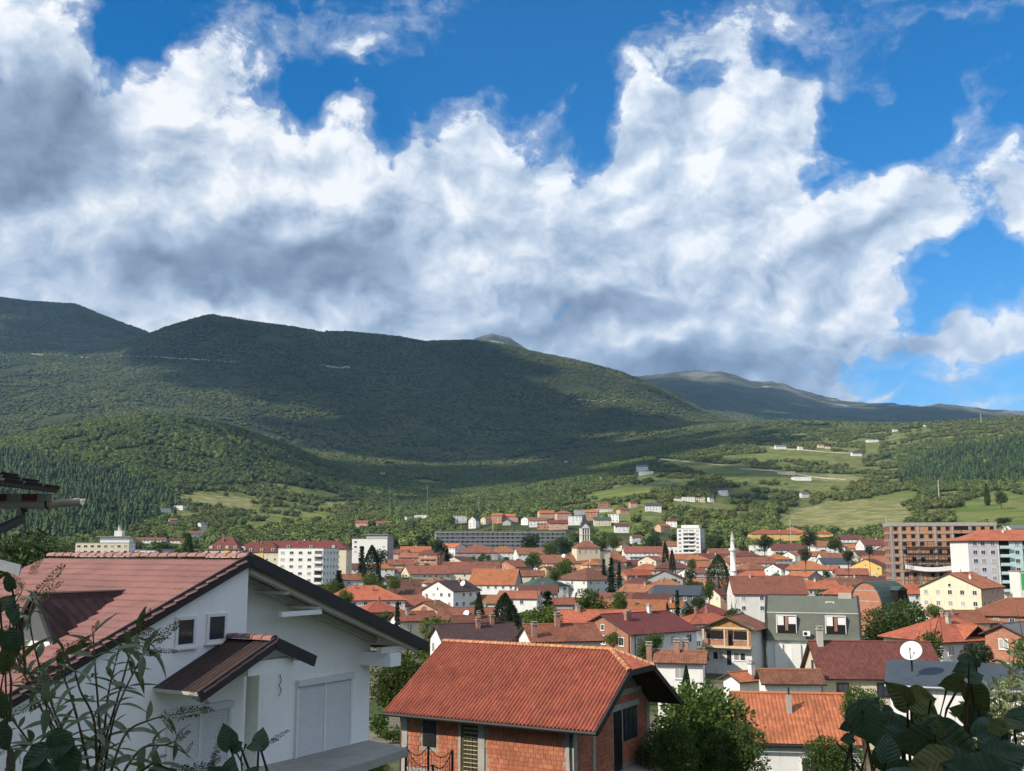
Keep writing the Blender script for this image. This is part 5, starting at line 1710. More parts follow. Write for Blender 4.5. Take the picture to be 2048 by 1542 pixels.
# timber gable house: brick upper floor, white ground floor
def timber_house():
    l = 'timber gabled house with open brick upper floor over white ground floor'
    o = house(l, 1470, 1232, 150, 62, 2, 'g', 'rust', 'white', ratio=.85, r=172, pitch=.42, chim=0, wins=False, ov=1.0)
    root, W, D, E, rise, r = HOUSES[l]
    x, y = -W / 2, D / 2
    def part(nm, mb): return mb.build(nm, o)
    # boards in the gable
    for i in range(9):
        t0, t1 = -y * .8 + i * 1.6 * y / 9, -y * .8 + (i + 1) * 1.6 * y / 9 - .03
        h0, h1 = rise * (1 - abs(t0) / y) - .15, rise * (1 - abs(t1) / y) - .15
        mb = MB(); mb.prism([(x - .05, -t0, E + .12), (x - .05, -t1, E + .12), (x - .05, -t1, E + .12 + max(h1, .05)), (x - .05, -t0, E + .12 + max(h0, .05))], (-.05, 0, 0), M_WOOD); part('gable_board', mb)
    mb = MB(); mb.box((x - .25, -y - .4, E - .22), (x - .02, y + .4, E + .1), plain('beam_pale', (0.55, 0.45, 0.28), .8)); part('tie_beam', mb)
    bw = WALLS['brick']
    mb = MB(); mb.box((x - .12, -y, E - 2.7), (x - .015, y, E - .24), bw); up = part('upper_wall', mb)
    for t in (-.78, -.5, -.22, .42, .72):  # window and door openings: dark sheets painted for the shade inside
        mb = MB(); mb.face([(x - .14, -t * y + .55, E - 1.75), (x - .14, -t * y - .55, E - 1.75), (x - .14, -t * y - .55, E - .45), (x - .14, -t * y + .55, E - .45)], M_DARK); part('window', mb)
        mb = MB(); mb.box((x - .18, -t * y - .75, E - 1.9), (x - .121, -t * y + .75, E - 1.76), M_CONC); part('sill', mb)
    mb = MB(); mb.face([(x - .145, -.02 * y, E - 2.65), (x - .145, -.24 * y, E - 2.65), (x - .145, -.24 * y, E - .4), (x - .145, -.02 * y, E - .4)], M_DARK); part('door', mb)
    mb = MB(); mb.box((x - 1.3, -y - .2, E - 3.0), (x, y + .2, E - 2.71), plain('slab_pale', (0.55, 0.47, 0.33), .9)); part('balcony_slab', mb)
    for t in (-.97, -.05, .95):
        mb = MB(); mb.box((x - 1.2, -t * y - .12, E - 2.71), (x - .98, -t * y + .12, E - .22), plain('beam_pale', (0.55, 0.45, 0.28), .8)); part('post', mb)
    for t in (-.55, -.3, .35, .62):
        ob = link('window', window_mesh(.9, 1.25, 'one'), o, (x - .03, -t * y, E - 4.9)); ob.rotation_euler = (0, 0, math.radians(-90))
    mb = MB(); mb.box((x - .06, -.12 * y, E - 5.6), (x - .01, .06 * y, E - 3.4), M_METAL); part('door', mb)


timber_house()


# mansard house
def mansard():
    r = 178
    root, T = frame_at('house', 'white house with grey green mansard roof and two inset dormers', 'house', 1622, 1192, r, -16, 10, 'houses of the town')
    W, D = 14.0, 11.5
    x = W / 2
    E = T - 6.6            # foot of the mansard
    mg = plain('mansard_green', (0.115, 0.125, 0.10), 0.6, 0.14, 0.5, stain=0.35)
    prof = [(-D / 2 - .55, E), (-D / 2 - .1, E + .55), (-D / 2 + .75, E + 4.2), (-.9, T), (.9, T), (D / 2 - .75, E + 4.2), (D / 2 + .3, E)]
    mb = MB(); mb.prism([(-x, -D / 2, 0), (-x, D / 2, 0), (-x, D / 2, E), (-x, -D / 2, E)][::-1], (W, 0, 0), WALLS['white']); mb.build('wall', root)
    mb = MB(); mb.prism([(-x - .1, p[0], p[1]) for p in prof], (W + .2, 0, 0), mg); rf = mb.build('roof', root)
    mb = MB(); mb.box((-x - .05, prof[2][0] - .06, E + 4.16), (x + .05, prof[2][0] + .02, E + 4.24), M_TRIM); mb.build('roof_edge', rf)
    # gable end walls: white with a brown band
    mb = MB(); mb.prism([(x + .12, p[0] * .93, p[1] - .15 if i else p[1]) for i, p in enumerate(prof)], (.12, 0, 0), plain('gable_pale', (0.56, 0.57, 0.62), .85)); mb.build('gable_wall', root)
    mb = MB(); mb.box((x + .241, -1.0, 0), (x + .30, .9, T - .3), plain('band_brown', (0.22, 0.15, 0.12), .85)); mb.build('gable_band', root)
    mb = MB()
    for i in range(len(prof) - 1): mb.bar((x + .16, prof[i][0], prof[i][1]), (x + .16, prof[i + 1][0], prof[i + 1][1]), .35, .28, plain('verge_dark', (0.03, 0.032, 0.036), .6))
    mb.build('verge', rf)
    mb = MB()
    for i in range(len(prof) - 1): mb.bar((-x - .05, prof[i][0], prof[i][1]), (-x - .05, prof[i + 1][0], prof[i + 1][1]), .3, .28, plain('verge_dark', (0.03, 0.032, 0.036), .6))
    mb.build('verge', rf)
    for cx_ in (-3.9, 3.5):      # inset dormer terraces, a dark box painted for their shade
        mb = MB(); w = 1.55
        y0 = -D / 2 - .02
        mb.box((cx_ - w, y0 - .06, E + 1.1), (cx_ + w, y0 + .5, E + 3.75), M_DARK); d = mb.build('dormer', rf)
        mb = MB()
        mb.box((cx_ - w, y0 - .12, E + 1.1), (cx_ - w + .12, y0 + .4, E + 3.8), M_TRIM); mb.box((cx_ - w, y0 - .12, E + 3.75), (cx_ + w, y0 + .4, E + 3.86), M_TRIM); mb.box((cx_ + w - .1, y0 - .12, E + 1.1), (cx_ + w, y0 + .4, E + 3.75), M_TRIM); mb.build('frame', d)
        mb = MB(); mb.box((cx_ - .18, y0 - .16, E + 1.5), (cx_ + .25, y0 + .02, E + 3.74), M_CHIM); mb.build('pier', d)
        mb = MB(); mb.box((cx_ + .35, y0 - .14, E + 2.5), (cx_ + w - .12, y0 - .08, E + 3.6), M_TRIM); mb.build('blind', d)
        mb = MB(); mb.box((cx_ - w + .2, y0 - .14, E + 2.3), (cx_ - .4, y0 - .08, E + 3.7), M_TRIM); mb.build('blind', d)
    mb = MB(); mb.box((2.2, -2.6, T - 1.5), (3.5, -1.4, T - .75), M_TRIM); mb.face([(2.35, -2.62, T - 1.35), (3.35, -2.62, T - 1.35), (3.35, -2.62, T - .85), (2.35, -2.62, T - .85)], M_GLASS); mb.build('skylight', rf)
    mb = MB(); mb.box((4.2, -1.4, T - 1), (6.2, -.2, T + .55), M_PLASTER); mb.build('chimney', rf)
    for cx_, w in ((-5.2, 1.2), (-2.6, 1.5), (.2, 1.4), (3.6, 1.2)):      # plaster bays on the wall
        mb = MB(); mb.box((cx_ - w * .5, -D / 2 - .28, E - 5.5), (cx_ + w * .5, -D / 2 - .01, E - .55), WALLS['white']); mb.build('bay', root)
    mb = MB(); mb.tube([(1.9, -D / 2 - .15, 0), (1.9, -D / 2 - .15, E)], .09, 6, M_METAL); mb.build('downpipe', root)
    for i, (cx_, cz, lab) in enumerate(((-.9, E + .75, 'upper white air conditioning unit on the mansard roof'), (-.6, E - 1.3, 'lower white air conditioning unit under the mansard eaves'))):
        p = root.matrix_basis @ Vector((cx_, -D / 2 - (.75 if i == 0 else .45), cz))
        ac = empty('air_conditioner', p, root.rotation_euler[2]); tag(ac, lab, 'air conditioner', 'air conditioners')
        mb = MB(); mb.box((-.55, -.2, 0), (.55, .22, .75), M_TRIM); mb.build('casing', ac)
        mb = MB(); mb.tube([(-.15, -.21, .37), (-.15, -.235, .37)], .27, 14, M_METAL); mb.build('fan_grille', ac)
    return root


MANS = mansard()


# barrel roofed house
def barrel():
    r = 262
    root, T = frame_at('house', 'brick fronted house with green barrel roof behind the round tree', 'house', 1757, 1162, r, 38, 9, 'houses of the town')
    L, Wd = 11.0, 8.4
    x = L / 2
    prof = [(Wd / 2 * math.cos(a), T - 6.0 + 6.0 * math.sin(a)) for a in np.linspace(0, math.pi, 15)]
    mb = MB(); mb.prism([(-x, -Wd / 2 + .1, 0), (-x, Wd / 2 - .1, 0)] + [(-x, p[0] * .97, p[1] - .15) for p in prof][0:], (.3, 0, 0), WALLS['obrick']); mb.build('wall', root)
    mb = MB(); mb.box((-x + .3, -Wd / 2 + .1, 0), (x, Wd / 2 - .1, T - 5.9), WALLS['white']); mb.build('side_wall', root)
    mb = MB()
    for i in range(14):
        a, b = prof[i], prof[i + 1]
        mb.mesh([(-x - .3, a[0] * 1.04, a[1]), (x + .2, a[0] * 1.04, a[1]), (x + .2, b[0] * 1.04, b[1]), (-x - .3, b[0] * 1.04, b[1]), (-x - .3, a[0], a[1] - .2), (x + .2, a[0], a[1] - .2), (x + .2, b[0], b[1] - .2), (-x - .3, b[0], b[1] - .2)],
                ((0, 1, 2, 3), (7, 6, 5, 4), (0, 3, 7, 4), (1, 5, 6, 2)), ROOFS['green'])
    rf = mb.build('roof', root)
    mb = MB(); mb.box((-.5, -Wd / 2 - .9, T - 4.2), (3.4, -Wd / 2 + 2.2, T - 2.0), M_DARK); mb.prism([(-.8, -Wd / 2 - 1.1, T - 2.0), (3.7, -Wd / 2 - 1.1, T - 2.0), (1.45, -Wd / 2 - 1.1, T - 1.1)], (0, 3.6, 0), ROOFS['green']); mb.build('dormer', rf)
    for z_ in (T - 2.2, T - 4.6):
        mb = MB(); mb.box((-x - .04, -Wd / 2 * .8, z_), (-x - .002, Wd / 2 * .8, z_ + .25), M_CONC); mb.build('ring_beam', root)


barrel()

# brown tiled house, its white wing and the orange tiled house in front
_o = house('house with neat dark brown tiled roof and cream wall', 1738, 1286, 236, -5, 1.6, 'g', 'brown', 'cream', ratio=.8, r=112, pitch=.62, chim=0, nwin=3, frame=M_METAL, ov=.5)
_root, _W, _D, _E, _rise, _r = HOUSES['house with neat dark brown tiled roof and cream wall']
_roof = [c for c in _o.children if c.name.startswith('roof')][0]
link('chimney', chimney_mesh(1.6, M_PLASTER, .55), _roof, (-_W / 2 + .7, -.5, _E + _rise - .3))
_o = house('low house with bright orange tiled roof and steel flue', 1580, 1391, 250, -7, 1.2, 'g', 'orange', 'white', ratio=1.0, r=76, pitch=.62, chim=0, wins=False, ov=.45)
_root, _W, _D, _E, _rise, _r = HOUSES['low house with bright orange tiled roof and steel flue']
_roof = [c for c in _o.children if c.name.startswith('roof')][0]
mb = MB(); mb.box((-.16, -.16, -.5), (.16, .16, 1.25), M_PLASTER); mb.tube([(0, 0, 1.25), (0, 0, 1.75)], .06, 8, M_METAL); mb.build('flue', _roof, loc=(-.3, -1.6, _E + _rise - 1.0))
mb = MB(); mb.tube([(-_W / 2 - .4, -_D / 2 - .5, _E - .25), (_W / 2 + .4, -_D / 2 - .5, _E - .25)], .08, 8, M_METAL); mb.build('gutter', _o)
link('window', window_mesh(1.2, 1.2), _o, (.6, -_D / 2 - .03, _E - 2.2))

_w, _T = frame_at('white_annex', 'white annex with low zinc roof carrying the big satellite dish', 'annex', 1884, 1366, 100, -22, 5)
mb = MB(); mb.box((-4.2, -2.6, 0), (9.5, 3.4, _T), WALLS['white']); mb.build('wall', _w)
rb = RB(); rb.slope([(-4.6, -3.0, _T), (9.9, -3.0, _T), (9.9, 3.6, _T + 1.5), (-4.6, 3.6, _T + 1.5)], plain('zinc_blue', (0.055, 0.068, 0.078), .5, .15, .8), .18, M_ZINC); rb.build('roof', _w)
mb = MB(); mb.tube([(-4.6, -3.1, _T - .08), (9.9, -3.1, _T - .08)], .1, 8, M_ZINC); mb.build('gutter', _w)
link('window', window_mesh(1.15, 1.1, 'two', M_METAL), _w, (-1.6, -2.63, _T - 2.1))


def dish(label, px, py, r, diam, yaw=-40, tilt=38, h=1.2, mat=None, base_z=None):
    c = place(px, py, r)
    mat = mat or plain('dish_white', (0.74, 0.75, 0.76), 0.4, 0.04, 2.0, spec=0.5)
    o = empty('satellite_dish', (c.x, c.y, c.z - h)); tag(o, label, 'satellite dish', 'satellite dishes')
    q = Matrix.Rotation(math.radians(yaw), 4, 'Z') @ Matrix.Rotation(math.radians(90 - tilt), 4, 'X')
    mb = MB(); rings = 5; n = 24; vs = []
    for k in range(rings + 1):
        rr = diam / 2 * k / rings
        for j in range(n): vs.append(q @ Vector((rr * math.cos(2 * math.pi * j / n), rr * math.sin(2 * math.pi * j / n), .32 * rr * rr / diam)) + Vector((0, 0, h)))
    fs = [(k * n + j, k * n + (j + 1) % n, (k + 1) * n + (j + 1) % n, (k + 1) * n + j) for k in range(rings) for j in range(n)]
    mb.mesh(vs, fs, mat); b = mb.build('bowl', o, True)
    sd = b.modifiers.new('thick', 'SOLIDIFY'); sd.thickness = diam * .02
    mb = MB(); mb.tube([(0, .12, 0), (0, .12, h)], .05 * max(1, diam), 8, M_METAL); mb.build('mast', o)
    f = q @ Vector((0, -diam * .05, diam * .42)) + Vector((0, 0, h)); g = q @ Vector((0, -diam * .48, .05)) + Vector((0, 0, h))
    mb = MB(); mb.tube([g, f], .025 * max(1, diam), 6, M_METAL); mb.tube([f, f + (q.to_3x3() @ Vector((0, 0, -1))) * .12 * diam], .05 * diam, 8, M_PLASTER); mb.build('feed_arm', o)


dish('big white satellite dish on the zinc roof at right', 1823, 1303, 99, 1.85, -32, 35, 1.7)
dish('white satellite dish beside the white house bargeboard', 787, 1248, 200, 1.75, -50, 25, 1.3)
dish('white satellite dish on the rust brown roof', 933, 1227, 232, 1.5, -35, 25, 1.2)
dish('white satellite dish on the big white gable house roof', 926, 1167, 330, 1.9, -40, 25, 1.4)
dish('white satellite dish over the long rust roofed house', 1127, 1112, 560, 2.2, -30, 30, 1.5)
dish('white satellite dish at the shed roof below the conifers', 766, 1119, 520, 2.6, -45, 25, 1.5)
dish('small rusty brown satellite dish above the peach gable', 848, 1219, 215, 1.3, -10, 20, 1.1, plain('dish_rust', (0.22, 0.11, 0.07), 0.7))
dish('white dish on the black shop roof', 1921, 1134, 300, 1.8, -30, 35, 1.2)

# chimneys that belong to named roofs
for _l, _cs in (('house with old terracotta roof and tall brick chimney', [(-.4, -.6, 1.5), (-3.9, -2.8, 1.6)]), ('house with brown ribbed roof and three brick chimneys', [(-3.4, -.6, 1.0), (-.4, -.2, 1.2), (.5, .2, 1.2)])):
    _root, _W, _D, _E, _rise, _r = HOUSES[_l]
    _roof = [c for c in _root.children if c.name.startswith('roof')][0]
    for (cx_, cy_, ch) in _cs: link('chimney', chimney_mesh(ch, M_CHIM, .6), _roof, (cx_, cy_, _E + _rise - abs(cy_) * .46))

# dormer of the orange hipped house
_root, _W, _D, _E, _rise, _r = HOUSES['house with bright orange hipped roof and gabled dormer']
_roof = [c for c in _root.children if c.name.startswith('roof')][0]
mb = MB(); mb.prism([(-1.9, -_D / 2 + .4, _E + .25), (1.9, -_D / 2 + .4, _E + .25), (0, -_D / 2 + .4, _E + 1.5)], (0, 2.6, 0), M_DARK); _d = mb.build('dormer', _roof)
rb = RB(); rb.slope([(-2.5, -_D / 2 - .2, _E + .05), (0, -_D / 2 - .2, _E + 1.72), (0, -_D / 2 + 3.4, _E + 1.72), (-2.5, -_D / 2 + 3.4, _E + .05)], ROOFS['orange'], .12, M_FASCIA); rb.slope([(0, -_D / 2 - .2, _E + 1.72), (2.5, -_D / 2 - .2, _E + .05), (2.5, -_D / 2 + 3.4, _E + .05), (0, -_D / 2 + 3.4, _E + 1.72)], ROOFS['orange'], .12, M_FASCIA)
rb.build('dormer_roof', _root)


# poles and pylons
def pole(label, px, py, r, h, w=.13, arm=True, mat=None):
    c = place(px, py, r)
    gz = ground(c.x, c.y)
    o = empty('utility_pole', (c.x, c.y, gz - .3)); tag(o, label, 'pole', 'utility poles')
    H = max(h, c.z - gz + .3)
    mb = MB(); mb.tube([(0, 0, 0), (0, 0, H)], [w * 1.3, w * .8], 8, mat or M_PLASTER); mb.build('shaft', o)
    if arm:
        mb = MB(); mb.bar((-.9, 0, H - .5), (.9, 0, H - .5), w, w, M_METAL); mb.build('crossarm', o)


pole('dark pole left of the pair before the maroon brick house', 1258, 1270, 135, 7, .1, False, M_METAL)
pole('dark pole right of the pair before the maroon brick house', 1270, 1267, 135, 7, .1, False, M_METAL)
pole('dark pole before the timber gabled house', 1402, 1298, 120, 6, .14, False, M_METAL)
pole('white mast beside the dark cedar', 1432, 1128, 470, 12, .22, False)
pole('pole above the yellow villa on the pale meadow', 1580, 1035, 900, 12, .3)
pole('pole on the meadow left of the unfinished block', 1772, 1030, 880, 14, .4)
pole('tall bare pole on the meadow hedge right', 1876, 960, 1450, 20, .6, False)
pole('tall thin pole left of the town on the wood edge', 855, 968, 1400, 26, .16)
pole('tall thin pole above the scaffolded slab block', 958, 992, 1200, 22, .16)
pole('thin pole behind the scaffolded block roofline', 986, 1042, 880, 12, .3)
pole('tall pole under the green left hillside', 780, 968, 1500, 22, .16)
pole('radio mast on the hill crest at right', 1961, 826, 3300, 22, .8)

# ------------------------------------------------------------------ the two nearest houses, tile by tile
def tile_mesh(name, w, l, prof, lift, mat, nu=10):
    """one tile: profile(u 0..1) across, length l up the slope, raised at its lower edge; local x across, y up the slope, z out"""
    mb = MB()
    top, bot = [], []
    for i in range(nu + 1):
        u = i / nu
        h = prof(u)
        top.append([(u * w, 0, h + lift), (u * w, l * 1.08, h)])
        bot += [(u * w, 0, h + lift), (u * w, 0, h + lift - .03)]
    vs, fs = [], []
    for a, b in top: vs += [a, b]
    k = len(vs)
    vs += bot
    for i in range(nu):
        fs.append((2 * i, 2 * i + 2, 2 * i + 3, 2 * i + 1))
        fs.append((k + 2 * i + 1, k + 2 * i + 3, k + 2 * i + 2, k + 2 * i))
    mb.mesh(vs, fs, mat)
    me = mb.data(name, True)
    return me


def lay_tiles(roof, origin, ue, ve, cols, rows, w, l, me, ok, world_m, name='tile', limit=300):
    """tiles over a slope; those nearest the eye are objects, the rest one joined part"""
    n = ue.cross(ve).normalized()
    spots = []
    for j in range(rows):
        for i in range(cols):
            if not ok((i + .5) * w, (j + .5) * l): continue
            p = origin + ue * (i * w) + ve * (j * l)
            c = world_m @ (p + ue * w / 2)
            spots.append(((c - CAM).length, p, i, j))
    spots.sort(key=lambda t: t[0])
    R = Matrix((ue, ve, n)).transposed().to_4x4()
    rng = random.Random(3)
    rest = MB()
    tv = [v.co.copy() for v in me.vertices]; tf = [tuple(p.vertices) for p in me.polygons]
    for q, (d, p, i, j) in enumerate(spots):
        J = Matrix.Translation(n * (rng.uniform(-.003, .008) + .022 * mnoise.noise(p * .45))) @ Matrix.Translation(p) @ R @ Matrix.Rotation(rng.uniform(-.014, .014), 4, 'Z')
        if q < limit:
            o = bpy.data.objects.new(name, me); COL.objects.link(o); o.parent = roof; o.matrix_local = J
        else:
            rest.mesh([J @ v for v in tv], tf, me.materials[0])
    if rest.v:
        o = rest.build(name + '_field', roof, True)
        tag(o, kind='stuff')


def mat_claytile(name, rgb, rough, spec, hue=.012, val=.16, dirt=.3):
    m, N, b = new_mat(name)
    oi = N.n('ShaderNodeObjectInfo').outputs['Random']
    isl = N.n('ShaderNodeNewGeometry').outputs['Random Per Island']
    P = N.n('ShaderNodeNewGeometry').outputs['Position']
    rnd = N.math('FRACT', N.math('ADD', oi, N.math('MULTIPLY', isl, 5.3)))
    n1 = N.noise(P, .9, 5, .6); n2 = N.noise(P, 7.0, 4, .6)
    col = N.mix(N.smooth(n1, .35, .7), rgb, tuple(c * .78 for c in rgb))
    col = N.mix(N.math('MULTIPLY', N.smooth(n2, .5, .75), dirt), col, tuple(c * .5 for c in rgb))
    col = hsv_var(N, col, hue, val, rnd)
    N.put(b, 'Base Color', col)
    b.inputs['Roughness'].default_value = rough
    b.inputs['Specular IOR Level'].default_value = spec
    return m


def brick_house():
    K = at(1146, 1475, 46.0)
    rz = math.atan2(-.49048, .87145)
    gz = ground(K.x + 1, K.y + 3) - .5
    root = empty('brick_house', (K.x, K.y, gz), rz)
    tag(root, 'unplastered brick house with orange red tiled roof in the foreground', 'house', 'foreground houses')
    Z = K.z - gz
    WM = Matrix.Translation(root.location) @ Matrix.Rotation(rz, 4, 'Z')
    L, D = 8.85, 8.5
    core = plain('mortar', (0.30, 0.25, 0.21), .95, .2, 2.0, .2)
    sl = .566
    E = Z + .40
    apex = Z + 3.12
    mb = MB()
    mb.face([(-L, 0, 0), (0, 0, 0), (0, 0, E), (-L, 0, E)], core)
    mb.face([(0, 0, 0), (0, D, 0), (0, D, E + .1), (0, 6.1, apex - .95), (0, 2.4, apex - .95), (0, 0, E + .1)], core)
    mb.face([(0, D, 0), (-L, D, 0), (-L, D, E), (0, D, E)], core)
    mb.face([(-L, D, 0), (-L, 0, 0), (-L, 0, E), (-L, D / 2, apex), (-L, D, E)], core)
    wall = mb.build('wall', root)
    # bricks, front
    bw, bh, j = .245, .195, .014
    M_B = mat_claytile('brick_block', (0.44, 0.165, 0.095), .92, .15, .008, .15, .3)
    bm_ = MB(); bm_.box((0, -.028, 0), (bw - j, .02, bh - j)); bme = bm_.data('brick', mats=[M_B])
    bm2 = MB(); bm2.box((0, -.028, 0), (.13 - j, .02, bh - j)); bme2 = bm2.data('brick', mats=[M_B])
    opens = [(-7.72, -6.98, Z - 1.02, Z + .26), (-5.62, -4.72, Z - 1.95, Z + .1)]
    cols = [(-L, -8.55), (-4.72, -4.36), (-.34, 0)]
    rng = random.Random(8)
    spots = []
    z = Z - 1.98; row = 0
    while z < E - .05:
        x = -L + .3 + (0 if row % 2 else -.12)
        while x < -.02:
            w = bw if rng.random() < .9 else .13
            x1 = x + w - j
            blocked = any(x1 > a + .005 and x < b - .005 and z + bh > c and z < d for a, b, c, d in opens) or any(x1 > a + .01 and x < b - .005 for a, b in cols)
            if not blocked: spots.append((x, z, w))
            x += w
        z += bh; row += 1
    spots.sort(key=lambda t: -t[1] if False else rng.random())
    rest = MB()
    for q, (x, z, w) in enumerate(spots):
        dy = rng.uniform(-.006, .006)
        if q < 300:
            o = bpy.data.objects.new('brick', bme if w == bw else bme2); COL.objects.link(o); o.parent = wall; o.location = (x, dy, z)
        else: rest.box((x, -.028 + dy, z), (x + w - j, .02 + dy, z + bh - j), M_B)
    # bricks of the lower storey and of the gable
    z = 0.1; row = 0
    while z < Z - 2.35:
        x = -L + .3
        while x < -.35: rest.box((x, -.028, z), (x + bw - j, .02, z + bh - j), M_B); x += bw
        z += bh
    if rest.v: tag(rest.build('brick_field', wall), kind='stuff')
    rest = MB()
    z = Z - 1.98; row = 0
    gop = [(4.25, 5.15, Z - 2.2, Z + .48), (5.35, 7.05, Z - 1.0, Z + .48)]
    while z < apex - .9:
        y = .3 + (.12 if row % 2 else 0)
        top = lambda yy: E + .05 + min(yy, D - yy) * .50
        while y < D - .3:
            if not any(y + bw > a and y < b and z + bh > c and z < d for a, b, c, d in gop) and not (1.9 < y < 2.2) and z + bh < min(top(y), top(y + bw)):
                rest.box((-.02, y, z), (.028 + rng.uniform(-.006, .006), y + bw - j, z + bh - j), M_B)
            y += bw
        z += bh; row += 1
    tag(rest.build('gable_brick', wall), kind='stuff')
    # concrete frame
    def cbox(nm, lo, hi, m=M_CONC, par=root): mb = MB(); mb.box(lo, hi, m); return mb.build(nm, par)
    cbox('corner_column', (-L - .02, -.06, 0), (-8.56, .05, E)); cbox('column', (-4.71, -.055, 0), (-4.37, .02, E - .02)); cbox('corner_column', (-.33, -.06, 0), (.06, .3, E))
    cbox('floor_band', (-L, -.08, Z - 2.36), (-.34, .02, Z - 2.0)); cbox('column', (-.02, 1.9, 0), (.055, 2.18, E + .9)); cbox('corner_column', (-.3, D - .3, 0), (.06, D + .05, E))
    cbox('lintel', (-.02, 2.2, Z + .5), (.065, 7.2, Z + .78)); cbox('ring_beam', (-.02, 1.2, Z + 1.12), (.06, 7.6, Z + 1.36)); cbox('jamb', (-5.74, -.05, Z - 1.98), (-5.63, .02, Z + .2))
    # openings
    w1 = cbox('window', (-7.70, -.05, Z - 1.0), (-7.0, .0, Z + .25), M_METAL)
    for k in range(16): cbox('slat', (-7.64, -.075, Z - .94 + k * .072), (-7.06, -.052, Z - .90 + k * .072), M_METAL, w1)
    d1 = cbox('doorway', (-5.62, -.012, Z - 1.95), (-4.72, .0, Z + .1), plain('glass_block', (0.07, 0.06, 0.028), .3, .3, 3.0))
    for k in range(11): cbox('crossbar', (-5.46, -.05, Z - 1.9 + k * .185), (-4.74, -.014, Z - 1.875 + k * .185), plain('bar_pale', (0.5, 0.46, 0.33), .8), d1)
    for k in range(4): cbox('upright_bar', (-5.40 + k * .19, -.04, Z - 1.9), (-5.385 + k * .19, -.0142, Z + .05), M_METAL, d1)
    gd = cbox('door', (-.01, 4.27, Z - 2.18), (.04, 5.13, Z + .48), plain('door_black', (0.012, 0.012, 0.013), .45))
    gw = cbox('window', (-.01, 5.37, Z - .98), (.03, 7.03, Z + .48), plain('door_black', (0.012, 0.012, 0.013), .45))
    for k in range(3): cbox('pane', (.031, 5.45 + k * .53, Z - .9), (.036, 5.45 + k * .53 + .44, Z + .4), M_GLASS, gw)
    # balcony and strut
    mb = MB(); mb.prism([(0, .8, Z - 2.42), (1.5, 2.2, Z - 2.42), (1.6, 8.2, Z - 2.42), (0, 8.5, Z - 2.42)], (0, 0, .2), M_CONC); mb.build('balcony', root)
    mb = MB(); mb.bar((.08, 3.0, Z + 1.4), (.9, 3.3, Z + 2.2), .12, .12, M_METAL); mb.build('strut', root)
    # cables at the corner
    mb = MB()
    for k in range(3): mb.tube([(-.12 + k * .05, -.075, Z + .3), (-.14 + k * .05, -.08, Z - .7), (-.1 + k * .05, -.075, Z - 1.95)], .012, 5, M_METAL)
    mb.build('cable', root)
    # roof
    eave_y, eave_z, rid_y, rid_z = -.77, Z + .45, 4.25, Z + 3.29
    xl, xr, hx = -9.39, 1.45, -.07
    T = mat_claytile('tile_clay', (0.34, 0.100, 0.060), .65, .28, .007, .12, .55)
    rb = RB()
    yc0, yc1 = 2.89, 5.61; zc = eave_z + (yc0 - eave_y) * sl
    rb.slope([(xl, eave_y, eave_z), (xr, eave_y, eave_z), (xr, yc0, zc), (hx, rid_y, rid_z), (xl, rid_y, rid_z)], M_FASCIA, .14, M_FASCIA)
    rb.slope([(xr, D + .77, eave_z), (xl, D + .77, eave_z), (xl, rid_y, rid_z), (hx, rid_y, rid_z), (xr, yc1, zc)], ROOFS['orange'], .14, M_FASCIA)
    rb.slope([(xr, yc0, zc), (xr, yc1, zc), (hx, rid_y, rid_z)], M_FASCIA, .12, M_FASCIA)
    roof = rb.build('roof', root)
    mf = plain('fascia_black', (0.022, 0.02, 0.02), .6, .2)
    mb = MB(); mb.bar((xr + .03, eave_y, eave_z - .06), (xr + .03, yc0, zc - .06), .06, .26, mf); mb.build('bargeboard', roof)
    mb = MB(); mb.bar((xr + .03, yc0, zc - .06), (xr + .03, yc1, zc - .06), .06, .26, mf); mb.build('bargeboard', roof)
    mb = MB(); mb.bar((xr + .03, yc1, zc - .06), (xr + .03, D + .77, eave_z - .06), .06, .26, mf); mb.build('bargeboard', roof)
    mb = MB(); mb.tube([(xl - .1, eave_y - .1, eave_z - .06), (xr + .05, eave_y - .1, eave_z - .06)], .085, 8, mf); mb.build('gutter', roof)
    # tiles: rolls 0.3 m wide
    ue, ve = Vector((1, 0, 0)), Vector((0, 1, sl)).normalized()
    tw, tl = .185, .37
    prof = lambda u: .085 * max(0.0, math.sin(math.pi * min(1, u / .62))) ** .8 if u < .62 else -.012 * math.sin(math.pi * (u - .62) / .38)
    me = tile_mesh('roof_tile', tw, tl, prof, .014, T, 8)
    slen = math.hypot(rid_y - eave_y, rid_z - eave_z)
    vhip = (Vector((xr, yc0, zc)) - Vector((xr, eave_y, eave_z))).length

    def ok(u, v):
        if v > slen: return False
        if v <= vhip: return u < xr - xl
        return u < (xr - xl) - (xr - hx) * (v - vhip) / (slen - vhip)
    lay_tiles(roof, Vector((xl, eave_y - .03, eave_z + .01)), ue, ve, int((xr - xl) / tw), int(slen / tl) + 1, tw, tl, me, ok, WM, 'tile')
    # tiles of the little hip
    hp0, hp1, hpt = Vector((xr, yc0, zc)), Vector((xr, yc1, zc)), Vector((hx, rid_y, rid_z))
    ue2 = (hp1 - hp0).normalized(); n2 = (hp1 - hp0).cross(hpt - hp0).normalized(); ve2 = n2.cross(ue2)
    hl = (hpt - hp0).dot(ve2); bl = (hp1 - hp0).length
    lay_tiles(roof, hp0 + n2 * .01, ue2, ve2, int(bl / tw), int(hl / tl) + 1, tw, tl, me, lambda u, v: v < hl and bl / 2 * v / hl < u < bl - bl / 2 * v / hl, WM, 'hip_tile', 60)
    # ridge tiles
    TR = mat_claytile('tile_ridge', (0.50, 0.24, 0.12), .75, .2, .012, .14, .3)
    rm_ = MB(); n = 7; vs = []
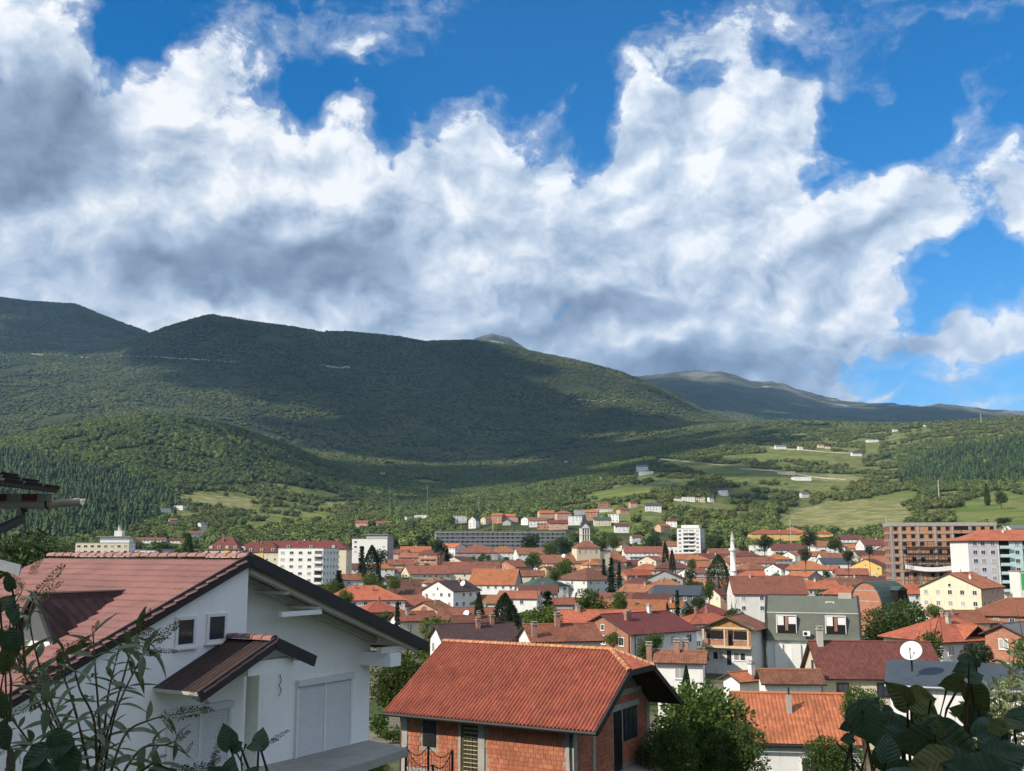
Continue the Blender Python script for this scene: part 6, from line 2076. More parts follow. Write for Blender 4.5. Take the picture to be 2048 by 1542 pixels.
    for t, rr in ((0, .155), (.38, .125)):
        for k in range(n): a = math.pi * k / (n - 1); vs.append((t, -math.cos(a) * rr, math.sin(a) * rr * .8))
    rm_.mesh(vs, [(k, k + 1, n + k + 1, n + k) for k in range(n - 1)] + [tuple(range(n))], TR)
    rme = rm_.data('ridge_tile', True)
    def ridge(a, b, cnt):
        d = (b - a); l = d.length / cnt; dn = d.normalized()
        q = dn.to_track_quat('X', 'Z')
        for i in range(cnt):
            o = bpy.data.objects.new('ridge_tile', rme); COL.objects.link(o); o.parent = roof
            o.matrix_local = Matrix.Translation(a + d * (i / cnt)) @ q.to_matrix().to_4x4() @ Matrix.Scale(l / .34, 4, (1, 0, 0))
    ridge(Vector((hx, rid_y, rid_z + .02)), Vector((xl, rid_y, rid_z + .02)), 26)
    ridge(hp0 + Vector((0, 0, .03)), hpt + Vector((0, 0, .03)), 7)
    ridge(hp1 + Vector((0, 0, .03)), hpt + Vector((0, 0, .03)), 7)
    return root


brick_house()


def white_house():
    C = at(737, 1480, 37.0)
    rz = math.radians(58.668)
    gz = min(ground(C.x, C.y), ground(C.x - 5, C.y - 8)) - .5
    root = empty('white_house', (C.x, C.y, gz), rz)
    tag(root, 'white rendered house with brown tiled roof and rolled down shutters on the left', 'house', 'foreground houses')
    Z = C.z - gz
    WM = Matrix.Translation(root.location) @ Matrix.Rotation(rz, 4, 'Z')
    wm = plain('render_white', (0.86, 0.86, 0.85), .9, .05, .7, .25, stain=.10)
    RS, RZ = -7.27, Z + 6.22          # ridge
    kl, kr = .43, .356
    zl = lambda s: RZ + kl * (s - RS) if s < RS else RZ - kr * (s - RS)
    back = 7.5
    SL, SR = -15.3, 1.3
    mb = MB()
    u = .18
    mb.face([(-7.2, 0, 0), (0, 0, 0), (0, 0, zl(0) - u), (-7.2, 0, zl(-7.2) - u)], wm)
    mb.face([(0, 0, 0), (0, back, 0), (0, back, zl(0) - u), (0, 0, zl(0) - u)], wm)
    mb.build('gable_wall', root)
    mb = MB()
    mb.face([(-14.8, -1.3, 0), (-7.2, -1.3, 0), (-7.2, -1.3, zl(-7.2) - u), (RS, -1.3, RZ - u), (-14.8, -1.3, zl(-14.8) - u)], wm)
    mb.face([(-7.2, -1.3, 0), (-7.2, 0, 0), (-7.2, 0, zl(-7.2) - u), (-7.2, -1.3, zl(-7.2) - u)], wm)
    mb.face([(-14.8, back, 0), (-14.8, -1.3, 0), (-14.8, -1.3, zl(-14.8) - u), (-14.8, back, zl(-14.8) - u)], wm)
    mb.face([(0, back, 0), (-14.8, back, 0), (-14.8, back, zl(-14.8) - u), (RS, back, RZ - u), (0, back, zl(0) - u)], wm)
    mb.build('front_wall', root)
    # roof
    f0, f1 = -1.42, back + .25
    soff = plain('soffit_pale', (0.62, 0.60, 0.56), .8, .06, 1.0)
    rb = RB()
    rb.slope([(SL, f1, zl(SL)), (SL, f0, zl(SL)), (RS, f0, RZ), (RS, f1, RZ)], M_FASCIA, .12, soff)
    rb.slope([(SR, f0, zl(SR)), (SR, f1, zl(SR)), (RS, f1, RZ), (RS, f0, RZ)], ROOFS['brown'], .12, soff)
    roof = rb.build('roof', root)
    fm = plain('bargeboard_grey', (0.035, 0.032, 0.035), .65, .15, 2.0)
    mb = MB(); mb.bar((SL - .1, f0 - .03, zl(SL) - .06), (RS, f0 - .03, RZ - .04), .06, .34, fm); mb.build('bargeboard', roof)
    mb = MB(); mb.bar((RS, f0 - .03, RZ - .04), (SR + .1, f0 - .03, zl(SR) - .1), .06, .34, fm); mb.build('bargeboard', roof)
    for (a0, a1) in ((-7.1, 1.1),):
        mb = MB(); mb.bar((a0, f0 + .22, zl(a0) - .26), (a1, f0 + .22, zl(a1) - .26), .14, .2, soff); mb.build('rafter', roof)
        mb = MB(); mb.bar((a0, -.12, zl(a0) - .27), (a1 - 1.0, -.12, zl(a1 - 1.0) - .27), .14, .2, soff); mb.build('rafter', roof)
    for s in (-5.6, -4.2):
        mb = MB(); mb.box((s, -1.25, zl(s) - .50), (s + .16, 0, zl(s + .16) - .36), soff); mb.build('purlin', roof)
    mb = MB(); mb.box((-5.75, -1.28, zl(-4) - .58), (-4.0, -1.14, zl(-4) - .44), wm); mb.build('tie_beam', root)
    mb = MB(); mb.box((-.55, -1.32, Z + 2.55), (.02, 0, Z + 3.0), wm); mb.build('corbel', root)
    mb = MB(); mb.box((-.9, -1.2, Z + 3.01), (.5, -1.0, Z + 3.2), soff); mb.build('wall_plate', root)
    mb = MB(); mb.tube([(SR + .06, f0, zl(SR) - .12), (SR + .06, f1, zl(SR) - .12)], .09, 8, fm); mb.build('gutter', roof)
    # dormer (A-shaped) on the left slope
    dy, dz, s0, s1, hw = 1.1, RZ - .86, -9.3, -12.2, .95
    base = zl(s1)
    rb = RB()
    TD = mat_tiles('tile_dormer_shaded', (0.055, 0.028, 0.024), tw=.3, th=.34, relief=1.2, patch=.2)  # dormer tiles darkened, the shade on its slope is put into the colour
    rb.slope([(s1 - .12, dy - hw, base), (s0, dy, dz), (s1 - .12, dy, dz)], TD, .06, M_FASCIA)
    rb.slope([(s0, dy, dz), (s1 - .12, dy + hw, base), (s1 - .12, dy, dz)], TD, .06, M_FASCIA)
    dr = rb.build('dormer', roof)
    mb = MB(); mb.face([(s1, dy + hw * .9, base + .02), (s1, dy - hw * .9, base + .02), (s1, dy, dz - .12)], M_GLASS); mb.build('pane', dr)
    mb = MB()
    for a, b in (((dy - hw, base), (dy, dz)), ((dy + hw, base), (dy, dz)), ((dy - hw, base), (dy + hw, base))): mb.bar((s1 - .1, a[0], a[1]), (s1 - .1, b[0], b[1]), .1, .12, M_TRIM if a[1] == b[1] else fm)
    mb.build('frame', dr)
    # tiles, left slope: double roll
    T = mat_claytile('tile_concrete', (0.34, 0.165, 0.135), .38, .6, .004, .05, .15)  # base colour lightened, the sun's glare on the tiles is put into it
    ve = Vector((RS - SL, 0, RZ - zl(SL))).normalized(); ue = Vector((0, -1, 0))
    tw, tl = .30, .385
    prof = lambda u: .05 * (.5 - .5 * math.cos(4 * math.pi * u))
    me = tile_mesh('roof_tile', tw, tl, prof, .042, T, 12)
    slen = math.hypot(RS - SL, RZ - zl(SL))
    wid = f1 - f0

    def ok(u, v):
        if v > slen - .1 or u > wid: return False
        y = f1 - u; s = SL + v * ve.x
        if s1 - .3 < s < s0 and abs(y - dy) < hw * (s0 - s) / (s0 - s1) - .1: return False
        return True
    lay_tiles(roof, Vector((SL, f1, zl(SL))) + Vector((0, 0, .005)), ue, ve, int(wid / tw) + 1, int(slen / tl) + 1, tw, tl, me, ok, WM, 'tile')
    rm_ = MB(); n = 8; vs = []
    for t, rr in ((0, .16), (.40, .13)):
        for k in range(n): a = math.pi * k / (n - 1); vs.append((t, -math.cos(a) * rr, math.sin(a) * rr * .8))
    rm_.mesh(vs, [(k, k + 1, n + k + 1, n + k) for k in range(n - 1)] + [tuple(range(n))], T)
    rme = rm_.data('ridge_tile', True)
    for i in range(22):
        o = bpy.data.objects.new('ridge_tile', rme); COL.objects.link(o); o.parent = roof
        o.matrix_local = Matrix.Translation((RS, f0 + .01 + i * wid / 22, RZ + .03)) @ Matrix.Rotation(math.pi / 2, 4, 'Z') @ Matrix.Scale(wid / 22 / .37, 4, (1, 0, 0))
    # small windows
    for a, b, c, d in ((-9.77, -9.07, 3.88, 4.69), (-8.70, -7.97, 3.93, 4.72)):
        mb = MB(); y = -1.3
        for lo, hi in (((a, y - .05, Z + c), (a + .09, y, Z + d)), ((b - .09, y - .05, Z + c), (b, y, Z + d)), ((a + .09, y - .05, Z + d - .09), (b - .09, y, Z + d)), ((a + .09, y - .05, Z + c), (b - .09, y, Z + c + .09)), ((a - .05, y - .1, Z + c - .05), (b + .05, y, Z + c))):
            mb.box(lo, hi, M_TRIM)
        w = mb.build('window', root)
        mb = MB(); mb.face([(a + .09, y - .02, Z + c + .09), (b - .09, y - .02, Z + c + .09), (b - .09, y - .02, Z + d - .09), (a + .09, y - .02, Z + d - .09)], mat_glass('glass_clear', (0.03, 0.035, 0.045), 0.0)); mb.build('pane', w)
    # roller shutters
    def shutter(a, b, z0, z1, y, cols):
        mb = MB(); mb.box((a - .06, y - .16, Z + z1), (b + .06, y, Z + z1 + .19), M_SHUT); box = mb.build('shutter_box', root)
        n = int((z1 - z0) / .055)
        wd = (b - a) / cols
        for c_ in range(cols):
            mb = MB()
            for k in range(n):
                z = Z + z0 + k * .055
                mb.mesh([(a + c_ * wd + .04, y - .05, z), (a + (c_ + 1) * wd - .04, y - .05, z), (a + (c_ + 1) * wd - .04, y - .066, z + .027), (a + c_ * wd + .04, y - .066, z + .027), (a + c_ * wd + .04, y - .05, z + .053), (a + (c_ + 1) * wd - .04, y - .05, z + .053)],
                        ((0, 1, 2, 3), (3, 2, 5, 4)), M_SHUT)
            sh = mb.build('roller_shutter', root)
        for c_ in range(cols + 1):
            mb = MB(); x = a + c_ * wd; mb.box((x - .045, y - .085, Z + z0), (x + .045, y - .002, Z + z1), M_TRIM); mb.build('guide_rail', box)
    shutter(-3.65, -1.05, 0.0, 2.17, 0, 2)
    shutter(-9.85, -7.75, 0.0, 2.15, -1.3, 2)
    # porch
    pr, pz, py0, py1 = -7.9, Z + 4.02, -1.3, -3.1
    pl = (-10.4, pz - .43 * 2.5); pR = (-6.42, pz - .39 * 1.48)
    TPm = mat_tiles('tile_porch_shaded', (0.042, 0.024, 0.021), tw=.15, th=.36, relief=1.3, patch=.2)  # porch tiles darkened, the shade on this roof is put into the colour
    rb = RB()
    rb.slope([(pl[0], py0, pl[1]), (pl[0], py1, pl[1]), (pr, py1, pz), (pr, py0, pz)], TPm, .1, soff)
    rb.slope([(pR[0], py1, pR[1]), (pR[0], py0, pR[1]), (pr, py0, pz), (pr, py1, pz)], TPm, .1, soff)
    pf = rb.build('porch_roof', root)
    mb = MB(); mb.bar((pl[0] - .1, py1 - .03, pl[1] - .09), (pr, py1 - .03, pz - .05), .06, .3, fm); mb.build('bargeboard', pf)
    mb = MB(); mb.bar((pr, py1 - .03, pz - .05), (pR[0] + .1, py1 - .03, pR[1] - .09), .06, .3, fm); mb.build('bargeboard', pf)
    for i in range(5):
        o = bpy.data.objects.new('ridge_tile', rme); COL.objects.link(o); o.parent = pf
        o.matrix_local = Matrix.Translation((pr, py1 + .02 + i * .36, pz + .03)) @ Matrix.Rotation(math.pi / 2, 4, 'Z')
    # stepped verge tiles along the porch gable
    for i in range(6):
        t0 = i / 6; mb = MB()
        a = Vector((pl[0] + (pr - pl[0]) * t0, py1 - .02, pl[1] + (pz - pl[1]) * t0 + .03)); b = Vector((pl[0] + (pr - pl[0]) * (t0 + 1 / 6), py1 - .02, pl[1] + (pz - pl[1]) * (t0 + 1 / 6) + .01))
        mb.bar(a, b, .12, .05, T); mb.build('verge_tile', pf)
    mb = MB(); mb.box((-8.7, py1 + .15, pz - .86), (-7.0, py1 + .5, pz - .5), wm); mb.box((-8.7, py1 + .5, pz - .86), (-8.4, py0, pz - .5), wm); mb.build('porch_beam', root)
    mb = MB(); mb.tube([(-8.35, py1 + .32, 0), (-8.35, py1 + .32, pz - .86)], .17, 18, wm); mb.build('pillar', root, True)
    # balcony
    mb = MB(); mb.prism([(0, 0, Z - .26), (-.5, -2.05, Z - .26), (-2.8, -2.32, Z - .26), (-4.5, -2.36, Z - .26), (-8.9, -3.3, Z - .26), (-10.5, -3.3, Z - .26), (-10.5, -1.3, Z - .26), (-7.2, -1.3, Z - .26), (-7.2, 0, Z - .26)][::-1], (0, 0, .26), M_CONC); mb.build('balcony', root)
    mb = MB(); pts = [(-4.45, -.03, Z + 2.62), (-4.42, -.08, Z + 2.45), (-4.5, -.07, Z + 2.3), (-4.4, -.06, Z + 2.15), (-4.46, -.05, Z + 1.98)]
    mb.tube(pts, .014, 5, M_METAL); mb.build('loose_cable', root)
    return root


white_house()


# trampoline net before the brick house
def trampoline():
    c = at(868, 1560, 42.0)
    o = empty('trampoline', (c.x, c.y, ground(c.x, c.y))); tag(o, 'garden trampoline with black posts and slack net before the brick wall', 'trampoline')
    base = o.location.z
    tops = []
    for px, py, Y in ((857, 1492, 43.2), (905, 1500, 40.5), (866, 1530, 40.2), (812, 1494, 43.6)):
        p = at(px, py, Y); tops.append(p - o.location)
        mb = MB(); mb.tube([(p.x - c.x, p.y - c.y, 0), (p.x - c.x, p.y - c.y, p.z - base)], .045, 8, M_METAL); mb.build('post', o)
    net = plain('net_black', (0.03, 0.03, 0.03), .8)
    order = [3, 0, 1, 2, 3]
    for a, b in zip(order[:-1], order[1:]):
        p, q = tops[a], tops[b]
        mb = MB()
        for k in range(8):
            row = []
            for i in range(9):
                t = i / 8; s = p.lerp(q, t); s = Vector((s.x, s.y, s.z - .35 * math.sin(math.pi * t) - k * .2)); row.append(s)
            mb.tube(row, .006 if k else .02, 4, net, False)
        for i in range(9):
            t = i / 8; s = p.lerp(q, t); z0 = s.z - .35 * math.sin(math.pi * t)
            mb.tube([(s.x, s.y, z0), (s.x, s.y, z0 - 1.4)], .006, 4, net, False)
        mb.build('net', o)
    n = 24; ctr = sum(tops, Vector()) / 4
    ring = [(ctr.x + 1.7 * math.cos(2 * math.pi * k / n), ctr.y + 1.7 * math.sin(2 * math.pi * k / n), .9) for k in range(n + 1)]
    mb = MB(); mb.tube(ring, .05, 6, M_METAL); mb.face([ring[k] for k in range(n)], net); mb.build('mat', o)


trampoline()

# ------------------------------------------------------------------ trees of the town, each with trunk and crown
M_BARK = plain('bark', (0.085, 0.06, 0.04), 0.95, 0.3, 3.0, 0.3)
F_LEAF = mat_foliage('leaf_green', (0.022, 0.050, 0.010), (0.085, 0.135, 0.025), 0.02, 0.25, 0.22, 0.55)
F_LIGHT = mat_foliage('leaf_light', (0.040, 0.075, 0.014), (0.125, 0.170, 0.035), 0.02, 0.2, 0.25, 0.55)
F_DARK = mat_foliage('leaf_dark', (0.010, 0.026, 0.009), (0.040, 0.070, 0.020), 0.02, 0.25, 0.12, 0.6)
F_NEEDLE = mat_foliage('needle', (0.008, 0.020, 0.010), (0.030, 0.055, 0.022), 0.02, 0.3, 0.08, 0.6)


def leaf_cards(mb, pts, dirs, size, rng, mat, aspect=0.55):
    for p, d in zip(pts, dirs):
        d = (d + Vector((rng.gauss(0, .6), rng.gauss(0, .6), rng.gauss(0, .5)))).normalized()
        s = d.cross(Vector((rng.gauss(0, 1), rng.gauss(0, 1), rng.gauss(0, 1)))).normalized()
        l = size * rng.uniform(.7, 1.35); w = l * aspect
        mb.face([p - d * l * .5, p + s * w * .5, p + d * l * .5, p - s * w * .5], mat)


def crown_data(name, seed, n, leaf, mat, lobes=14, flat=1.0, shell=.55):
    """leaf-sized faces gathered in clumps through a crown one unit across, foot at z=0"""
    rng = random.Random(seed)
    mb = MB()
    cl = []
    for i in range(lobes):
        a = rng.uniform(0, 6.283); h = rng.uniform(-.75, 1.0)
        rr = math.sqrt(max(0, 1 - h * h)) * .30 * rng.uniform(.6, 1.15)
        cl.append((Vector((math.cos(a) * rr, math.sin(a) * rr, .5 * flat + h * .30 * flat)), rng.uniform(.13, .25)))
    cl.append((Vector((0, 0, .45 * flat)), .27))
    tot = sum(r ** 2 for c, r in cl)
    for c, r in cl:
        k = int(n * r * r / tot)
        pts, dirs = [], []
        for _ in range(k):
            v = Vector((rng.gauss(0, 1), rng.gauss(0, 1), rng.gauss(0, 1))).normalized()
            t = shell + (1 - shell) * rng.random() ** .5
            if rng.random() < .06: t *= rng.uniform(1.1, 1.35)
            pts.append(c + Vector((v.x, v.y, v.z * .9)) * r * t); dirs.append(v)
        leaf_cards(mb, pts, dirs, leaf, rng, mat)
    return mb.data(name)


def trunk_data(name, seed, limbs=6, h=.5):
    rng = random.Random(seed)
    mb = MB()
    pts = [(0, 0, -.03), (rng.uniform(-.01, .01), rng.uniform(-.01, .01), h * .45), (rng.uniform(-.02, .02), rng.uniform(-.02, .02), h)]
    mb.tube(pts, [.035, .026, .014], 7, M_BARK)
    for i in range(limbs):
        a = 6.283 * i / limbs + rng.uniform(-.4, .4); z = h * rng.uniform(.4, .9)
        e = Vector((math.cos(a) * rng.uniform(.15, .27), math.sin(a) * rng.uniform(.15, .27), z + rng.uniform(.12, .3)))
        m_ = Vector((e.x * .45, e.y * .45, z + (e.z - z) * .6))
        mb.tube([(0, 0, z), m_, e], [.016, .011, .004], 5, M_BARK)
    return mb.data(name)


def conifer_data(name, seed, n, mat, width=.34, tiers=15, dense=1.0):
    """drooping boughs round a leader; one unit tall"""
    rng = random.Random(seed)
    mb = MB()
    for t in range(tiers):
        f = t / tiers
        z = .06 + .90 * f
        R = width * .5 * (1 - f) ** .85 + .012
        nb = max(5, int(13 * (1 - f * .6) * dense))
        for b in range(nb):
            a = 6.283 * (b + rng.random()) / nb
            L = R * rng.uniform(.75, 1.15)
            d = Vector((math.cos(a), math.sin(a), -.25 - .25 * rng.random()))
            k = max(3, int(n / tiers / nb))
            for i in range(k):
                u = (i + rng.random()) / k
                p = Vector((0, 0, z)) + d * L * u + Vector((rng.gauss(0, .012), rng.gauss(0, .012), rng.gauss(0, .008)))
                dd = (d + Vector((rng.gauss(0, .4), rng.gauss(0, .4), rng.gauss(0, .25)))).normalized()
                s = dd.cross(Vector((0, 0, 1))).normalized()
                l, w = .075 * rng.uniform(.7, 1.3), .030
                mb.face([p - dd * l * .5, p + s * w, p + dd * l * .5, p - s * w], mat)
    return mb.data(name)


def column_data(name, seed, n, mat, width=.4, leaf=.05):
    """dense clipped-looking cypress or thuja"""
    rng = random.Random(seed)
    mb = MB(); pts, dirs = [], []
    for _ in range(n):
        z = rng.random() ** .85
        a = rng.uniform(0, 6.283)
        R = width * .5 * math.sin(math.pi * min(1, .12 + .88 * z) ** .75) ** .7 * (1 + .12 * math.sin(3 * a + 7 * z) + rng.gauss(0, .05))
        R *= rng.uniform(.82, 1.02)
        pts.append(Vector((math.cos(a) * R, math.sin(a) * R, .03 + z * .96))); dirs.append(Vector((math.cos(a) * .5, math.sin(a) * .5, .8)))
    leaf_cards(mb, pts, dirs, leaf, rng, mat, .5)
    return mb.data(name)


KINDS = {
    'near': ([crown_data('crown', 101 + i, 9000, .036, F_LEAF, 20, 1.0, .45) for i in range(2)], [trunk_data('trunk', 1), trunk_data('trunk', 2)]),
    'leaf': ([crown_data('crown', 111 + i, 3200, .055, F_LEAF, 14) for i in range(3)], [trunk_data('trunk', 3), trunk_data('trunk', 4)]),
    'light': ([crown_data('crown', 121 + i, 3000, .055, F_LIGHT, 13) for i in range(3)], [trunk_data('trunk', 5), trunk_data('trunk', 6)]),
    'dense': ([crown_data('crown', 131, 9000, .032, F_LEAF, 26, .85, .6)], [trunk_data('trunk', 7)]),
    'dark': ([crown_data('crown', 141 + i, 3200, .055, F_DARK, 14, 1.15) for i in range(2)], [trunk_data('trunk', 8)]),
    'spruce': ([conifer_data('crown', 151 + i, 2600, F_NEEDLE) for i in range(3)], [trunk_data('trunk', 9, 0, .9)]),
    'thuja': ([column_data('crown', 161 + i, 3800, F_NEEDLE, .75 if i == 0 else .62) for i in range(2)], [trunk_data('trunk', 10, 0, .5)]),
    'cypress': ([column_data('crown', 171, 2600, F_NEEDLE, .3, .045)], [trunk_data('trunk', 11, 0, .5)]),
    'poplar': ([column_data('crown', 181, 2600, F_LEAF, .3, .06)], [trunk_data('trunk', 12, 0, .5)]),
}
_tr = random.Random(21)


def tree(label, px, py, wpx, kind, r, group='trees of the town', hpx=None):
    """a tree whose top is seen at px, py, its crown wpx wide"""
    top = place(px, py, r)
    gz = ground(top.x, top.y)
    Wm = wpx * r / F_PX
    H = max(top.z - gz + .2, 1.5)
    name = {'spruce': 'spruce_tree', 'thuja': 'thuja_tree', 'cypress': 'cypress_tree', 'poplar': 'poplar_tree'}.get(kind, 'tree')
    o = empty(name, (top.x, top.y, gz - .2), _tr.uniform(0, 6.28))
    tag(o, label, 'tree', group)
    crowns, trunks = KINDS[kind]
    c = link('crown', _tr.choice(crowns), o); t = link('trunk', _tr.choice(trunks), o)
    nat = {'spruce': .36, 'thuja': .7, 'cypress': .3, 'poplar': .3, 'dense': .92}.get(kind, .88)
    if kind in ('spruce', 'thuja', 'cypress', 'poplar'):
        c.scale = (Wm / nat, Wm / nat, H); t.scale = (H, H, H)
    else:
        ch = min(H, Wm * 1.05 if hpx is None else hpx * r / F_PX)      # crown height; the trunk carries the rest
        c.scale = (Wm / nat, Wm / nat, ch / .93); c.location = (0, 0, H - ch)
        t.scale = (Wm, Wm, (H - ch * .35) / .5)
    return o


TREES = [
    ('large leafy tree right of the brick house', 1398, 1364, 225, 'near', 57), ('leafy tree between white house and brick house', 806, 1296, 130, 'near', 58),
    ('bushy low tree at foot of the leafy tree', 1335, 1440, 120, 'near', 52), ('spreading bush before the orange tiled roof', 1468, 1440, 130, 'near', 54), ('slender leafy tree right of the orange tiled roof', 1722, 1372, 84, 'near', 66),
    ('light green tree low under the brown tiled eave', 1660, 1470, 110, 'near', 56), ('dark leafy tree below the left eave', 40, 1082, 150, 'dark', 84), ('second dark tree low at the left edge', -10, 1120, 120, 'dark', 70),
    ('sprawling pear tree behind the brick house ridge', 880, 1226, 104, 'light', 165), ('big round green tree before the barrel roof', 1797, 1184, 154, 'dense', 190),
    ('large rounded dark conifer left of the white two storey house', 1010, 1186, 66, 'thuja', 178), ('tall dark spruce right of the white two storey house', 1095, 1172, 46, 'spruce', 196),
    ('small cypress beside the rounded conifer', 958, 1184, 26, 'cypress', 190), ('fresh green tree before the dark spruce', 1084, 1206, 74, 'light', 150), ('round green tree right of the red tiled house', 1180, 1178, 76, 'leaf', 210),
    ('small round tree under the big white house', 1240, 1184, 44, 'leaf', 220), ('narrow young spruce among orange roofs', 795, 1194, 24, 'spruce', 190), ('tallest dark conifer by the white modern building', 724, 1086, 26, 'spruce', 520),
    ('broad dark conifer right of the tallest one', 744, 1090, 40, 'thuja', 500), ('dark tree hiding the white modern building corner', 762, 1102, 30, 'dark', 500), ('blue green spruce at foot of the white block', 678, 1136, 30, 'spruce', 430),
    ('leafy tree between the cottage and the spruces', 742, 1146, 36, 'light', 400), ('low leafy tree beside the white cottage', 790, 1150, 30, 'light', 380), ('round yellow green tree before the long terracotta roof', 1130, 1118, 46, 'light', 470),
    ('left dark spruce of three below the church', 1207, 1112, 18, 'spruce', 430), ('middle dark spruce of three below the church', 1222, 1108, 24, 'spruce', 410), ('right dark spruce of three below the church', 1238, 1118, 20, 'spruce', 400),
    ('round tree left of the church nave', 1066, 1104, 34, 'leaf', 560), ('thin dark cypress below the white tower block', 1330, 1082, 13, 'cypress', 600), ('pair mate of the thin cypress', 1344, 1098, 12, 'cypress', 560),
    ('big dark cedar between minaret and orange roofs', 1436, 1109, 42, 'thuja', 470), ('dark tree right of the cream hipped house', 1610, 1100, 24, 'dark', 560), ('dark tree left of the yellow gable', 1695, 1102, 22, 'dark', 500),
    ('small spruce before the slate blue house', 1354, 1174, 20, 'spruce', 270), ('shrubby tree before the large white house balcony', 1466, 1212, 38, 'leaf', 190), ('small leafy tree beside the flat brick house', 1418, 1168, 30, 'leaf', 300),
    ('columnar tree before the brown ribbed roof', 1372, 1330, 26, 'cypress', 100), ('leafy tree behind the timber gabled house', 1378, 1214, 28, 'dark', 220), ('dark spruce right of the tall brick house', 894, 1092, 24, 'spruce', 560),
    ('dark round tree under the long slab block', 878, 1082, 34, 'dark', 640), ('leafy tree left end of the slab block', 1062, 1072, 40, 'dark', 760), ('leafy tree at right end of the slab block', 1128, 1078, 38, 'dark', 740),
    ('tree behind the church tower', 1100, 1080, 30, 'leaf', 700), ('tree right of the church tower', 1196, 1072, 34, 'leaf', 720), ('tree before the grassy plot', 1226, 1064, 34, 'leaf', 760), ('tree left of the white tower block', 1310, 1072, 36, 'dark', 760),
    ('wide tree right of the white tower block', 1428, 1072, 40, 'dark', 760), ('tree in front of the yellow villa left', 1528, 1072, 30, 'dark', 700), ('tree between yellow villa and pavilion', 1618, 1066, 32, 'dark', 740), ('tree right of the yellow houses', 1668, 1072, 30, 'leaf', 740),
    ('leafy tree in the garden of the tall cream house', 1868, 1206, 30, 'light', 230), ('garden tree before the orange hipped house', 1862, 1262, 64, 'leaf', 120), ('dark garden tree below the orange hipped house', 1950, 1290, 60, 'dark', 105),
    ('green tree at foot of the maroon brick house', 1226, 1264, 34, 'light', 125), ('leafy shrub tree beside the dark poles', 1290, 1284, 40, 'leaf', 120), ('leafy tree at left behind the white house ridge', 690, 1180, 36, 'light', 250),
    ('small tree left of the wide orange hip', 668, 1158, 30, 'leaf', 330), ('tall dark poplar on the right meadow', 1972, 966, 10, 'poplar', 1350), ('round tree on the right meadow', 2000, 982, 26, 'leaf', 1300), ('round tree low on the right meadow', 2008, 1036, 30, 'dark', 1050),
    ('leafy tree before the aqua block corner', 1918, 1118, 20, 'dark', 420), ('tree left of the small hipped orange house', 1738, 1092, 18, 'dark', 560), ('bushy tree behind the flat brick house', 1380, 1140, 24, 'dark', 400), ('tree right of the grey gable', 1384, 1118, 20, 'leaf', 480),
    ('round tree behind the green roof', 1110, 1140, 22, 'leaf', 420), ('bushy tree above the brown ribbed roof', 1310, 1262, 40, 'leaf', 150), ('leafy crown between slate blue and maroon houses', 1395, 1196, 26, 'dark', 240), ('tall tree at right behind the grey roof', 2052, 1268, 60, 'leaf', 95),
    ('dark tree left of the maroon apartments', 378, 1066, 22, 'poplar', 620), ('round tree by the pale buildings at left', 130, 1080, 60, 'light', 640), ('second round tree by the pale buildings at left', 80, 1086, 44, 'leaf', 620),
]
for _t in TREES: tree(_t[0], _t[1], _t[2], _t[3], _t[4], _t[5])


def garden_scrub():
    """hedges and bushes filling the gardens between the houses"""
    n = 2200
    az = np.radians(RNG.uniform(-27.5, 27.5, n)); r = np.sqrt(RNG.uniform(95 ** 2, 900 ** 2, n))
    x, y = r * np.sin(az), r * np.cos(az)
    k = (fbm(x / 22, y / 22, 3, 91) > .44)
    for lab, (root, W, D, E, rise, hr) in HOUSES.items():
        k &= (x - root.location.x) ** 2 + (y - root.location.y) ** 2 > (max(W, D) * .62 + 1.5) ** 2
    x, y, r, az = x[k], y[k], r[k], az[k]
    z = terrain_z(az, r)
    s = RNG.uniform(1.4, 5.0, len(x)) * np.clip(.5 + r / 500, .6, 1.25)
    scatter('garden_shrubs', 'bushes and hedges in the gardens between the houses', np.stack([x, y, z - .3], -1), np.stack([s * 1.1, s * 1.1, s], -1), RNG.uniform(0, 6.3, len(x)),
            [crown_data('bush', 191 + i, 700, .11, F_LEAF if i else F_LIGHT, 8) for i in range(3)])
    # near slope below the camera
    n = 1500
    az = np.radians(RNG.uniform(-30, 30, n)); r = RNG.uniform(24, 95, n)
    x, y = r * np.sin(az), r * np.cos(az)
    px = 1024 + F_PX * np.tan(az)
    k = (((px > 720) & (px < 840) & (r > 46)) | ((px > 1290) & (px < 1470) & (r > 34)) | ((px > 1640) & (r > 30))) & (fbm(x / 8, y / 8, 3, 97) > .42)
    for lab, (root, W, D, E, rise, hr) in HOUSES.items():
        k &= (x - root.location.x) ** 2 + (y - root.location.y) ** 2 > (max(W, D) * .62 + 1.5) ** 2
    x, y, r, az = x[k], y[k], r[k], az[k]
    z = terrain_z(az, r); s = RNG.uniform(1.0, 2.2, len(x))
    scatter('slope_shrubs', 'undergrowth on the slope around the near houses', np.stack([x, y, z - .2], -1), np.stack([s, s, s * .9], -1), RNG.uniform(0, 6.3, len(x)),
            [crown_data('bush', 195 + i, 1600, .06, F_LEAF if i else F_LIGHT, 9) for i in range(3)])


garden_scrub()
build_woods()

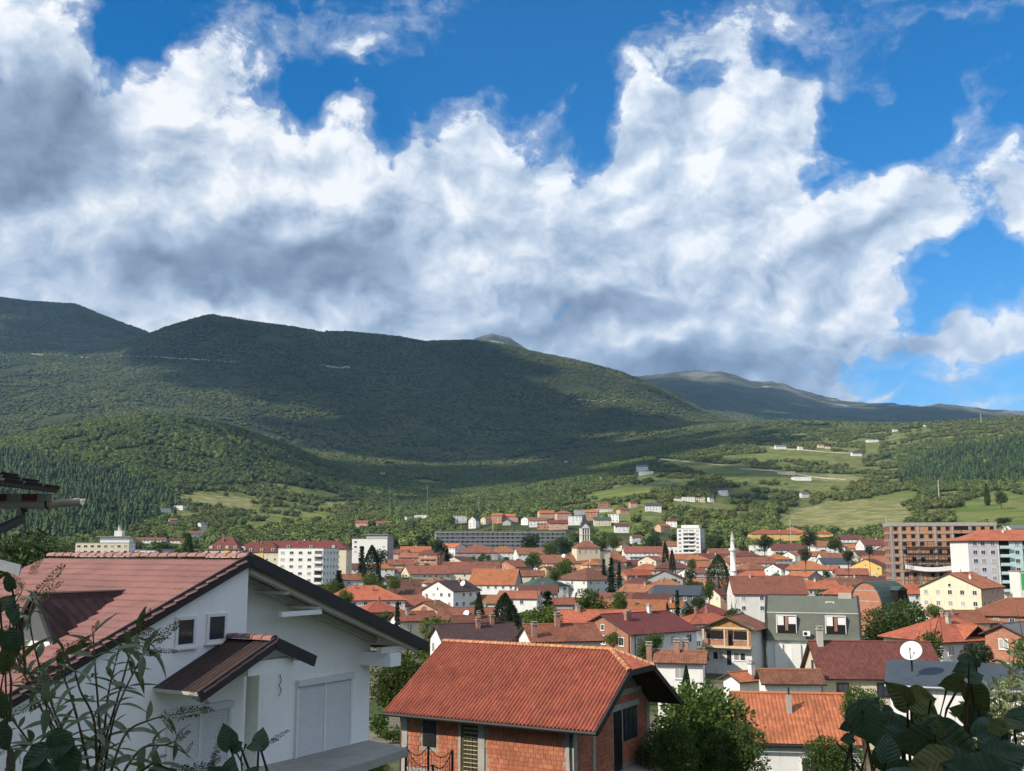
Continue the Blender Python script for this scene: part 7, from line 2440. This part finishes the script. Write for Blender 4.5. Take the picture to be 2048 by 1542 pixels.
# ------------------------------------------------------------------ the photographer's own house: its eave at the left edge, its bulk behind the camera shading the garden
def own_house():
    root = empty('house', (-4.5, -5.2, CAM.z - 2.4)); tag(root, 'weathered tiled eave with cream gutter jutting in at the left edge', 'house')
    P = lambda x, y, z: Vector((x + 4.5, y + 5.2, z + 2.4))
    w = WALLS['white']
    mb = MB(); mb.box(P(-15, -9, -2.6), P(4.5, -1.5, 6.0), w); mb.build('wall', root)
    rb = RB(); rb.slope([P(-15.6, -1.0, 5.9), P(5.1, -1.0, 5.9), P(5.1, -5.2, 8.0), P(-15.6, -5.2, 8.0)], ROOFS['rust'], .16, M_FASCIA); rb.slope([P(5.1, -9.5, 5.9), P(-15.6, -9.5, 5.9), P(-15.6, -5.2, 8.0), P(5.1, -5.2, 8.0)], ROOFS['rust'], .16, M_FASCIA); rb.build('roof', root)
    # the low wing on the left, its verge and gutter reaching into the picture
    Yv = 13.0
    mb = MB(); mb.box(P(-14, -1.5, -2.6), P(-6.6, 12.2, .45), w); mb.build('wing_wall', root)
    tile = plain('tile_weathered', (0.060, 0.050, 0.044), .8, .3, 4.0, .2)
    V = lambda px, py, dy=0.0: at(px, py, Yv + dy) - CAM
    c0 = V(112, 986); k = .28
    zx = lambda x: c0.z + k * (c0.x - x)
    rb = RB()
    rb.slope([P(-14, Yv, zx(-14)), P(-14, -1.4, zx(-14)), P(c0.x, -1.4, c0.z), P(c0.x, Yv, c0.z)][::-1], tile, .06, M_FASCIA)
    wr = rb.build('wing_roof', root)
    for i in range(14):        # lapped tiles along the verge, each kicked up at its lower end
        x0 = c0.x - i * .27; z0 = zx(x0)
        for row in range(3):
            mb = MB(); yy = Yv + .03 - row * .5
            mb.prism([P(x0 + .02, yy, z0 + .01), P(x0 - .31, yy, zx(x0 - .31) - .02), P(x0 - .31, yy, zx(x0 - .31) + .02), P(x0, yy, z0 + .075)][::-1], (0, -.48, 0), tile)
            mb.prism([P(x0 + .045, yy + .01, z0 + .085), P(x0 - .07, yy + .01, z0 + .03), P(x0 - .02, yy + .01, z0 + .01)], (0, -.46, 0), tile); mb.build('verge_tile', wr)
    cream = plain('paint_flaking', (0.50, 0.43, 0.34), .8, .25, 3.0, .15)
    rust = plain('paint_rust', (0.22, 0.08, 0.05), .8, .3, 3.0)
    for i in range(8):
        x1 = c0.x - .02 - i * .19
        mb = MB(); mb.box(P(x1 - .185, Yv - .06, c0.z - .10), P(x1, Yv - .02, c0.z - .015), (cream, rust, cream, rust, rust)[i % 5]); mb.build('fascia_board', root)
    g0 = V(160, 997); gx = g0.x
    n = 9; mb = MB(); xs = [gx, gx - .18, gx - .40, gx - .41, gx - 3.0]; rr = [.085, .085, .085, .095, .095]; dz = [.035, .02, 0, 0, 0]
    vs, fs = [], []
    for x, r_, q in zip(xs, rr, dz):
        for j in range(n):
            a = math.pi + math.pi * j / (n - 1); vs.append(P(x, Yv + .08 + math.cos(a) * r_, c0.z - .095 + q + math.sin(a) * r_))
    for i in range(len(xs) - 1):
        for j in range(n - 1): fs.append((i * n + j, i * n + j + 1, (i + 1) * n + j + 1, (i + 1) * n + j))
    mb.mesh(vs, fs, plain('gutter_cream', (0.60, 0.52, 0.42), .5, .14, 5.0)); g = mb.build('gutter', root, True)
    sd = g.modifiers.new('thick', 'SOLIDIFY'); sd.thickness = .01
    mb = MB(); mb.tube([P(gx - .42, Yv + .08 + math.cos(a) * .10, c0.z - .095 + math.sin(a) * .10) for a in np.linspace(math.pi, 2 * math.pi, 9)], .016, 6, M_METAL); mb.build('gutter_bracket', g)
    mb = MB(); mb.tube([P(gx - .72, Yv + .06, c0.z - .2), P(gx - .73, Yv + .04, c0.z - .32), P(gx - .85, Yv - .1, c0.z - .42), P(gx - 1.1, Yv - .3, c0.z - .55)], .06, 10, plain('pipe_grey', (0.16, 0.15, 0.15), .5)); mb.build('downpipe', root, True)
    mb = MB(); mb.tube([P(gx - .76, Yv + .05, c0.z - .18), P(gx - .78, Yv + .05, c0.z - .40)], .045, 8, M_PLASTER); mb.build('outlet', root)


own_house()

# a small clear plastic sheet hanging in the leaves at left
_p = at(14, 1128, 4.6)
_o = empty('plastic_sheet', _p); tag(_o, 'small grey translucent plastic strip hanging at the left edge', 'plastic strip')
mb = MB(); mb.prism([(-.06, 0, .025), (-.055, 0, -.02), (.055, 0, -.05), (.06, 0, -.005)], (0, .012, 0), plain('plastic_grey', (0.34, 0.37, 0.38), .25, .15, 8.0, spec=.6)); mb.build('strip', _o)

# ------------------------------------------------------------------ foreground plants
F_BUD = mat_foliage('leaf_buddleia', (0.075, 0.100, 0.055), (0.20, 0.235, 0.13), 0.02, 0.35, 0.22, 0.55, 30.0)  # leaf colour lightened, backlight from the sky is put into it
F_PAN = mat_foliage('panicle', (0.055, 0.050, 0.026), (0.17, 0.15, 0.075), 0.02, 0.25, 0.0, 0.8, 40.0)


def mat_veined(name, dark, light, vein):
    m = mat_foliage(name, dark, light, .02, .35, .16, .42, 9.0)
    N = NT(m.node_tree)
    b = [k for k in m.node_tree.nodes if k.type == 'BSDF_PRINCIPLED'][0]
    sp = N.n('ShaderNodeSeparateXYZ'); N.t.links.new(N.n('ShaderNodeTexCoord').outputs['Object'], sp.inputs[0])
    ay = N.math('ABSOLUTE', sp.outputs[1])
    w = N.math('ABSOLUTE', N.math('SUBTRACT', N.math('FRACT', N.math('MULTIPLY', N.math('SUBTRACT', sp.outputs[0], N.math('MULTIPLY', ay, .75)), 6.5)), .5))
    rib = N.math('MAXIMUM', N.smooth(w, .06, .0), N.smooth(ay, .018, .004))
    old = b.inputs['Base Color'].links[0].from_socket
    N.put(b, 'Base Color', N.mix(N.math('MULTIPLY', rib, .28), old, vein))
    bp = N.n('ShaderNodeBump'); bp.inputs['Strength'].default_value = .5; bp.inputs['Distance'].default_value = .003
    N.put(bp, 'Height', N.math('SUBTRACT', N.smooth(w, .0, .35), N.math('MULTIPLY', rib, .6))); N.t.links.new(bp.outputs[0], b.inputs['Normal'])
    return m


F_BIG = mat_veined('leaf_big', (0.028, 0.060, 0.038), (0.065, 0.118, 0.066), (0.13, 0.18, 0.11))
F_BIG2 = mat_veined('leaf_big_olive', (0.065, 0.080, 0.020), (0.12, 0.14, 0.04), (0.20, 0.21, 0.09))
F_SIL = mat_foliage('leaf_sunlit', (0.075, 0.105, 0.045), (0.22, 0.26, 0.13), 0.02, 0.30, 0.25, 0.4, 30.0)
M_STEM = plain('stem', (0.085, 0.07, 0.035), .8, .25, 12.0)
M_STICK = plain('stick', (0.10, 0.055, 0.03), .8, .25, 12.0)


def lance_mesh(name, w, curl, mat, seg=7):
    """narrow pointed leaf along +X, one unit long, folded at the midrib"""
    mb = MB(); vs, fs = [], []
    for i in range(seg + 1):
        t = i / seg
        h = w * .5 * math.sin(math.pi * t ** .8) * (1 if t < 1 else 0)
        z = -curl * t * t
        vs += [(t, -h, z + h * .45), (t, 0, z), (t, h, z + h * .45)]
    for i in range(seg):
        a = i * 3; fs += [(a, a + 3, a + 4, a + 1), (a + 1, a + 4, a + 5, a + 2)]
    mb.mesh(vs, fs, mat)
    return mb.data(name, True)


def heart_mesh(name, seed, mat, seg=12, across=6):
    """broad heart-shaped leaf along +X, one unit long, cupped and wavy with a sunken midrib"""
    rng = random.Random(seed)
    mb = MB(); vs, fs = [], []
    k1, k2 = rng.uniform(0, 6), rng.uniform(.25, .5)
    for i in range(seg + 1):
        t = i / seg
        hw = .46 * (math.sin(math.pi * min(1, (t + .04)) ** .62)) ** .9 + .002
        x = t - .10 * (1 - min(1, t * 5))
        for j in range(-across, across + 1):
            u = j / across
            back = -.12 * abs(u) * max(0, 1 - t * 4)
            y = u * hw
            z = -k2 * t * t + .03 * math.sin(14 * t + 2 * k1) * abs(u) ** 2 + .16 * abs(u) ** 1.3 * hw * 2 - .22 * u * u * hw + .02 * math.sin(9 * t + k1 + 5 * u) - .015 * (abs(math.sin(7 * t * math.pi - abs(u) * 5)) ** 6) * (abs(u) > .1)
            vs.append((x + back, y, z))
    n = 2 * across + 1
    for i in range(seg):
        for j in range(n - 1): a = i * n + j; fs.append((a, a + n, a + n + 1, a + 1))
    mb.mesh(vs, fs, mat)
    return mb.data(name, True)


def panicle_mesh(name, seed, mat):
    """spent flower spike along +X: tapering whorls of tiny buds"""
    rng = random.Random(seed)
    mb = MB()
    mb.tube([(0, 0, 0), (.5, 0, .01), (1, 0, 0)], [.012, .008, .004], 5, M_STEM)
    for i in range(34):
        t = (i + .5) / 34
        R = .105 * (1 - t) ** .6 * (1 if i % 3 else 1.4) + .012
        for k in range(6):
            a = rng.uniform(0, 6.283)
            p = Vector((t + rng.gauss(0, .012), math.cos(a) * R * rng.uniform(.4, 1.1), math.sin(a) * R * rng.uniform(.4, 1.1)))
            d = Vector((.5, math.cos(a), math.sin(a))).normalized(); s = d.cross(Vector((rng.gauss(0, 1), rng.gauss(0, 1), 1))).normalized()
            l = rng.uniform(.035, .075)
            mb.face([p, p + d * l * .5 + s * l * .35, p + d * l, p + d * l * .5 - s * l * .35], mat)
    return mb.data(name)


LANCE = [lance_mesh('leaf', .24, c, F_BUD) for c in (.12, .3, .5)]
LANCE_S = [lance_mesh('leaf', .34, c, F_SIL) for c in (.05, .2, .35)]
PAN = [panicle_mesh('flower_spike', 40 + i, F_PAN) for i in range(3)]
HEART = [heart_mesh('leaf', 50 + i, F_BIG if i < 3 else F_BIG2) for i in range(5)]


def put(name, me, parent, p, d, up, size, roll=0.0):
    d = d.normalized(); up = (up - d * up.dot(d))
    if up.length < 1e-3: up = d.orthogonal()
    up.normalize(); s = up.cross(d)
    M = Matrix((d, s, up)).transposed().to_4x4()
    o = bpy.data.objects.new(name, me); COL.objects.link(o); o.parent = parent
    o.matrix_local = Matrix.Translation(p) @ M @ Matrix.Rotation(roll, 4, 'X') @ Matrix.Scale(size, 4)
    return o


def spray(root, pts, leaf_size, step, meshes, rng, rad=.004, mat=None, side=1.0, droop=.25):
    """a stem through pts (local) with opposite leaves"""
    # smooth the polyline
    P = [Vector(p) for p in pts]; Q = []
    for i in range(len(P) - 1):
        p0, p1, p2, p3 = P[max(i - 1, 0)], P[i], P[i + 1], P[min(i + 2, len(P) - 1)]
        for k in range(6):
            t = k / 6
            Q.append(.5 * ((2 * p1) + (-p0 + p2) * t + (2 * p0 - 5 * p1 + 4 * p2 - p3) * t * t + (-p0 + 3 * p1 - 3 * p2 + p3) * t ** 3))
    Q.append(P[-1])
    mb = MB(); mb.tube(Q, [rad * (1.3 - .9 * i / len(Q)) for i in range(len(Q))], 6, mat or M_STEM); mb.build('stem', root, True)
    acc, a0 = 0.0, rng.uniform(0, 3)
    for i in range(1, len(Q)):
        acc += (Q[i] - Q[i - 1]).length
        if acc < step: continue
        acc = 0; a0 += math.pi / 2 + rng.uniform(-.3, .3)
        d = (Q[i] - Q[i - 1]).normalized()
        o1 = d.orthogonal().normalized(); o2 = d.cross(o1)
        for s in (0, math.pi):
            v = o1 * math.cos(a0 + s) + o2 * math.sin(a0 + s)
            ld = (v * side + d * .6 + Vector((0, 0, -droop))).normalized()
            put('leaf', rng.choice(meshes), root, Q[i], ld, Vector((0, 0, 1)) + v * .2 + Vector((rng.gauss(0, .3), rng.gauss(0, .3), 0)), leaf_size * rng.uniform(.65, 1.25))
    return Q


def buddleia():
    rng = random.Random(77)
    Y0 = 3.0
    base = at(170, 1680, Y0); base.z = ground(base.x, base.y) - .1
    root = empty('butterfly_bush', base); tag(root, 'leggy butterfly bush with spent flower spikes in the lower left corner', 'bush')
    L = lambda px, py, Y: at(px, py, Y) - base
    stems = [  # each: pixels from the foot to the tip of its spike, and distance
        ([(190, 1560), (200, 1480), (190, 1330), (186, 1262)], 3.0), ([(205, 1560), (230, 1430), (275, 1330), (300, 1290)], 3.1), ([(180, 1560), (150, 1420), (120, 1330), (128, 1300)], 2.9),
        ([(215, 1570), (250, 1470), (300, 1440), (345, 1430)], 2.9), ([(160, 1570), (110, 1440), (60, 1350), (30, 1310)], 3.1), ([(230, 1580), (280, 1500), (330, 1490), (352, 1482)], 2.8),
        ([(150, 1580), (90, 1500), (40, 1490), (10, 1500)], 2.9), ([(185, 1570), (240, 1380), (262, 1300), (276, 1262)], 3.2), ([(140, 1590), (70, 1500), (25, 1440), (0, 1425)], 3.0),
        ([(200, 1560), (215, 1400), (230, 1330), (240, 1290)], 3.3), ([(170, 1570), (100, 1400), (60, 1250), (70, 1195)], 3.3), ([(150, 1560), (40, 1330), (20, 1240), (45, 1180)], 3.4),
        ([(190, 1580), (190, 1450), (160, 1380), (150, 1340)], 2.7), ([(240, 1590), (300, 1530), (330, 1535), (360, 1545)], 2.8), ([(120, 1590), (130, 1500), (100, 1440), (90, 1400)], 2.8)]
    tips = [(186, 1262, 196, 1245), (300, 1290, 352, 1250), (128, 1300, 168, 1280), (345, 1430, 412, 1420), (30, 1310, 18, 1265), (352, 1482, 375, 1465), (10, 1500, -20, 1520), (276, 1262, 298, 1225), (-10, 1410, -40, 1400), (240, 1290, 310, 1305), (70, 1195, 118, 1140), (45, 1180, 10, 1150), (150, 1340, 60, 1360), (360, 1545, 420, 1530), (90, 1400, 30, 1425)]
    for (pp, Y), tp in zip(stems, tips):
        pts = [L(pp[0][0] - 15, pp[0][1] + 90, Y)] + [L(a, b, Y + rng.uniform(-.08, .08)) for a, b in pp]
        spray(root, pts, .082, .040, LANCE, rng, .0038)
        a, b = L(tp[0], tp[1], Y), L(tp[2], tp[3], Y - .03)
        put('flower_spike', rng.choice(PAN), root, a, b - a, Vector((0, 0, 1)), (b - a).length * 1.15)
        for _ in range(2):
            q = a + Vector((rng.gauss(0, .03), rng.gauss(0, .04), rng.gauss(0, .03))); d = (b - a).normalized() + Vector((rng.gauss(0, .5), rng.gauss(0, .4), rng.gauss(0, .4)))
            put('flower_spike', rng.choice(PAN), root, q, d, Vector((0, 0, 1)), (b - a).length * rng.uniform(.5, .8))


buddleia()


def big_leaf_plant(name, label, base_px, Y, leaves, stems):
    """leaves: (px, py, length px, direction deg in the picture, facing, kind)"""
    rng = random.Random(int(base_px[0]))
    b = at(base_px[0], base_px[1], Y); b.z = ground(b.x, b.y) - .1
    root = empty(name, b); tag(root, label, 'plant')
    for i, (px, py, lp, ang, Yo, kind) in enumerate(leaves):
        Yl = Y + Yo
        c = at(px, py, Yl) - b
        s = .68 * lp * Yl / F_PX
        a = math.radians(ang)
        d = Vector((math.cos(a), rng.uniform(-.35, .25), math.sin(a)))
        up = Vector((rng.gauss(0, .35), -1.0, .55 + rng.gauss(0, .35)))
        put('leaf', HEART[kind], root, c - d.normalized() * s * .5, d, up, s, rng.gauss(0, .25))
        st = c - d.normalized() * s * .5
        q = st + Vector((rng.uniform(-.05, .05), .05, -.16))
        mb = MB(); mb.tube([q, (q + st) / 2 + Vector((0, .01, .015)), st], [.004, .003, .0025], 5, M_STEM); mb.build('petiole', root, True)
    for pts in stems:
        mb = MB(); mb.tube([at(a, c_, Y + .06) - b for a, c_ in pts], [.0016, .0022, .003][:len(pts)] if len(pts) <= 3 else .002, 7, M_STICK); mb.build('stem', root, True)
    return root


RIGHT = [(1735, 1462, 120, -75, 0, 0), (1822, 1490, 110, 200, -.05, 1), (1915, 1492, 150, -15, .0, 2), (1800, 1445, 95, 15, .1, 1), (1800, 1388, 80, 130, .05, 3), (1852, 1398, 90, 5, .1, 4), (1925, 1335, 52, 190, .12, 1), (1955, 1352, 48, 20, .1, 0), (1905, 1368, 64, 195, .08, 3),
         (2000, 1468, 120, 8, .05, 0), (2020, 1505, 120, 30, -.1, 2), (1940, 1322, 50, 5, .15, 1), (1870, 1440, 120, -10, .15, 3), (1965, 1442, 90, 10, .2, 2), (1690, 1454, 34, 200, -.05, 1), (1692, 1478, 36, 190, -.05, 1), (1742, 1412, 80, 45, .05, 2), (1850, 1528, 120, 190, -.15, 4), (1772, 1530, 80, -80, .0, 3),
         (1940, 1545, 150, 160, -.2, 2), (1880, 1470, 90, -40, .2, 0), (1960, 1400, 80, -60, .15, 3), (1925, 1425, 70, 150, .2, 4), (2040, 1430, 70, 60, .1, 0), (1830, 1560, 130, 20, -.2, 0), (2000, 1550, 130, 100, -.2, 1), (1780, 1480, 80, -120, .1, 2), (1945, 1320, 40, 120, .15, 0)]
_fr = random.Random(9)
for _i in range(26): RIGHT.append((_fr.uniform(1740, 2048), _fr.uniform(1415, 1545), _fr.uniform(40, 85), _fr.uniform(0, 360), _fr.uniform(-.1, .3), _fr.randrange(5)))
big_leaf_plant('broad_leaved_plant', 'dark broad leaved plant filling the lower right corner', (1880, 1700), 2.25, RIGHT,
               [[(1672, 1484), (1706, 1518), (1745, 1570)], [(1938, 1325), (1936, 1420), (1925, 1600)], [(1820, 1560), (1850, 1470), (1862, 1400)]])
LEFT = [(22, 1235, 70, 250, 0, 0), (28, 1290, 70, 300, .05, 1), (8, 1330, 60, 260, 0, 3), (100, 1495, 90, 200, -.1, 0), (128, 1492, 80, -40, -.1, 1), (60, 1520, 80, 220, -.15, 2), (140, 1530, 80, -70, -.1, 0), (-5, 1420, 80, 280, 0, 1), (10, 1200, 60, 60, .1, 3), (-10, 1270, 70, 30, .1, 4), (85, 1545, 90, 10, -.15, 2), (15, 1160, 50, 120, .1, 0), (5, 1480, 70, 300, 0, 2)]
big_leaf_plant('lilac_bush', 'dark heart leaved shrub at the left edge', (20, 1700), 2.5, LEFT, [[(-5, 1150), (10, 1330), (20, 1600)], [(110, 1560), (112, 1520), (118, 1490)]])
MID = [(452, 1470, 66, 110, 0, 0), (468, 1497, 40, 200, 0, 2), (524, 1474, 56, 75, .03, 1), (505, 1492, 40, 175, 0, 2), (458, 1530, 60, 95, -.05, 0), (500, 1545, 50, 60, -.05, 1), (430, 1548, 60, 150, -.05, 2)]
_r = big_leaf_plant('lilac_sprig', 'sprig of dark curled leaves before the white house door', (480, 1680), 2.4, MID, [[(486, 1560), (482, 1515), (492, 1488)], [(486, 1530), (470, 1500), (462, 1485)]])
for _a, _b in (((545, 1480), (572, 1464)), ((500, 1500), (545, 1482)), ((425, 1530), (440, 1480)), ((415, 1550), (430, 1510))):
    _p, _q = at(_a[0], _a[1], 2.45) - _r.location, at(_b[0], _b[1], 2.45) - _r.location
    put('flower_spike', PAN[0], _r, _p, _q - _p, Vector((0, 0, 1)), (_q - _p).length * 1.2)


def sunlit_shrub():
    rng = random.Random(31)
    Y = 12.5
    base = at(1985, 1700, Y); base.z = ground(base.x, base.y) - .1
    root = empty('willow_shrub', base); tag(root, 'tall shrub with upright shoots and pale sunlit leaves at right edge', 'shrub')
    for i in range(58):
        x = rng.uniform(1880, 2070); top = 1560 - (abs(x - 1890) * 1.05 + rng.uniform(20, 110)) if x < 2010 else rng.uniform(1270, 1400)
        top = max(top, 1290)
        Yi = Y + rng.uniform(-.7, .7)
        pts = [at(x - 25 + rng.uniform(-15, 15), 1640, Yi) - base, at(x - 10, (1640 + top) / 2, Yi + rng.uniform(-.1, .1)) - base, at(x + rng.uniform(-6, 16), top, Yi) - base]
        spray(root, pts, .15, .10, LANCE_S, rng, .006, None, .8, .0)


sunlit_shrub()
